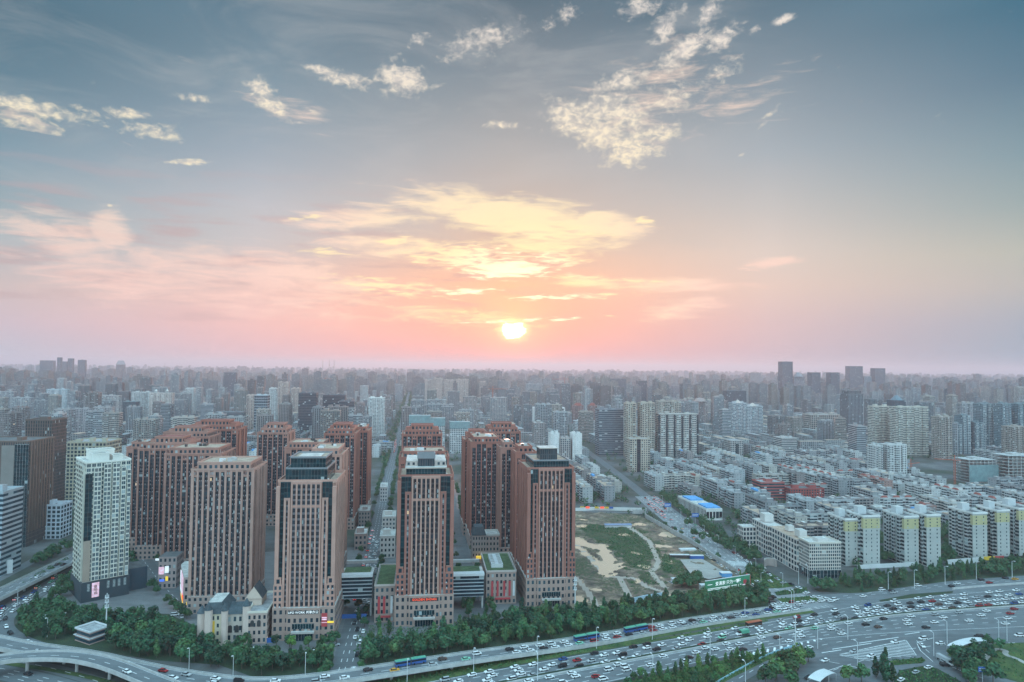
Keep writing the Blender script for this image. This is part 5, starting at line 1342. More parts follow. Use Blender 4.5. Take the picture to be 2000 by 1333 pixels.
def screen_block():
    c, W = base_at(352, 398, 1189); t = thing('cinema_block', 'low corner block with glowing advertising screens on its side', 'shop building', c, R(7))
    w = MB(); w.prism([(-W / 2 + 2, 0), (W / 2 + 6, 0), (W / 2 + 6, 38), (-W / 2 - 10, 38), (-W / 2 - 10, 30)], 0, 20, 'stone_punch', 'roof_pale', 3.4, 5); w.build('wall', t, (.42, .34, .32))
    a, b = Vector((-W / 2 - 10, 30, 0)), Vector((-W / 2 + 2, 0, 0)); dv = (b - a).normalized(); nv = Vector((dv.y, -dv.x, 0))
    if nv.x > 0: nv = -nv
    for f0, f1, z0, z1, m in ((.06, .30, 9, 17, 'lit_white'), (.34, .92, 8, 19, 'lit_pink'), (.08, .62, 4.6, 7.6, 'lit_white'), (.64, .97, 4.4, 7.2, 'lit_red'), (.3, .96, 2.4, 3.6, 'lit_yellow')):
        p, q = a.lerp(b, f0) + nv * .08, a.lerp(b, f1) + nv * .08; p2, q2 = p + nv * .25, q + nv * .25
        s = MB(); s.prism([tuple(p2[:2]), tuple(q2[:2]), tuple(q[:2]), tuple(p[:2])], z0, z1, m, m, base=True); s.build('lit_screen', t)
    s = MB(); s.box(-1, 5, -.4, -.02, 6, 15, 'lit_pink'); s.build('poster', t); s = MB(); s.box(-3.4, 7.4, -.9, -.02, 2.6, 4.4, 'lit_yellow'); s.build('shop_sign', t)
    r = MB(); r.bar((6, 16, 20.02), (6, 16, 20.6), 7, 'roof_green', n=14); r.build('roof_garden', t)
    BLOCKED.append((c.x, c.y + 18, 22))
    c = G(320, 1150); t = thing('lit_kiosk_tower', 'narrow shop corner with stacked glowing signs left of the brick cluster', 'shop building', c, R(7))
    w = MB(); w.box(-4, 8, 0, 14, 0, 22, 'stone_punch', 'roof_dark', 3, 4.4); w.build('wall', t, (.34, .28, .27))
    for x0, x1, z0, z1, m in ((-3.6, -.2, 10, 15, 'lit_pink'), (.4, 3, 11, 15.5, 'lit_white'), (1, 2.6, 5.5, 8.4, 'lit_yellow'), (-6, -3.8, 19.6, 21, 'lit_white'), (-3, .2, 5, 6.4, 'lit_blue')):
        s = MB(); s.box(x0, x1, -.5, -.02, z0, z1, m); s.build('lit_sign', t)
    BLOCKED.append((c.x + 2, c.y + 7, 12))
screen_block()
for px0, px1, yb, D, H, colr, lab in ((742, 771, 1090, 22, 17, (.62, .62, .60), 'white tiled shop block with black sign on the market street'), (746, 772, 1052, 26, 19, (.56, .53, .51), 'pale shop block with open roof terrace on the market street'), (700, 722, 1030, 30, 15, (.30, .26, .25), 'dark brown shop block on the left of the market street'), (692, 716, 1075, 22, 13, (.33, .26, .24), 'brown shop house with awnings on the left of the market street'), (742, 756, 980, 30, 16, (.55, .55, .55), 'pale block halfway up the right side of the market street')):
    c, W = base_at(px0, px1, yb); t = block('shop_block', 'shop building', lab, c, R(9), W, D, H, 'stone_punch', colr, 'roof_pale', 3, 4, units=1); BLOCKED.append((c.x, c.y + D / 2, 16))
c = G(160, 1256); t = thing('pavilion', 'small square tiled pavilion in the dark park trees, lower left', 'pavilion', c, R(-28))
w = MB(); w.box(-7, 7, 0, 11, 0, 3.2, 'ribbon', 'roof_grey', 4, 3.2); w.box(-6.4, 6.4, .6, 10.4, 3.22, 6.6, 'ribbon', 'roof_grey', 4, 3.4); w.build('wall', t, (.46, .32, .29))
r = MB(); r.rim(-7.2, 7.2, -.2, 11.2, 6.61, 7.5, .5, 'white_metal'); r.build('roof_edge', t); r = MB(); r.rim(-7.6, 7.6, -.6, 11.6, 3.21, 3.6, .5, 'white_metal'); r.build('ledge', t)
BLOCKED.append((c.x, c.y + 5, 9))
# concrete shells at the right edge
def shell(px0, px1, yt, yb, D, floors, label, net=False):
    d = yd((px0 + px1) / 2, yb); loc, W, Dm = place(px0, px1, d, 7.5, D); H = hgt((px0 + px1) / 2, yt, d + 5); t = thing('unfinished_building', label, 'building', loc, R(7.5))
    fh = H / floors
    for k in range(floors + 1):
        s = MB(); s.box(-W / 2, W / 2, 0, Dm, k * fh, k * fh + .5, 'concrete'); s.build('floor_slab', t)
    nx = max(3, int(W / 6))
    for i in range(nx + 1):
        for y in (1.0, Dm - 1.0):
            x = -W / 2 + .6 + (W - 1.2) * i / nx; s = MB(); s.box(x - .4, x + .4, y - .4, y + .4, .5, H, 'concrete'); s.build('column', t)
    s = MB(); s.box(-W * .2, W * .1, Dm * .3, Dm * .7, .5, H + 3, 'concrete'); s.build('lift_core', t)
    if net:
        s = MB(); s.box(-W / 2 - 1, W / 2 + 1, -1.2, -.9, 2, H * .8, 'teal_net'); s.build('safety_net', t)
    BLOCKED.append((loc.x - Dm * .06, loc.y + Dm / 2, max(W, Dm) * .55))
shell(1944, 2020, 889, 945, 30, 9, 'bare concrete building frame with open floors at the right edge')
shell(1868, 1940, 897, 942, 30, 8, 'bare concrete building frame behind scaffold beside a red crane', True)

# ------------------------------------------------------------------ the rest of the city, block by block
HERO = [tuple(p[:2]) for p in gp([(60, 1195), (150, 1095), (252, 1010), (345, 925), (700, 890), (760, 905), (880, 905), (900, 900), (1060, 905), (1128, 1000), (1128, 1190), (760, 1265), (400, 1290)])]
KEEP.append(HERO)
KEEP.append([tuple(p[:2]) for p in gp([(1612, 1112), (1640, 1042), (2060, 1032), (2060, 1095)])])
KEEP.append([tuple(p[:2]) for p in gp([(1500, 1200), (1590, 1130), (1650, 1112), (2060, 1085), (2060, 1260), (1500, 1290)])])
KEEP.append([tuple(p[:2]) for p in gp([(1770, 900), (1960, 905), (1950, 950), (1860, 970), (1790, 945)])])
KEEP.append([tuple(p[:2]) for p in gp([(-80, 1330), (-80, 1120), (150, 1030), (150, 1180), (60, 1240)])])
def city():
    rnd = random.Random(11)
    walls = [(.47, .49, .50), (.50, .48, .45), (.39, .41, .43), (.43, .40, .37), (.33, .35, .37), (.38, .34, .31), (.30, .28, .28), (.56, .57, .57), (.34, .22, .20)]
    names = ['white', 'cream', 'light grey', 'beige', 'grey', 'tan', 'brown-grey', 'bright white', 'reddish']
    slabs, towers, lows, far = [], [], [], MB()
    def seen(p, h):
        x, y = proj((p[0], p[1], h)); return -40 < x < 2040 and p[1] > 0
    # walk-up slabs in rows, near
    cells = []
    b = 520.0
    while b < 2300:
        a = -2100.0
        step_b = 58 if b < 1500 else 70
        while a < 2400:
            cells.append((a, b)); a += 27 if b < 1500 else 38
        b += step_b
    for a, b in cells:
        a2 = a + rnd.uniform(-2, 2); b2 = b + rnd.uniform(-8, 8)
        p = CAM.xy.to_3d() + GA * a2 + GB * b2
        if p.y < 480 or abs(p.x) > p.y * .80 + 40: continue
        d = p.y
        zone = mnoise.noise((p.x * .0022, p.y * .0022, 7.7))
        r = rnd.random()
        L, W = rnd.uniform(38, 52), rnd.uniform(11, 13.5)
        if not free(p, 15) or not free(p + GB * 18, 12) or not free(p - GB * 18, 12): 
            continue
        right = p.x > .1 * p.y
        if r < .04: continue
        if d > 1150 and r < (.13 if right else .26):
            towers.append((p, d)); BLOCKED.append((p.x, p.y, 24)); continue
        if r < .14: lows.append((p, d, L * .8, W * 1.3)); continue
        slabs.append((p, d, L, W, zone))
    # beyond: a looser mix, thinning into haze
    b = 2300.0
    while b < 15500:
        stp = 62 + (b - 2300) * .0115
        a = -b * .95
        while a < b * 1.15:
            p = GA * (a + rnd.uniform(-.3, .3) * stp) + GB * (b + rnd.uniform(-.3, .3) * stp)
            a += stp
            if abs(p.x) > p.y * .80: continue
            zone = mnoise.noise((p.x * .0009, p.y * .0009, 2.2)) + .4 * mnoise.noise((p.x * .004, p.y * .004, 5.2))
            r = rnd.random()
            if not free(p, 18, b < 3500): continue
            if r < .30 + .50 * zone: towers.append((p, p.y))
            elif r < .66: slabs.append((p, p.y, rnd.uniform(30, 56), rnd.uniform(12, 18), zone))
        b += stp
    towers.sort(key=lambda q: q[1]); slabs.sort(key=lambda q: q[1]); lows.sort(key=lambda q: q[1])
    def bandname(d): return 'fairly near' if d < 1000 else 'nearer mid city' if d < 1500 else 'middle city' if d < 2300 else 'hazy city' if d < 3600 else 'faint distance'
    def sidename(p):
        x = proj((p[0], p[1], 10))[0]; return 'far left' if x < 330 else 'left-centre' if x < 760 else 'centre' if x < 1120 else 'right-centre' if x < 1500 else 'far right'
    for i, (p, d, L, W, zone) in enumerate(slabs):
        fl = rnd.choice((4, 5, 6, 6, 6, 7)); H = fl * 3.0 + rnd.uniform(0, 1)
        if d > 2300: H *= rnd.uniform(.7, 2.0)
        ci = rnd.choice((0, 0, 0, 1, 2, 2, 0, 4, 7, 7) if zone > -.1 else (0, 2, 2, 4, 1, 6, 7, 0, 4))
        red = p.x > 380 and 720 < p.y < 1050 and rnd.random() < .35
        if red: ci = rnd.choice((0, 7, 8))
        kw_ = rnd.uniform(.80, 1.05); c_ = tuple(v * kw_ for v in walls[ci])
        yaw = GY if rnd.random() < .82 else GY + R(90)
        if i < 300:
            H = fl * 3.0
            t = thing('walk_up_block', None, 'apartment block', p, yaw, 'walk-up apartment blocks across the city')
            later(t, '%s %d-storey walk-up block, %s, %s' % (names[ci], fl, bandname(d), sidename(p)))
            w = MB(); w.box(-W / 2, W / 2, -L / 2, L / 2, 0, H, ['walkup_end', 'walkup', 'walkup_end', 'walkup'], rnd.choice(('roof_grey', 'roof_dark', 'roof_grey', 'roof_tan', 'roof_dark')), 4.2, 3.0); w.build('wall', t, c_)
            r_ = MB(); r_.rim(-W / 2 - .25, W / 2 + .25, -L / 2 - .25, L / 2 + .25, H + .01, H + .9, .35, 'paint'); r_.build('parapet', t, tuple(v * .95 for v in c_))
            n = max(2, int(L / 14))
            for k in range(n):
                y = -L / 2 + (k + .5) * L / n; s = MB(); s.box(-1.2, W / 2 - 1.2, y - 1.6, y + 1.6, H + .02, H + rnd.uniform(2.4, 3.0), 'paint', 'roof_pale'); s.build('stair_head', t, tuple(v * .95 for v in c_))
            if red:
                for k in range(n):
                    y = -L / 2 + (k + .5) * L / n; s = MB(); mansard(s, -W / 2 + .6, -1.4, y - 4, y + 4, H + .03, H + 2.6, 1.5, 'roof_red', 'roof_red'); s.build('red_roof', t)
            elif rnd.random() < .2:
                s = MB(); y = rnd.uniform(-L / 3, L / 5); s.box(-W / 2 + 1, -1.6, y, y + rnd.uniform(6, 12), H + .03, H + rnd.uniform(1.8, 2.6), rnd.choice(('roof_blue', 'roof_blue', 'roof_red', 'roof_pale', 'white_metal'))); s.build('roof_shed', t)
            for s_ in (-1, 1):
                if d < 1300 and rnd.random() < .9:
                    for k in range(n):
                        y = -L / 2 + (k + .18) * L / n; x0, x1 = sorted((s_ * (W / 2 + .01), s_ * (W / 2 + 1.2)))
                        s = MB(); s.box(x0, x1, y, y + L / n * .5, 3, H - .3, 'resi_band', 'roof_pale', 3.4, 3.0); s.build('balcony_bay', t, tuple(min(.72, v * 1.1) for v in c_))
        else:
            far.paint = (*(v * .8 for v in c_), 1)
            cs, sn = math.cos(yaw), math.sin(yaw)
            q = [(p.x + x * cs - y * sn, p.y + x * sn + y * cs) for x, y in ((-W / 2, -L / 2), (W / 2, -L / 2), (W / 2, L / 2), (-W / 2, L / 2))]
            far.prism(q, 0, H, 'far_wall', rnd.choice(('roof_grey', 'roof_dark', 'roof_tan', 'roof_dark', 'roof_grey')), 4.0, 3.0)
    for i, (p, d, L, W) in enumerate(lows[:200]):
        t = thing('shop_house', None, 'low building', p, GY, 'low shop buildings across the city')
        ci = rnd.randrange(7); H = rnd.choice((6.5, 7.5, 9.5, 11))
        rf = rnd.choice(('roof_blue', 'roof_red', 'roof_pale', 'roof_grey', 'roof_tan'))
        later(t, 'low %s shop house, %s roof, %s, %s' % (names[ci], rf.split('_')[1], bandname(d), sidename(p)))
        w = MB(); w.box(-W / 2, W / 2, -L / 2, L / 2, 0, H, 'walkup', 'roof_grey', 4.2, 3.2); w.build('wall', t, walls[ci])
        r_ = MB(); r_.rim(-W / 2 - .2, W / 2 + .2, -L / 2 - .2, L / 2 + .2, H + .01, H + .8, .35, 'paint'); r_.build('parapet', t, walls[ci])
        s = MB(); s.box(-W / 2 + 1.5, W / 2 - 1.5, -L / 3, L / 4, H + .02, H + 1.6, rf); s.build('roof_sheet', t)
    mats = ['resi', 'resi', 'resi_band', 'grid', 'ribs', 'resi_frame', 'ribbon']
    for i, (p, d) in enumerate(towers):
        fl = rnd.choice((14, 17, 18, 20, 24, 26, 28, 30)) ; H = fl * 2.95
        if d < 1500: H *= .75; fl = int(H / 2.95)
        if d > 2300: H *= rnd.uniform(.85, 1.5)
        r2 = random.Random(int((p.x + 9e4) // 260) * 977 + int(p.y // 260)) if d > 1500 else rnd
        W, D = r2.uniform(18, 40), r2.uniform(15, 20)
        H *= .55; H += .45 * 2.95 * r2.choice((16, 20, 27, 30, 33) if d < 2300 else (16, 24, 30, 34, 44)); fl = int(H / 2.95)
        if d > 3200: W *= 1.5; D *= 1.25
        ci = r2.choice((0, 2, 3, 4, 4, 5, 6, 6, 2)); kk = r2.uniform(.66, 1.0); c_ = tuple(v * kk for v in walls[ci])
        yaw = GY + R(r2.choice((0, 0, 0, 90))) if r2.random() < .9 else r2.uniform(0, 3)
        if i < 210:
            t = block('apartment_tower', AT, None, p, yaw, W, D, H, r2.choice(mats), c_, r2.choice(('roof_grey', 'roof_pale', 'roof_dark')), bays=max(1, int(W / 10)), units=rnd.choice((1, 2, 2, 3)), group='apartment towers across the city', seed=i)
            later(t, '%s %d-storey tower, %s, %s' % (names[ci], fl, bandname(d), sidename(p)))
        else:
            far.paint = (*(v * .72 for v in c_), 1)
            cs, sn = math.cos(yaw), math.sin(yaw)
            def q_(x0, x1, y0, y1): return [(p.x + x * cs - y * sn, p.y + x * sn + y * cs) for x, y in ((x0, y0), (x1, y0), (x1, y1), (x0, y1))]
            far.prism(q_(-W / 2, W / 2, -D / 2, D / 2), 0, H, 'far_wall', 'roof_dark', 3.6, 3.0)
            far.prism(q_(-W / 5, W / 5, -D / 4, D / 4), H, H + rnd.uniform(3, 7), 'far_wall', 'roof_grey', 3.6, 3.0)
    stuff(far.build('distant_city'))
    print('city', len(slabs), len(towers), len(lows))
city()
# tall far stacks
for x in (630.5, 643, 652.5):
    d = 7200.0; p = CAM + ray(x, hor(x)) * (d / FPX); p.z = 0; H = hgt(x, 703, d)
    c = MB(); c.bar((0, 0, 0), (0, 0, H), 5, 'paint', 3.2, 10); o = c.build('chimney', None, (.42, .38, .38), loc=p); tag(o, cat='chimney', group='power station chimneys'); later(o, 'tall thin chimney on the hazy skyline left of the sun')
def crane(px, yt, yb_d, arm, ang, label, mat='crane_red'):
    d = yb_d; p = CAM + ray(px, hor(px)) * (d / FPX); p.z = 0; H = hgt(px, yt, d); t = thing('tower_crane', label, 'crane', p, R(ang))
    m = MB()
    for x, y in ((-1, -1), (1, -1), (1, 1), (-1, 1)): m.bar((x, y, 0), (x, y, H), .28, mat, n=4)
    z = 0.0
    while z < H - 4: m.bar((-1, -1, z), (1, -1, z + 4), .16, mat, n=4); m.bar((1, 1, z), (-1, 1, z + 4), .16, mat, n=4); z += 4
    m.build('mast', t)
    j = MB(); j.bar((-arm * .3, 0, H), (arm, 0, H), .5, mat, n=4); j.bar((0, 0, H), (0, 0, H + 7), .5, mat, n=4); j.bar((0, 0, H + 7), (arm * .7, 0, H + .4), .14, mat, n=4); j.bar((0, 0, H + 7), (-arm * .28, 0, H + .4), .14, mat, n=4); j.build('jib', t)
    k = MB(); k.box(-arm * .3, -arm * .22, -1.2, 1.2, H - 3, H - .6, 'concrete'); k.build('counterweight', t)
crane(963, 760, yd(975, 838) + 6, 38, 8, 'reddish tower crane on the unfinished tower near the centre')
crane(1103, 741, yd(1093, 797), 46, 176, 'thin long-armed tower crane right of the sun')
crane(637, 740, yd(635, 790) + 4, 34, 20, 'tower crane beside the blue-netted hazy tower')
crane(1862, 898, yd(1868, 945), 24, 150, 'orange-red tower crane standing in front of the concrete frame'); crane(1777, 905, yd(1777, 935), 22, 30, 'orange-red tower crane beside the pale apartment pair')

# ------------------------------------------------------------------ trees
def leaf_mat(name, a, b_):
    m, T, b = new_mat(name)
    g = T.node('ShaderNodeNewGeometry')
    oi = T.node('ShaderNodeObjectInfo')
    n = T.noise(T.node('ShaderNodeTexCoord').outputs['Object'], 0.55, 3, 0.6)
    c = T.mix(T.smooth(T.math('ADD', T.math('MULTIPLY', n, .6), T.math('MULTIPLY', oi.outputs['Random'], .4)), .25, .75), a, b_)
    c = T.mix(T.math('MULTIPLY', g.outputs['Random Per Island'], .5), c, T.mix(1.0, c, (2.1, 2.1, 1.5), 'MULTIPLY'))
    c = T.mix(1.0, c, oi.outputs['Color'], 'MULTIPLY')
    T.l.new(c, b.inputs['Base Color']); b.inputs['Roughness'].default_value = .75
leaf_mat('leaves', (0.009, 0.040, 0.027), (0.033, 0.092, 0.042))
plain('bark', (0.10, 0.085, 0.07), var=.2)
def leafy(mb, rnd, lobes, n, size, mat='leaves'):
    for k in range(n):
        cx, cy, cz, r, rz = rnd.choice(lobes)
        while True:
            v = Vector((rnd.uniform(-1, 1), rnd.uniform(-1, 1), rnd.uniform(-1, 1)))
            if .35 < v.length < 1: break
        v = v.normalized() * (v.length ** .5)
        p = Vector((cx + v.x * r, cy + v.y * r, cz + v.z * rz))
        nrm = (v + Vector((rnd.uniform(-.7, .7), rnd.uniform(-.7, .7), rnd.uniform(-.3, .9)))).normalized()
        q = nrm.to_track_quat('Z', 'Y'); s = size * rnd.uniform(.6, 1.3)
        a = rnd.uniform(0, 6.28)
        pts = [p + q @ Vector((s * math.cos(a + t) * k_, s * math.sin(a + t) * k_, 0)) for t, k_ in ((0, 1), (1.4, .8), (2.9, 1.05), (4.5, .75))]
        mb.face(pts, mat)
def make_tree(kind, seed):
    rnd = random.Random(seed)
    cr, tr = MB(), MB()
    if kind == 'round':
        H = 9.0; tr.bar((0, 0, 0), (0, 0, 4.6), .24, 'bark', .13, 6)
        for k in range(4):
            a = rnd.uniform(0, 6.28); tr.bar((0, 0, 3.4), (1.6 * math.cos(a), 1.6 * math.sin(a), 6.2), .1, 'bark', .04, 4)
        lobes = [(0, 0, 6.2, 2.2, 2.5)] + [(1.9 * math.cos(a), 1.9 * math.sin(a), rnd.uniform(4.2, 6.6), rnd.uniform(1.3, 1.9), rnd.uniform(1.2, 1.8)) for a in [rnd.uniform(0, 6.28) for _ in range(6)]]
        leafy(cr, rnd, lobes, 430, .62)
    elif kind == 'tall':
        H = 11.0; tr.bar((0, 0, 0), (0, 0, 8), .22, 'bark', .07, 6)
        lobes = [(rnd.uniform(-.5, .5), rnd.uniform(-.5, .5), z, r, 1.8) for z, r in ((3.2, 1.5), (4.8, 2.0), (6.6, 1.8), (8.3, 1.3), (9.8, .7))]
        leafy(cr, rnd, lobes, 400, .6)
    else:                             # pointed: dark conifer
        H = 8.0; tr.bar((0, 0, 0), (0, 0, 7), .18, 'bark', .05, 6)
        lobes = [(0, 0, z, r, 1.0) for z, r in ((1.6, 1.6), (2.8, 1.4), (4.0, 1.15), (5.2, .85), (6.4, .5), (7.3, .25))]
        leafy(cr, rnd, lobes, 330, .5)
    return tr, cr
PROTO = {}; RAW = {}
for kind in ('round', 'tall', 'pointed'):
    for s in range(3):
        tr, cr = make_tree(kind, 40 + s)
        PROTO[kind, s] = (tr.mesh('trunk'), cr.mesh('crown')); RAW[kind, s] = cr
TREES = []
def tree(p, kind, sc, label, group, tint=(1, 1, 1)):
    s = random.randrange(3); k = sc * random.uniform(.85, 1.15); f = random.uniform(.62, 1.5); y_ = random.choice((1, 1, 1, 1.25, 1.7)); tint = (tint[0] * y_, tint[1] * (1 + .25 * (y_ - 1)), tint[2] * .95)
    TREES.append(((p[0], p[1], p[2] if len(p) > 2 else 0), kind, s, random.uniform(0, 6.28), (k * random.uniform(.9, 1.15), k * random.uniform(.9, 1.15), k), label, group, tuple(c * f for c in tint)))
def build_trees(rest):            # the 295 largest of a kind one by one, the others in the mass of greenery
    TREES.sort(key=lambda t: (Vector(t[0]) - CAM).length); cnt = {}
    for p, kind, s, a, sc, label, group, c in TREES:
        cnt[kind] = cnt.get(kind, 0) + 1
        if cnt[kind] <= 295:
            t = thing({'round': 'broadleaf_tree', 'tall': 'poplar_tree', 'pointed': 'conifer_tree'}[kind], label, 'tree', p, a, group); t.scale = sc
            for nm, me in zip(('trunk', 'crown'), PROTO[kind, s]):
                o = bpy.data.objects.new(nm, me); col.objects.link(o); o.parent = t; o.color = (*c, 1)
        else:
            M_ = Matrix.Translation(p) @ Matrix.Rotation(a, 4, 'Z') @ Matrix.Diagonal((*sc, 1)); src = RAW[kind, s]
            for f_, mi in zip(src.f, src.mi): rest.face([M_ @ Vector(src.v[q]) for q in f_], src.mats[mi])
def scatter(poly_px, spacing, rnd, jitter=.4):
    poly = [tuple(p[:2]) for p in gp(poly_px)]
    xs = [p[0] for p in poly]; ys = [p[1] for p in poly]; out = []
    y = min(ys)
    while y < max(ys):
        x = min(xs) + (spacing / 2 if int(y / spacing) % 2 else 0)
        while x < max(xs):
            q = (x + rnd.uniform(-jitter, jitter) * spacing, y + rnd.uniform(-jitter, jitter) * spacing)
            if inpoly(q, poly): out.append(q)
            x += spacing
        y += spacing
    return out
def clear(q, r):
    for (x, y, k) in TIGHT:
        if (q[0] - x) ** 2 + (q[1] - y) ** 2 < (r + k) ** 2: return False
    return True
TIGHT = [(G(160, 1256).x, G(160, 1256).y + 5, 9), (G(453, 1258).x, G(453, 1258).y + 10, 17), (G(592, 1250).x, G(592, 1250).y + 14, 21), (G(828, 1222).x, G(828, 1222).y + 15, 22), (G(1075, 1184).x, G(1075, 1184).y + 15, 21)]
FCW = [(p, 6.5) for p in FC]
def offroad(q, extra=0):
    for pts, hw in ((FC, 6.4), (C_MID, 7.0), (EL, 7.5), (C_LEFT, 8), (C_WEST, 6)):
        if any(abs(q[0] - p.x) < 26 and abs(q[1] - p.y) < 26 for p in pts):
            for a, b in zip(pts, pts[1:]):
                ab = b - a; t = max(0, min(1, ((q[0] - a.x) * ab.x + (q[1] - a.y) * ab.y) / max(1e-6, ab.x ** 2 + ab.y ** 2)))
                if math.hypot(q[0] - a.x - ab.x * t, q[1] - a.y - ab.y * t) < hw + extra: return False
    return True
trnd = random.Random(5)
GROVES = [
    ([(430, 1304), (450, 1268), (560, 1292), (655, 1288), (700, 1268), (900, 1236), (1010, 1206), (1170, 1200), (1350, 1174), (1500, 1160), (1500, 1184), (1325, 1207), (1137, 1240), (937, 1266), (712, 1300), (500, 1320)], 5.9, (('round', 5), ('tall', 2)), 1.0, 'tree in the dense dark belt between the frontage road and the brick office towers', 'trees of the long roadside belt', (1, 1, 1)),
    ([(200, 1268), (230, 1230), (330, 1232), (420, 1262), (440, 1305), (330, 1296)], 6.2, (('round', 5), ('tall', 1)), 1.1, 'tree in the dark grove between the left ramp and the cream castle-like hall', 'trees of the lower left grove', (.8, .9, .95)),
    ([(30, 1240), (28, 1222), (60, 1190), (90, 1180), (150, 1200), (330, 1205), (330, 1232), (215, 1228), (190, 1262), (140, 1262), (60, 1252)], 7.0, (('round', 5), ('tall', 1)), 1.0, 'tree in the small park around the tiled pavilion, lower left', 'trees of the pavilion park', (.75, .88, .95)),
    ([(1610, 1150), (1665, 1132), (1800, 1118), (2040, 1096), (2040, 1120), (1840, 1136), (1690, 1156)], 7.5, (('round', 3), ('pointed', 3), ('tall', 1)), .95, 'tree in the dark green belt below the yellow-topped flats', 'trees below the yellow-topped flats', (.8, .95, .95)),
    ([(1215, 1338), (1260, 1320), (1360, 1304), (1440, 1288), (1520, 1278), (1430, 1322), (1400, 1345), (1200, 1350)], 6.0, (('tall', 2), ('round', 1)), .62, 'young tree on the green bank between main road and exit ramp', 'young trees on the green bank', (1.25, 1.2, .9)),
    ([(1490, 1345), (1500, 1320), (1545, 1296), (1590, 1285), (1592, 1296), (1560, 1318), (1540, 1350)], 6.5, (('round', 1),), 1.15, 'full round tree right of the exit ramp at the bottom edge', 'round trees right of the exit ramp', (1.15, 1.1, .85)),
    ([(1640, 1345), (1640, 1322), (1670, 1316), (1700, 1345)], 7, (('round', 1),), 1.0, 'dark tree right of the curved bus shelter roof', 'trees around the curved shelter', (.85, .95, .95)),
    ([(1850, 1290), (1868, 1285), (1950, 1322), (1960, 1345), (1900, 1345)], 7, (('round', 3), ('tall', 1)), 1.15, 'dark tree in the park corner at the lower right', 'trees of the lower right park', (.75, .9, .95)),
    ([(1885, 1275), (1935, 1262), (1955, 1272), (1940, 1292)], 6.5, (('round', 1),), .8, 'dark bushy tree behind the pale canopy at the lower right', 'trees behind the pale canopy', (.7, .9, .9)),
    ([(1700, 1308), (1715, 1304), (1745, 1318), (1748, 1335), (1720, 1338)], 5, (('tall', 1),), 1.05, 'tall dark columnar tree left of the junction lawn', 'columnar trees by the junction lawn', (.7, .9, .95)),
    ([(1322, 1150), (1345, 1128), (1372, 1138), (1368, 1158)], 6.0, (('round', 1),), 1.1, 'round tree on the muddy site behind the green billboard', 'trees behind the green billboard', (.9, 1, .95)),
    ([(1441, 1139), (1446, 1124), (1470, 1110), (1500, 1124), (1520, 1140)], 8.5, (('round', 2), ('pointed', 1)), .75, 'small tree on the corner lawn beside the north avenue', 'trees of the corner lawn', (.95, 1, .9)),
    ([(1585, 1160), (1590, 1145), (1612, 1143), (1625, 1156)], 6, (('round', 1),), 1.0, 'dark tree at the foot of the beige hotel', 'trees at the foot of the beige hotel', (.8, .95, .95)),
    ([(100, 1175), (120, 1145), (150, 1120), (165, 1140), (140, 1165)], 7, (('round', 1),), 1.0, 'dark tree between elevated road and white tower', 'trees beside the white tower', (.7, .85, .95)),
    ([(60, 1100), (110, 1075), (150, 1060), (150, 1072), (110, 1090), (70, 1112)], 7, (('round', 1),), .9, 'dark tree beyond the elevated road at the left', 'trees beyond the elevated road', (.7, .85, .95)),
]
for poly, sp_, kinds, sc, label, group, tint in GROVES:
    for q in scatter(poly, sp_, trnd):
        if not clear(q, 2.5) or not offroad(q): continue
        kind = trnd.choices([k for k, _ in kinds], [w for _, w in kinds])[0]
        tree(q, kind, sc, {'round': 'broadleaf ', 'tall': 'tall ', 'pointed': 'pointed '}[kind] + label, group + (', ' + kind), tint)
# avenue trees, one by one
for px, pts, label, group, sc in ((None, [(1355, 1052), (1375, 1060), (1388, 1056), (1398, 1066), (1412, 1072), (1422, 1080), (1450, 1078), (1462, 1090), (1478, 1096), (1470, 1086), (1438, 1068), (1345, 1030), (1378, 1040)], 'dark avenue tree on the parked-car side of the north avenue', 'trees along the north avenue', 1.15),
                                  (None, [(1268, 1010), (1280, 1022), (1298, 1030), (1318, 1040), (1330, 1048), (1362, 1068), (1402, 1092), (1258, 1002)], 'small tree along the long concrete wall of the muddy site', 'trees along the site wall', .75),
                                  (None, [(540, 1262), (566, 1264), (603, 1266), (630, 1268), (648, 1262), (470, 1268), (480, 1262)], 'single tree standing in front of the red-bannered office tower', 'trees before the red-bannered tower', .85)):
    for x, y in pts: tree(G(x, y), 'round', sc, label, group, (.85, .95, .9))
tree(G(569, 1268), 'round', .9, 'bright yellow-green tree in front of the red-bannered office tower', None, (3.0, 2.3, .9))
def line_trees(line, offs, step, label, group, sc, y1, y0=0):
    pts = resample(line, step)
    for i in range(1, len(pts) - 1):
        for o_ in offs:
            a, b = pts[i - 1], pts[i + 1]; t = (b - a).normalized(); q = pts[i] + Vector((-t.y, t.x, 0)) * (o_ + trnd.uniform(-.8, .8))
            if y0 < q.y < y1 and clear(q, 2) and all((q.x - x) ** 2 + (q.y - y) ** 2 > (r * .8) ** 2 for x, y, r in BLOCKED) and trnd.random() < .85: tree(q, 'round', sc, label, group, (.85, .95, .85))
for q in scatter([(1640, 1072), (1660, 1052), (2040, 1036), (2040, 1062)], 8, trnd) + scatter([(1722, 1106), (1722, 1080), (1735, 1075), (1738, 1104)], 6, trnd) + scatter([(1842, 1104), (1842, 1070), (1866, 1066), (1868, 1098)], 6.5, trnd):
    if all((q[0] - x) ** 2 + (q[1] - y) ** 2 > (r * .75) ** 2 for x, y, r in BLOCKED): tree(q, 'round', .95, 'dark tree in the gaps between the yellow-topped flats', 'trees between the yellow-topped flats', (.75, .9, .9))
line_trees(C_MID, (-9.2, 9.2), 9, 'street tree lining the market street between the brick towers', 'trees along the market street', .8, 1300)
line_trees(C_RIGHT3, (-7, 7), 10, 'street tree along the back street right of the red-lettered tower', 'trees along the back street', .75, 900)
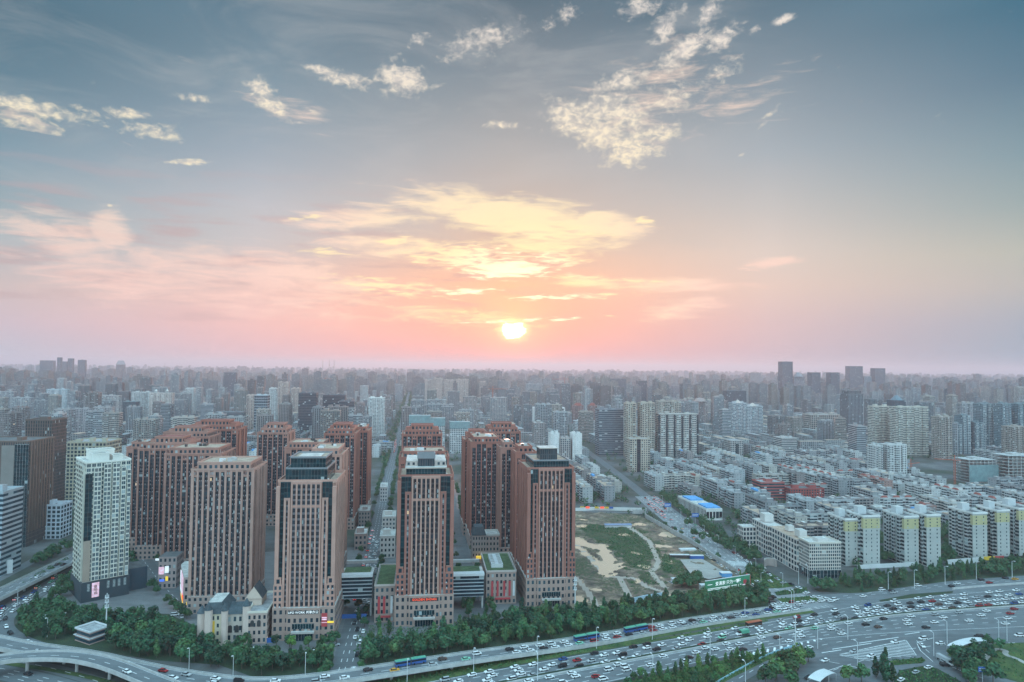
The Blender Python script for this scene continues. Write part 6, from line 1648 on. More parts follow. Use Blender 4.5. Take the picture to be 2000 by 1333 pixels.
line_trees(C_WEST, (-8.5, 8.5), 9, 'street tree along the plaza street between white tower and brick towers', 'trees along the plaza street', .85, 900)
line_trees(C_LEFT, (10.5,), 8, 'street tree between the elevated road and the white tower', 'trees below the elevated road', .85, 760, 470)
line_trees(C_NORTH, (-16.8, -22), 8, 'dark tree behind the parked cars of the north avenue', 'trees behind the parked cars', .95, 900, 560)
for x, y in ((700, 1215), (712, 1225), (718, 1200), (740, 1232), (760, 1240), (700, 1190), (704, 1170), (905, 1190), (915, 1205), (925, 1180), (950, 1200), (965, 1212), (1000, 1200), (1020, 1208), (935, 1222), (760, 1200)): tree(G(x, y), trnd.choice(('round', 'tall')), .7, 'small tree in the plaza gardens between the office towers', 'trees of the plaza gardens', (.95, 1, .9))
# all the further greenery: one mass
def far_trees():
    rnd = random.Random(21); mb = MB(); n = 0
    for k in range(40000):
        d = 520 * (9.0 ** (rnd.random() ** .8)); x = rnd.uniform(-.8, .8) * d
        if mnoise.noise((x * .006, d * .006, 9.1)) < .02 and rnd.random() < (.35 if x > .05 * d and d < 1300 else .72): continue
        p = (x, d)
        if not free(p, 3.2): continue
        n += 1
        h = rnd.uniform(5, 10)
        lobes = [(x, d, h * .55, h * .32, h * .42), (x + rnd.uniform(-3, 3), d + rnd.uniform(-3, 3), h * .45, h * .3, h * .36)]
        leafy(mb, rnd, lobes, 11 if d > 1200 else 34, h * .19 if d > 1200 else h * .12)
        if n > 8000: break
    # the wooded street that runs to the horizon
    for i in range(len(C_MID) - 1):
        a, b = C_MID[i], C_MID[i + 1]
        if b.y < 1100: continue
        for s in range(max(1, int((b - a).length / 7))):
            q = a.lerp(b, rnd.random()); x = q.x + rnd.choice((-1, 1)) * rnd.uniform(7, 20)
            leafy(mb, rnd, [(x, q.y, 5, 4, 4)], 12, 1.5)
    build_trees(mb)
    o = stuff(mb.build('tree_cover')); print('far trees', n); return o
far_trees()
def scrub():
    rnd = random.Random(3); mb = MB()
    for poly, n in zip(GREEN, (2600, 420, 700, 260)):
        xs = [p[0] for p in poly]; ys = [p[1] for p in poly]
        for _ in range(n):
            q = (rnd.uniform(min(xs), max(xs)), rnd.uniform(min(ys), max(ys)))
            if not inpoly((q[0] + 12 * mnoise.noise((q[0] * .07, q[1] * .07, 1.3)), q[1] + 12 * mnoise.noise((q[0] * .07, q[1] * .07, 8.3))), poly) or inpoly(q, POND) or min(dist_line(q, t) for t in TRACKS) < 2.2: continue
            leafy(mb, rnd, [(q[0], q[1], 1.0, .9, .7)], 3, .5)
    for _ in range(900):
        q = (rnd.uniform(min(p[0] for p in SITE), max(p[0] for p in SITE)), rnd.uniform(min(p[1] for p in SITE), max(p[1] for p in SITE)))
        if inpoly(q, SITE) and not inpoly(q, POND) and mnoise.noise((q[0] * .03, q[1] * .03, 1)) > .05: leafy(mb, rnd, [(q[0], q[1], 1.0, 1.2, .7)], 4, .5)
    o = stuff(mb.build('scrub')); o.color = (1.25, 1.2, 1.0, 1)
scrub()
def shrubs():
    rnd = random.Random(8); mb = MB()
    for poly, sp_ in (([(1195, 1345), (1232, 1332), (1360, 1303), (1437, 1286), (1500, 1277), (1560, 1267), (1500, 1289), (1420, 1329), (1380, 1358), (1170, 1358)], 1.7), ([(1516, 1170), (1590, 1164), (1603, 1175), (1535, 1180)], 2.6), ([(1757, 1312), (1800, 1304), (1830, 1308), (1900, 1345), (1745, 1345)], 1.9), ([(1440, 1140), (1448, 1124), (1470, 1106), (1510, 1123), (1550, 1146), (1520, 1150)], 2.2), ([(1735, 1292), (1800, 1285), (1808, 1291), (1800, 1296), (1745, 1300)], 1.6), ([(1512, 1157), (1575, 1148), (1578, 1158), (1518, 1164)], 1.8), ([(1860, 1280), (1890, 1262), (2030, 1256), (2030, 1340), (1960, 1322)], 3.4), ([(700, 1235), (740, 1215), (780, 1230), (900, 1215), (905, 1235), (760, 1262), (690, 1275)], 2.4), ([(640, 1349), (760, 1328), (900, 1303), (1000, 1289), (1250, 1254), (1500, 1212), (1500, 1214), (1250, 1257), (1000, 1299), (860, 1323), (700, 1358)], 2.6)):
        for q in scatter(poly, sp_, rnd):
            if inpoly(q, PARKP): continue
            leafy(mb, rnd, [(q[0], q[1], .5, .8, .5)], 4, .5)
    o = stuff(mb.build('shrubbery')); o.color = (1.2, 1.2, .9, 1)
PARKP = [tuple(p[:2]) for p in offset_line(p_, 1.8)] + [tuple(p[:2]) for p in reversed(offset_line(p_, -1.8))]
shrubs()
print('trees', len(TREES))

# ------------------------------------------------------------------ vehicles
for nm, c in (('paint_white', (.78, .80, .81)), ('paint_silver', (.42, .45, .47)), ('paint_black', (.02, .022, .026)), ('paint_red', (.33, .025, .03)), ('paint_blue', (.035, .09, .26)), ('paint_green', (.25, .58, .42)), ('paint_yellow', (.68, .33, .04)), ('paint_brown', (.11, .07, .055))): plain(nm, c, rough=.25, var=0)
plain('car_glass', (.015, .02, .025), rough=.08, var=0); plain('tyre', (.015, .015, .015), rough=.9, var=0)
plain('tail_light', (.5, .02, .02), var=0, emit=(1, .06, .04), strength=2.0); plain('head_light', (.8, .8, .75), rough=.2, var=0)
def car_body(paint, van=False):
    mb = MB(); L, W = 4.6, 1.8
    prof = [(-2.3, .35), (2.3, .35), (2.3, .72), (2.15, .84), (1.0, .95), (-1.55, .98), (-2.25, .92), (-2.3, .7)] if not van else [(-2.3, .35), (2.3, .35), (2.3, .85), (1.7, 1.05), (-2.2, 1.1), (-2.3, .9)]
    for s in (-1, 1):
        pts = [(x, s * W / 2, z) for x, z in prof]; mb.face(pts if s < 0 else pts[::-1], paint)
    n = len(prof)
    for i in range(n):
        a, b = prof[i], prof[(i + 1) % n]; mb.face([(a[0], -W / 2, a[1]), (a[0], W / 2, a[1]), (b[0], W / 2, b[1]), (b[0], -W / 2, b[1])], paint)
    r = [(-1.45, 1.40), (.40, 1.40)] if not van else [(-2.1, 1.72), (.7, 1.72)]
    mb.face([(r[0][0], -.62, r[0][1] + .035), (r[1][0], -.62, r[1][1] + .035), (r[1][0], .62, r[1][1] + .035), (r[0][0], .62, r[0][1] + .035)], paint)
    for x in (-1.4, 1.4):
        for s in (-.92, .92): mb.bar((x, s - .09, .33), (x, s + .09, .33), .33, 'tyre', n=8)
    return mb
def car_glass(van=False):
    mb = MB(); lo = [(-1.9, -.80), (1.0, -.80), (1.0, .80), (-1.9, .80)] if not van else [(-2.25, -.86), (1.5, -.86), (1.5, .86), (-2.25, .86)]
    hi = [(-1.48, -.66), (.43, -.66), (.43, .66), (-1.48, .66)] if not van else [(-2.15, -.7), (.75, -.7), (.75, .7), (-2.15, .7)]
    z0, z1 = (.93, 1.42) if not van else (1.02, 1.74)
    for i in range(4):
        a, b = lo[i], lo[(i + 1) % 4]; c, d = hi[(i + 1) % 4], hi[i]; mb.face([(*a, z0), (*b, z0), (*c, z1), (*d, z1)], 'car_glass')
    mb.face([(*q, z1) for q in hi], 'car_glass')
    return mb
BODY = {}; GLASS = {v: car_glass(v) for v in (False, True)}
def light_mesh(x, mat):
    mb = MB(); mb.box(-.04, .04, -.22, .22, -.09, .09, mat); return mb.mesh(mat)
TAIL, HEAD = light_mesh(0, 'tail_light'), light_mesh(0, 'head_light')
PAINTS = [('white', 62), ('silver', 11), ('black', 15), ('red', 4), ('blue', 2), ('green', 3), ('yellow', .6), ('brown', 2.4)]
CARS = []
def car(p, ang, where, group, rnd, paint=None, z=0.12, lights=False, van=None):
    paint = paint or rnd.choices([q for q, _ in PAINTS], [w for _, w in PAINTS])[0]
    van = rnd.random() < .2 if van is None else van
    CARS.append(((p[0], p[1], p[2] + z), ang, where, group, paint, lights, van))
def build_cars():                 # the 300 that show largest, and the rest as one mass of traffic
    CARS.sort(key=lambda c: (Vector(c[0]) - CAM).length)
    mesh = {}; rest = MB()
    gl = {v: GLASS[v].mesh('car_glass') for v in GLASS}
    for k, (p, ang, where, group, paint, lights, van) in enumerate(CARS):
        key = (paint, van)
        if key not in BODY: BODY[key] = car_body('paint_' + paint, van)
        if k < 298:
            if key not in mesh: mesh[key] = BODY[key].mesh('car_body')
            t = thing('car', None, 'car', p, ang, group); t.scale = (1.06,) * 3
            for nm, me in (('body', mesh[key]), ('cabin_windows', gl[van])):
                o = bpy.data.objects.new(nm, me); col.objects.link(o); o.parent = t
            if lights:
                for s in (-.62, .62):
                    o = bpy.data.objects.new('tail_light', TAIL); col.objects.link(o); o.parent = t; o.location = (-2.33, s, .75)
            later(t, '%s %s %s' % (paint if paint != 'green' else 'pale-green', 'minivan' if van else 'car', where))
        else:
            M_ = Matrix.Translation(p) @ Matrix.Rotation(ang, 4, 'Z') @ Matrix.Scale(1.06, 4)
            for src in (BODY[key], GLASS[van]):
                for f, mi in zip(src.f, src.mi): rest.face([M_ @ Vector(src.v[q]) for q in f], src.mats[mi])
            if lights:
                for s in (-.62, .62): rest.face([M_ @ Vector((-2.36, s + a, .75 + b)) for a, b in ((-.25, -.12), (.25, -.12), (.25, .12), (-.25, .12))][::-1], 'tail_light')
    stuff(rest.build('distant_traffic')); print('cars', len(CARS))
crnd = random.Random(17)
USED = []
def lane(line, off, gap0, gap1, where, group, limit, rev=False, skip=None, lights=False, z=0.12, px_range=None):
    pts = resample(offset_line(line, off), 1.0) if off else resample(line, 1.0)
    i = crnd.uniform(0, 12); n = 0
    while i < len(pts) - 2 and n < limit:
        p = pts[int(i)]; x, y = proj(p)
        t = (pts[min(len(pts) - 1, int(i) + 2)] - pts[max(0, int(i) - 2)]).normalized()
        g = crnd.uniform(gap0(x) if callable(gap0) else gap0, gap1(x) if callable(gap1) else gap1)
        if -8 < x < 2008 and -8 < y < 1341 and (px_range is None or px_range[0] < x < px_range[1]):
            a = math.atan2(t.y, t.x) + (math.pi if rev else 0) + crnd.uniform(-.03, .03)
            q = p + Vector((-t.y, t.x, 0)) * crnd.uniform(-.35, .35)
            if all((q.x - u.x) ** 2 + (q.y - u.y) ** 2 > 13 for u in USED[-260:]):
                car(q, a, where, group, crnd, z=z, lights=lights); n += 1; USED.append(q)
        i += max(6.2, g)
    return n
jam0 = lambda x: 6.1 if x > 1640 else 7 if x > 1450 else 8.5
jam1 = lambda x: 7.6 if x > 1640 else 16 if x > 1450 else 27
jamb = lambda x: 9 if x > 1640 else 19
for f, a, b in ((.14, 9, 24), (.385, 7, jamb), (.615, jam0, jam1), (.86, jam0, jam1)): lane(between(RU, RM, f), 0, a, b, 'in the jam on the far carriageway', 'cars on the far carriageway', 90, True)
for f, a, b in ((.16, 8, 26), (.37, 9, 30), (.59, 11, 36), (.82, 18, 50)): lane(between(RM, RL, f), 0, a, b, 'on the near carriageway', 'cars on the near carriageway', 40)
for o_ in (-2.4, 2.4): lane(FC, o_, lambda x: 6.3 if x > 980 else 7.5, lambda x: 9.5 if x > 980 else 26, 'on the frontage road', 'cars on the frontage road', 50, z=.06, px_range=(290, 2000))
lane(FC, -2.4, 16, 50, 'on the upper left part of the frontage road', 'cars at the left bend', 6, z=.06, px_range=(-10, 280))
for o_ in (-2.2, 2.2): lane(EL, o_, 26, 70, 'on the straight elevated road', 'cars on the elevated road', 4, z=.06)
for o_ in (-5, -1.8, 1.8, 5): lane(C_LEFT, o_, 9, 24, 'queueing below the elevated road', 'cars below the elevated road', 9, lights=o_ > 2)
lane(C_BEND, 0, 9, 26, 'on the bend at the left edge', 'cars on the left bend road', 6, z=.2)
lane(C_LOW, 2, 30, 60, 'on the lower left road under the ramp', 'cars on the lower left road', 2)
t = lane(RC, -1.6, 60, 90, 'on the curved ramp, brake lights on', 'cars on the curved ramp', 2, z=.06, lights=True, px_range=(120, 400))
for o_ in (-13.2, 13.2): lane(C_NORTH, o_, 6.4, 9.5, 'parked along the north avenue', 'cars parked along the north avenue', 26, px_range=(1268, 1520))
for o_ in (-5, 5): lane(C_NORTH, o_, 24, 60, 'driving on the north avenue', 'cars driving on the north avenue', 8, px_range=(1268, 1520), lights=o_ > 0)
for o_ in (-9, -4, 4, 9): lane(C_NORTH, o_, 7, 12, 'queueing at the far end of the avenue', 'cars queueing at the far end of the avenue', 9, px_range=(1180, 1300), lights=True)
for o_ in (-5, -1.6, 1.6, 5): lane(C_MID, o_, 8, 26, 'on the market street between the brick towers', 'cars on the market street', 12, px_range=(690, 770), lights=o_ > 3)
for o_ in (1.6, 4.6): lane(C_MID, o_, 6.4, 8, 'in the brake-light line far up the market street', 'cars with brake lights far up the market street', 22, px_range=(769, 784), lights=True)
lane(C_EXIT, 0, 40, 80, 'on the exit ramp with blue railings', 'cars on the exit ramp', 3)
lane(C_LOCAL, 3, 28, 60, 'beside the striped junction area', 'cars at the junction', 5, z=.13); lane(C_LOCAL, -5, 14, 40, 'waiting below the striped junction area', 'cars waiting at the junction', 6, z=.13)
lane(C_SLIP, 0, 9, 24, 'on the slip road beside the lower right park', 'cars on the slip road', 7, z=.15); lane(C_PARK, 0, 8, 16, 'beside the small lawn at the junction', 'cars beside the junction lawn', 5, z=.15)
sr = smooth_line(gp([(1600, 1172), (1700, 1160), (1850, 1142), (2035, 1129)]), 2)
for o_ in (-4, -.5, 3): lane(sr, o_, 14, 60, 'on the side road below the yellow-topped flats', 'cars on the side road', 8, z=.1)
for pts, where, group in (([(1512, 1183), (1524, 1181), (1536, 1182), (1548, 1179), (1560, 1181), (1572, 1178), (1585, 1177), (1604, 1176), (1615, 1173), (1624, 1176)], 'parked beside the small island lawns', 'cars parked by the island lawns'), ([(1505, 1190), (1510, 1186), (1516, 1194), (1522, 1190), (1518, 1185), (1526, 1195), (1504, 1172), (1507, 1178)], 'bunched at the end of the frontage road', 'cars bunched at the crossing'), ([(470, 1270), (482, 1271), (494, 1272), (620, 1276), (640, 1273), (655, 1262), (540, 1280)], 'parked in front of the red-bannered tower', 'cars parked by the red-bannered tower'), ([(352, 1198), (362, 1201), (372, 1198), (342, 1203), (356, 1206), (366, 1194), (1310, 1060 + 80), (1385, 1122), (1395, 1124), (1372, 1126), (1388, 1130)], 'parked on a small lot', 'cars parked on small lots'), ([(1000, 1225), (935, 1225), (928, 1230), (1012, 1222), (895, 1240)], 'parked in the plaza of the office towers', 'cars parked in the plaza'), ([(1530, 1140), (1545, 1143), (1560, 1150), (1500, 1122), (1490, 1112), (1575, 1160), (1590, 1168)], 'turning at the corner of the beige hotel', 'cars at the hotel corner')):
    for x, y in pts:
        q = G(x, y); car(q, crnd.choice((.3, .35, 2.0)) + crnd.uniform(-.1, .1), where, group, crnd, z=.13)
build_cars()
def bus(p, ang, roof, body, label, L=16.0, z=.1):
    t = thing('bus', label, 'bus', (p[0], p[1], p[2] + z), ang)
    W, n = 2.6, 2 if L > 14 else 1; seg = L / n
    for k in range(n):
        x0, x1 = -L / 2 + k * seg + .35 * k, -L / 2 + (k + 1) * seg - .35 * (n - 1 - k)
        b = MB(); b.box(x0, x1, -W / 2, W / 2, .4, 1.55, body); b.box(x0, x1, -W / 2, W / 2, 2.5, 2.8, body); b.build('body', t)
        g = MB(); g.box(x0 + .02, x1 - .02, -W / 2 + .03, W / 2 - .03, 1.56, 2.49, 'car_glass'); g.build('window_band', t)
        r = MB(); r.box(x0, x1, -W / 2, W / 2, 2.81, 3.0, roof); r.box(x0 + 1.2, x0 + 3, -.8, .8, 3.01, 3.3, roof); r.build('roof', t)
        for x in (x0 + 1.4, x1 - 1.4):
            for s in (-1.2, 1.2): w = MB(); w.bar((x, s - .14, .48), (x, s + .14, .48), .48, 'tyre', n=10); w.build('wheel', t)
    if n == 2: c = MB(); c.box(-.34, .34, -W / 2 + .1, W / 2 - .1, .5, 2.7, 'dark_metal'); c.build('bellows', t)
def road_at(line, px):
    best = min(range(1, len(line) - 1), key=lambda i: abs(proj(line[i])[0] - px)); t = (line[best + 1] - line[best - 1]).normalized(); return line[best], math.atan2(t.y, t.x)
FCf = resample(FC, 1.0)
plain('bus_green', (.10, .36, .25), var=.05, rough=.4); plain('bus_blue', (.03, .10, .32), var=.05, rough=.35); plain('bus_red', (.42, .10, .05), var=.05, rough=.4)
for px, lab in ((803, 'green-roofed articulated bus on the viaduct below the red-lettered tower'), (1150, 'green-roofed articulated bus on the frontage road, middle one of three'), (1247, 'green-roofed articulated bus on the frontage road, rightmost of three')):
    p, a = road_at(FCf, px); n_ = Vector((-math.sin(a), math.cos(a), 0)); bus(p + n_ * 2.5, a, 'bus_green', 'bus_blue', lab)
UF = resample(between(RU, RM, .12), 1.0); p, a = road_at(UF, 1472); bus(p, a, 'bus_red', 'paint_brown', 'red-roofed single bus on the far carriageway of the main road', 11)
t = None
def truck(p, ang, cargo, label, L=8.0):
    t = thing('truck', label, 'truck', (p[0], p[1], p[2] + .1), ang)
    b = MB(); b.box(-L / 2, L / 2 - 2.2, -1.15, 1.15, .9, 2.9, cargo); b.build('cargo_box', t)
    b = MB(); b.box(L / 2 - 2.1, L / 2, -1.1, 1.1, .6, 1.5, 'paint_white'); b.box(L / 2 - 2.0, L / 2 - .5, -1.0, 1.0, 1.51, 2.4, 'car_glass'); b.build('cab', t)
    b = MB(); b.box(-L / 2, L / 2, -1, 1, .45, .58, 'dark_metal'); b.build('chassis', t)
    for x in (-L / 2 + 1.3, L / 2 - 1.2):
        for s in (-1.0, 1.0): w = MB(); w.bar((x, s - .14, .45), (x, s + .14, .45), .45, 'tyre', n=10); w.build('wheel', t)
p, a = road_at(resample(between(RU, RM, .62), 1.0), 1452); truck(p, a + math.pi, 'bus_green', 'small truck with bright green cargo box in the jam, far carriageway')
p, a = road_at(resample(C_SLIP, 1.0), 1846); truck(p + Vector((1, 1, 0)), a, 'paint_silver', 'long flat grey truck turning into the slip road at lower right', 11)

# ------------------------------------------------------------------ street furniture
LAMP_H = 11.5
def lamp_meshes():
    p = MB(); p.bar((0, 0, 0), (0, 0, LAMP_H), .17, 'white_metal', .11, 8)
    a = MB(); a.bar((0, 0, LAMP_H), (0, 1.1, LAMP_H + .45), .09, 'white_metal', n=5)
    h = MB(); h.box(-.3, .3, 1.1, 2.1, LAMP_H + .32, LAMP_H + .6, 'white_metal')
    return p.mesh('pole'), a.mesh('arm'), h.mesh('lamp_head')
LM3 = lamp_meshes()
def street_lamp(p, ang, base, sc=1.0):
    t = thing('street_lamp', None, 'street lamp', (p[0], p[1], p[2] if len(p) > 2 else 0), ang, 'street lamps'); t.scale = (sc,) * 3
    for nm, me in zip(('pole', 'arm', 'lamp_head'), LM3):
        o = bpy.data.objects.new(nm, me); col.objects.link(o); o.parent = t
    later(t, base)
for x, y in ((1275, 1333), (1387, 1279), (1656, 1250), (1050, 1330)): street_lamp(G(x, y), R(20), 'tall white street lamp on the median of the main road', 1.15)
for x, y in ((925, 1312), (1049, 1287), (1165, 1268), (1274, 1250), (1455, 1206), (795, 1335), (596, 1322)): street_lamp(G(x, y), R(200), 'tall white street lamp between frontage road and main road', 1.05)
for x, y in ((1735, 1154), (1786, 1150), (1846, 1142), (1907, 1132), (1977, 1131)): street_lamp(G(x, y), R(200), 'white street lamp along the kerb below the yellow-topped flats', 1.15)
for x, y in ((1551, 1163 + 30), (1546, 1195), (1553, 1290), (1597, 1268), (1523, 1288), (1675, 1302), (1824, 1282), (1850, 1258), (1967, 1253), (1951, 1255), (1456, 1345), (1560, 1142), (1578, 1140)): street_lamp(G(x, y), R(20), 'white street lamp around the lower right junction', 1.1)
for x, y in ((369, 1308), (455, 1324), (34, 1185), (92, 1245)): street_lamp(G(x, y), R(180), 'pale street lamp beside the dark left groves', .95)
for k in range(9):
    q = at_frac(C_NORTH, .12 + k * .095); 
    for s in (-1, 1): street_lamp(q + Vector((math.cos(GY) * 5 * s * 1.6, math.sin(GY) * 1, 0)), R(90) * s, 'thin lamp post along the north avenue', .85)
def mast(px, y, h, label):
    p = G(px, y); t = thing('telecom_mast', label, 'mast', p)
    m = MB(); m.bar((0, 0, 0), (0, 0, h), .45, 'white_metal', .22, 10); m.build('pole', t)
    for z in (h * .62, h * .76, h * .88):
        for k in range(3):
            a = k * 2.1; q = MB(); q.box(math.cos(a) * .9 - .18, math.cos(a) * .9 + .18, math.sin(a) * .9 - .18, math.sin(a) * .9 + .18, z, z + 1.8, 'white_metal'); q.build('antenna', t)
        q = MB(); q.bar((0, 0, z - .1), (0, 0, z), 1.2, 'white_metal', n=10); q.build('ring', t)
mast(207, 1233, 22, 'tall white telecom mast rising from the trees in front of the white tower')
mast(1123, 1196, 23, 'white telecom mast at the corner of the black-topped office tower'); mast(1393, 893, 24, 'thin white mast among trees beyond the walk-up rows')
p = G(1571, 1275)
t = thing('high_mast_lamp', 'very tall white mast standing above the exit ramp', 'mast', G(1554, 1289)); m = MB(); m.bar((0, 0, 0), (0, 0, 24), .38, 'white_metal', .2, 10); m.build('pole', t); m = MB(); m.bar((0, 0, 22.6), (0, 0, 23.4), .9, 'white_metal', n=10); m.build('lamp_ring', t)
# site walls, hoardings and the billboard
def wall_thing(px, h, t_, mat, name, label, cat, colr=None):
    pts = gp(px); m = MB(); wall_line(m, pts, 0, t_, 0, h, mat); o = m.build(name, None, colr); tag(o, label, cat); return o
def pier_wall(px, h, name, label):
    pts = resample(gp(px), 4.0); t = thing(name, label, 'wall', (0, 0, 0))
    m = MB(); wall_line(m, pts, 0, .4, 0, h, 'concrete'); m.build('wall_panel', t)
    m = MB()
    for q in pts[::1]: m.box(q.x - .35, q.x + .35, q.y - .35, q.y + .35, 0, h + .5, 'concrete')
    m.build('buttress', t)['kind'] = 'stuff'
pier_wall([(1236, 1004), (1258, 1004), (1262, 1014), (1350, 1064), (1440, 1124)], 4.5, 'site_wall', 'long buttressed concrete wall between muddy site and north avenue')
wall_thing([(1124, 999), (1160, 997), (1262, 999)], 3.6, .5, 'paint', 'hoarding', 'low white hoarding along the far edge of the muddy site', 'hoarding', (.66, .66, .65))
t = thing('colour_banner', 'row of yellow and red banners on the far hoarding of the muddy site', 'banner', G(1165, 998))
for x, m_n in ((-18, 'yellow_sheet'), (-12, 'lit_red'), (-2, 'yellow_sheet'), (4, 'lit_red'), (9, 'yellow_sheet'), (14, 'blue_sheet')):
    b = MB(); b.box(x, x + 4.4, -.6, -.35, 2.6, 4.6, m_n); b.build('banner_panel', t)
wall_thing([(1338, 1172), (1376, 1164), (1398, 1160), (1462, 1150)], 3.0, .4, 'paint', 'hoarding', 'pale blue hoarding under the green billboard', 'hoarding', (.50, .66, .76))
wall_thing([(1236, 1180), (1262, 1174), (1300, 1168)], 4.0, .4, 'paint', 'hoarding', 'pale blue hoarding in front of the muddy site, behind the tree belt', 'hoarding', (.46, .60, .70))
def billboard():
    a, b = G(1376, 1165), G(1463, 1151); c = (a + b) / 2; L = (b - a).length; ang = math.atan2(b.y - a.y, b.x - a.x)
    t = thing('billboard', 'long green billboard with white Chinese lettering at the site corner', 'billboard', c, ang)
    m = MB(); m.box(-L / 2, L / 2, -.9, -.3, 2.6, 10.4, 'bill_green'); m.build('panel', t)
    for k in range(6):
        x = -L / 2 + 1 + k * (L - 2) / 5; m = MB(); m.bar((x, 0, 0), (x, 0, 11), .16, 'concrete', n=6); m.build('post', t)
    m = MB(); m.box(-L / 2, L / 2, -1.0, -.25, 10.41, 10.7, 'white_metal'); m.build('frame', t)
    text_part('lettering', '爱满家·只为一家', 3.0, 'lit_white', t, (-.5, -1.0, 7.4), (R(90), 0, 0), .05)
    m = MB()
    for x0, x1, z in ((-L / 2 + 2, L / 2 - 8, 4.6), (-L / 2 + 2, L / 2 - 9, 3.7), (-L / 2 + 2, -L / 2 + 6, 7.4), (L / 2 - 13, L / 2 - 8.6, 8.4), (L / 2 - 13, L / 2 - 8.6, 7.4)): m.box(x0, x1, -1.0, -.92, z, z + .38, 'lit_white')
    m.build('small_print', t)
    m = MB(); m.bar((L / 2 - 4.6, -1.05, 6.2), (L / 2 - 4.6, -.92, 6.2), 1.7, 'red_banner', n=12); m.box(L / 2 - 7, L / 2 - 2, -1.04, -.93, 3.9, 4.5, 'lit_pink'); m.build('picture', t, label='red picture on the green billboard')
    m = MB(); m.box(L / 2, L / 2 + .5, -.9, 3, 2.6, 10.4, 'red_banner'); m.build('side_panel', t)
plain('bill_green', (.035, .24, .13), var=.1, rough=.5); billboard()
c = G(1207, 1031); t = thing('site_shed', 'flat blue-roofed shed standing alone on the muddy site', 'shed', c, R(4))
m = MB(); m.box(-13, 13, -3, 3, .3, 3, 'paint'); m.build('wall', t, (.6, .62, .64)); m = MB(); m.box(-13.5, 13.5, -3.5, 3.5, 3.01, 3.3, 'shed_roof'); m.build('roof', t)
for (x, y, ang, w_, d_, h_, m_n, lab) in ((1328, 1092, 0, 16, 3, 3, 'dark_metal', 'dark site container row by the wall'), (1362, 1094, 2, 11, 3, 3.2, 'blue_sheet', 'bright blue site container by the wall'), (1322, 1140, 10, 6, 4, 3, 'white_metal', 'white site hut behind the tree belt'), (1420, 1131, 5, 8, 5, 4, 'roof_blue', 'blue-roofed site cabin near the billboard'), (1345, 1080, 8, 14, 5, 2.6, 'white_metal', 'pale site cabins beside the concrete wall'), (1378, 1158, 10, 6, 4, 5, 'concrete', 'grey hut left of the green billboard')):
    t = thing('site_cabin', lab, 'cabin', G(x, y), R(ang)); m = MB(); m.box(-w_ / 2, w_ / 2, 0, d_, .2, h_, m_n); m.build('wall', t); m = MB(); m.box(-w_ / 2 - .15, w_ / 2 + .15, -.15, d_ + .15, h_ + .01, h_ + .25, 'white_metal'); m.build('roof', t)
gsheet('site_yard', [(1328, 1098), (1372, 1097), (1415, 1122), (1410, 1132), (1385, 1137), (1350, 1128)], 2.0, 'paving_pale')
# curved shelter roofs over the underpass entrances
def shelter(px_list, w_, label):
    pts = smooth_line(gp(px_list), 2); t = thing('shelter', label, 'shelter', (0, 0, 0)); m = MB(); n = len(pts)
    hs = [3.6 + 1.1 * math.sin(math.pi * min(1, .2 + .8 * i / (n - 1))) for i in range(n)]
    A, B = offset_line(pts, w_ / 2), offset_line(pts, -w_ / 2)
    for i in range(n - 1):
        up, up2 = Vector((0, 0, hs[i])), Vector((0, 0, hs[i + 1])); q = [B[i] + up, B[i + 1] + up2, A[i + 1] + up2, A[i] + up]; m.face(q, 'white_metal'); m.face([v - Vector((0, 0, .18)) for v in q[::-1]], 'white_metal')
        for e in (A, B): m.face([e[i] + up, e[i + 1] + up2, e[i + 1] + up2 - Vector((0, 0, .18)), e[i] + up - Vector((0, 0, .18))], 'white_metal')
    m.build('roof', t)
    for e in (A, B):
        for i in (0, n // 2, n - 1): q = MB(); q.bar((e[i].x, e[i].y, 0), (e[i].x, e[i].y, hs[i] - .19), .14, 'concrete', n=6); q.build('post', t)
shelter([(1590, 1345), (1605, 1333), (1622, 1325)], 6, 'pale curved shelter roof over steps at the bottom edge')
shelter([(1860, 1279), (1880, 1270), (1905, 1264), (1925, 1262)], 5.5, 'long pale curved canopy beside the lower right park')
c = G(103, 1213); t = thing('canopy', 'flat pale canopy among the trees left of the tiled pavilion', 'canopy', c, R(6)); m = MB(); m.box(-6, 6, -3.5, 3.5, 3.4, 3.7, 'white_metal'); m.build('roof', t)
for x in (-5, 5):
    for y in (-3, 3): m = MB(); m.bar((x, y, 0), (x, y, 3.39), .12, 'white_metal', n=6); m.build('post', t)
def road_sign(px, y, label, w_=4.5, h_=2.6, z=5.2, mat='blue_sheet', ang=0):
    t = thing('road_sign', label, 'road sign', G(px, y), R(ang)); m = MB(); m.bar((0, 0, 0), (0, 0, z + h_), .13, 'white_metal', n=6); m.build('post', t); m = MB(); m.box(-w_ / 2, w_ / 2, -.3, -.14, z, z + h_, mat); m.build('panel', t); m = MB(); m.box(-w_ / 2 + .4, w_ / 2 - .6, -.34, -.31, z + h_ * .6, z + h_ * .72, 'white_metal'); m.box(-w_ / 2 + .4, w_ / 2 - 1.4, -.34, -.31, z + h_ * .28, z + h_ * .4, 'white_metal'); m.build('marks', t)
road_sign(1919, 1333, 'blue direction sign in front of the lower right park trees'); road_sign(1358, 1022, 'blue direction sign above the north avenue parking', 7, 4, 6); road_sign(1304, 1001, 'blue direction sign at the far end of the north avenue', 7, 4, 6)
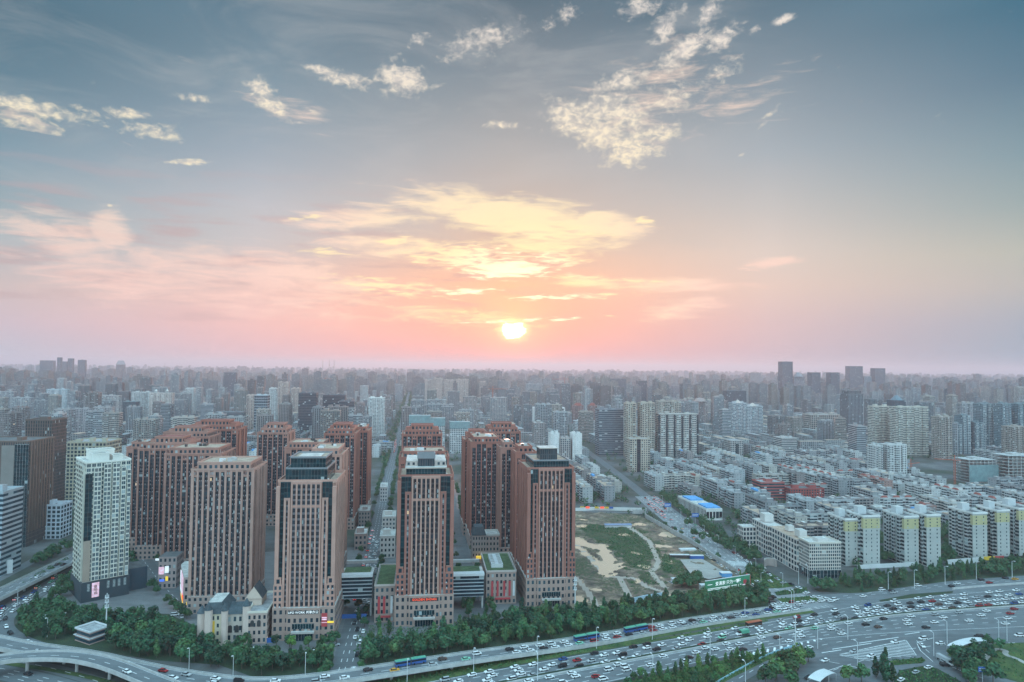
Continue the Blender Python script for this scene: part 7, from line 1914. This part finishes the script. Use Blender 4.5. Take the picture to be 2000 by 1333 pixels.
# gates, awnings and strips below the flats at the right
for (x0, x1, y, h_, mat, lab) in ((1675, 1790, 1112, 3.2, 'paint', 'long low white wall at the foot of the yellow-topped flats'), (1850, 1925, 1104, 4.2, 'paint', 'pale gate wall below the right-hand yellow-topped flats')):
    a, b = G(x0, y), G(x1, y - 6); m = MB(); wall_line(m, [a, b], 0, .5, 0, h_, 'paint'); tag(m.build('garden_wall', None, (.60, .62, .63)), lab, 'wall')
a = G(1942, 1101); t = thing('hoarding', 'orange and red advertising strip below the right-hand flats', 'hoarding', a, R(10)); m = MB(); m.box(-10, 0, -.4, 0, 3, 6, 'yellow_sheet'); m.build('panel', t); m = MB(); m.box(.01, 9, -.4, 0, 3, 6, 'red_banner'); m.build('panel', t); m = MB(); m.box(9.5, 34, -.4, 0, 2.6, 5.4, 'dark_metal'); m.build('panel', t)
for x, y, lab in ((508, 1256, 'bright blue hoarding sheet between castle-like hall and red-bannered tower'), (690, 1208, 'bright blue hoarding sheet across the street under the glass bridge')):
    c = G(x, y); m = MB(); m.box(-8, 8, -.2, .2, 0, 2.6, 'blue_sheet'); tag(m.build('hoarding', None, loc=c, rotz=R(6)), lab, 'hoarding')
m = MB(); m.box(-3.2, 3.2, -.3, .3, 0, 10, 'white_metal'); o = m.build('tile_kiosk', None, (.7, .7, .7), loc=G(14, 1121), rotz=R(40)); tag(o, 'pale kiosk with lit sign beside the outer road at the left edge', 'kiosk')
# a long footbridge-like underpass wall on the far right carriageway
m = MB(); wall_line(m, gp([(1860, 1152), (1930, 1146), (2030, 1139)]), 0, .5, 0, 1.4, 'concrete'); tag(m.build('underpass_wall'), 'long pale underpass wall along the far kerb at the right edge', 'wall')
EX = smooth_line(gp([(1396, 1350), (1436, 1326), (1506, 1286), (1572, 1264)]), 2); t = thing('guard_rail', 'blue-white railing along the exit ramp', 'railing', (0, 0, 0)); m = MB(); wall_line(m, offset_line(EX, 3.7), 0, .3, 0, 1.0, 'rail_blue'); m.build('rail', t)

# ------------------------------------------------------------------ haze
def haze():
    mb = MB()
    mb.box(-46000, 46000, -3000, 44000, -1.2, 300.0, 'haze_air')
    o = mb.build('haze'); o['kind'] = 'stuff'
mh = bpy.data.materials.new('haze_air'); mh.use_nodes = True; mh.node_tree.nodes.clear(); MATS['haze_air'] = mh
Th = NT(mh.node_tree)
pv = Th.node('ShaderNodeVolumePrincipled')
pv.inputs['Color'].default_value = (0.71, 0.735, 0.85, 1); pv.inputs['Density'].default_value = 0.00009; pv.inputs['Anisotropy'].default_value = 0.4
Th.l.new(pv.outputs[0], Th.node('ShaderNodeOutputMaterial').inputs['Volume'])
haze()
finish_labels()
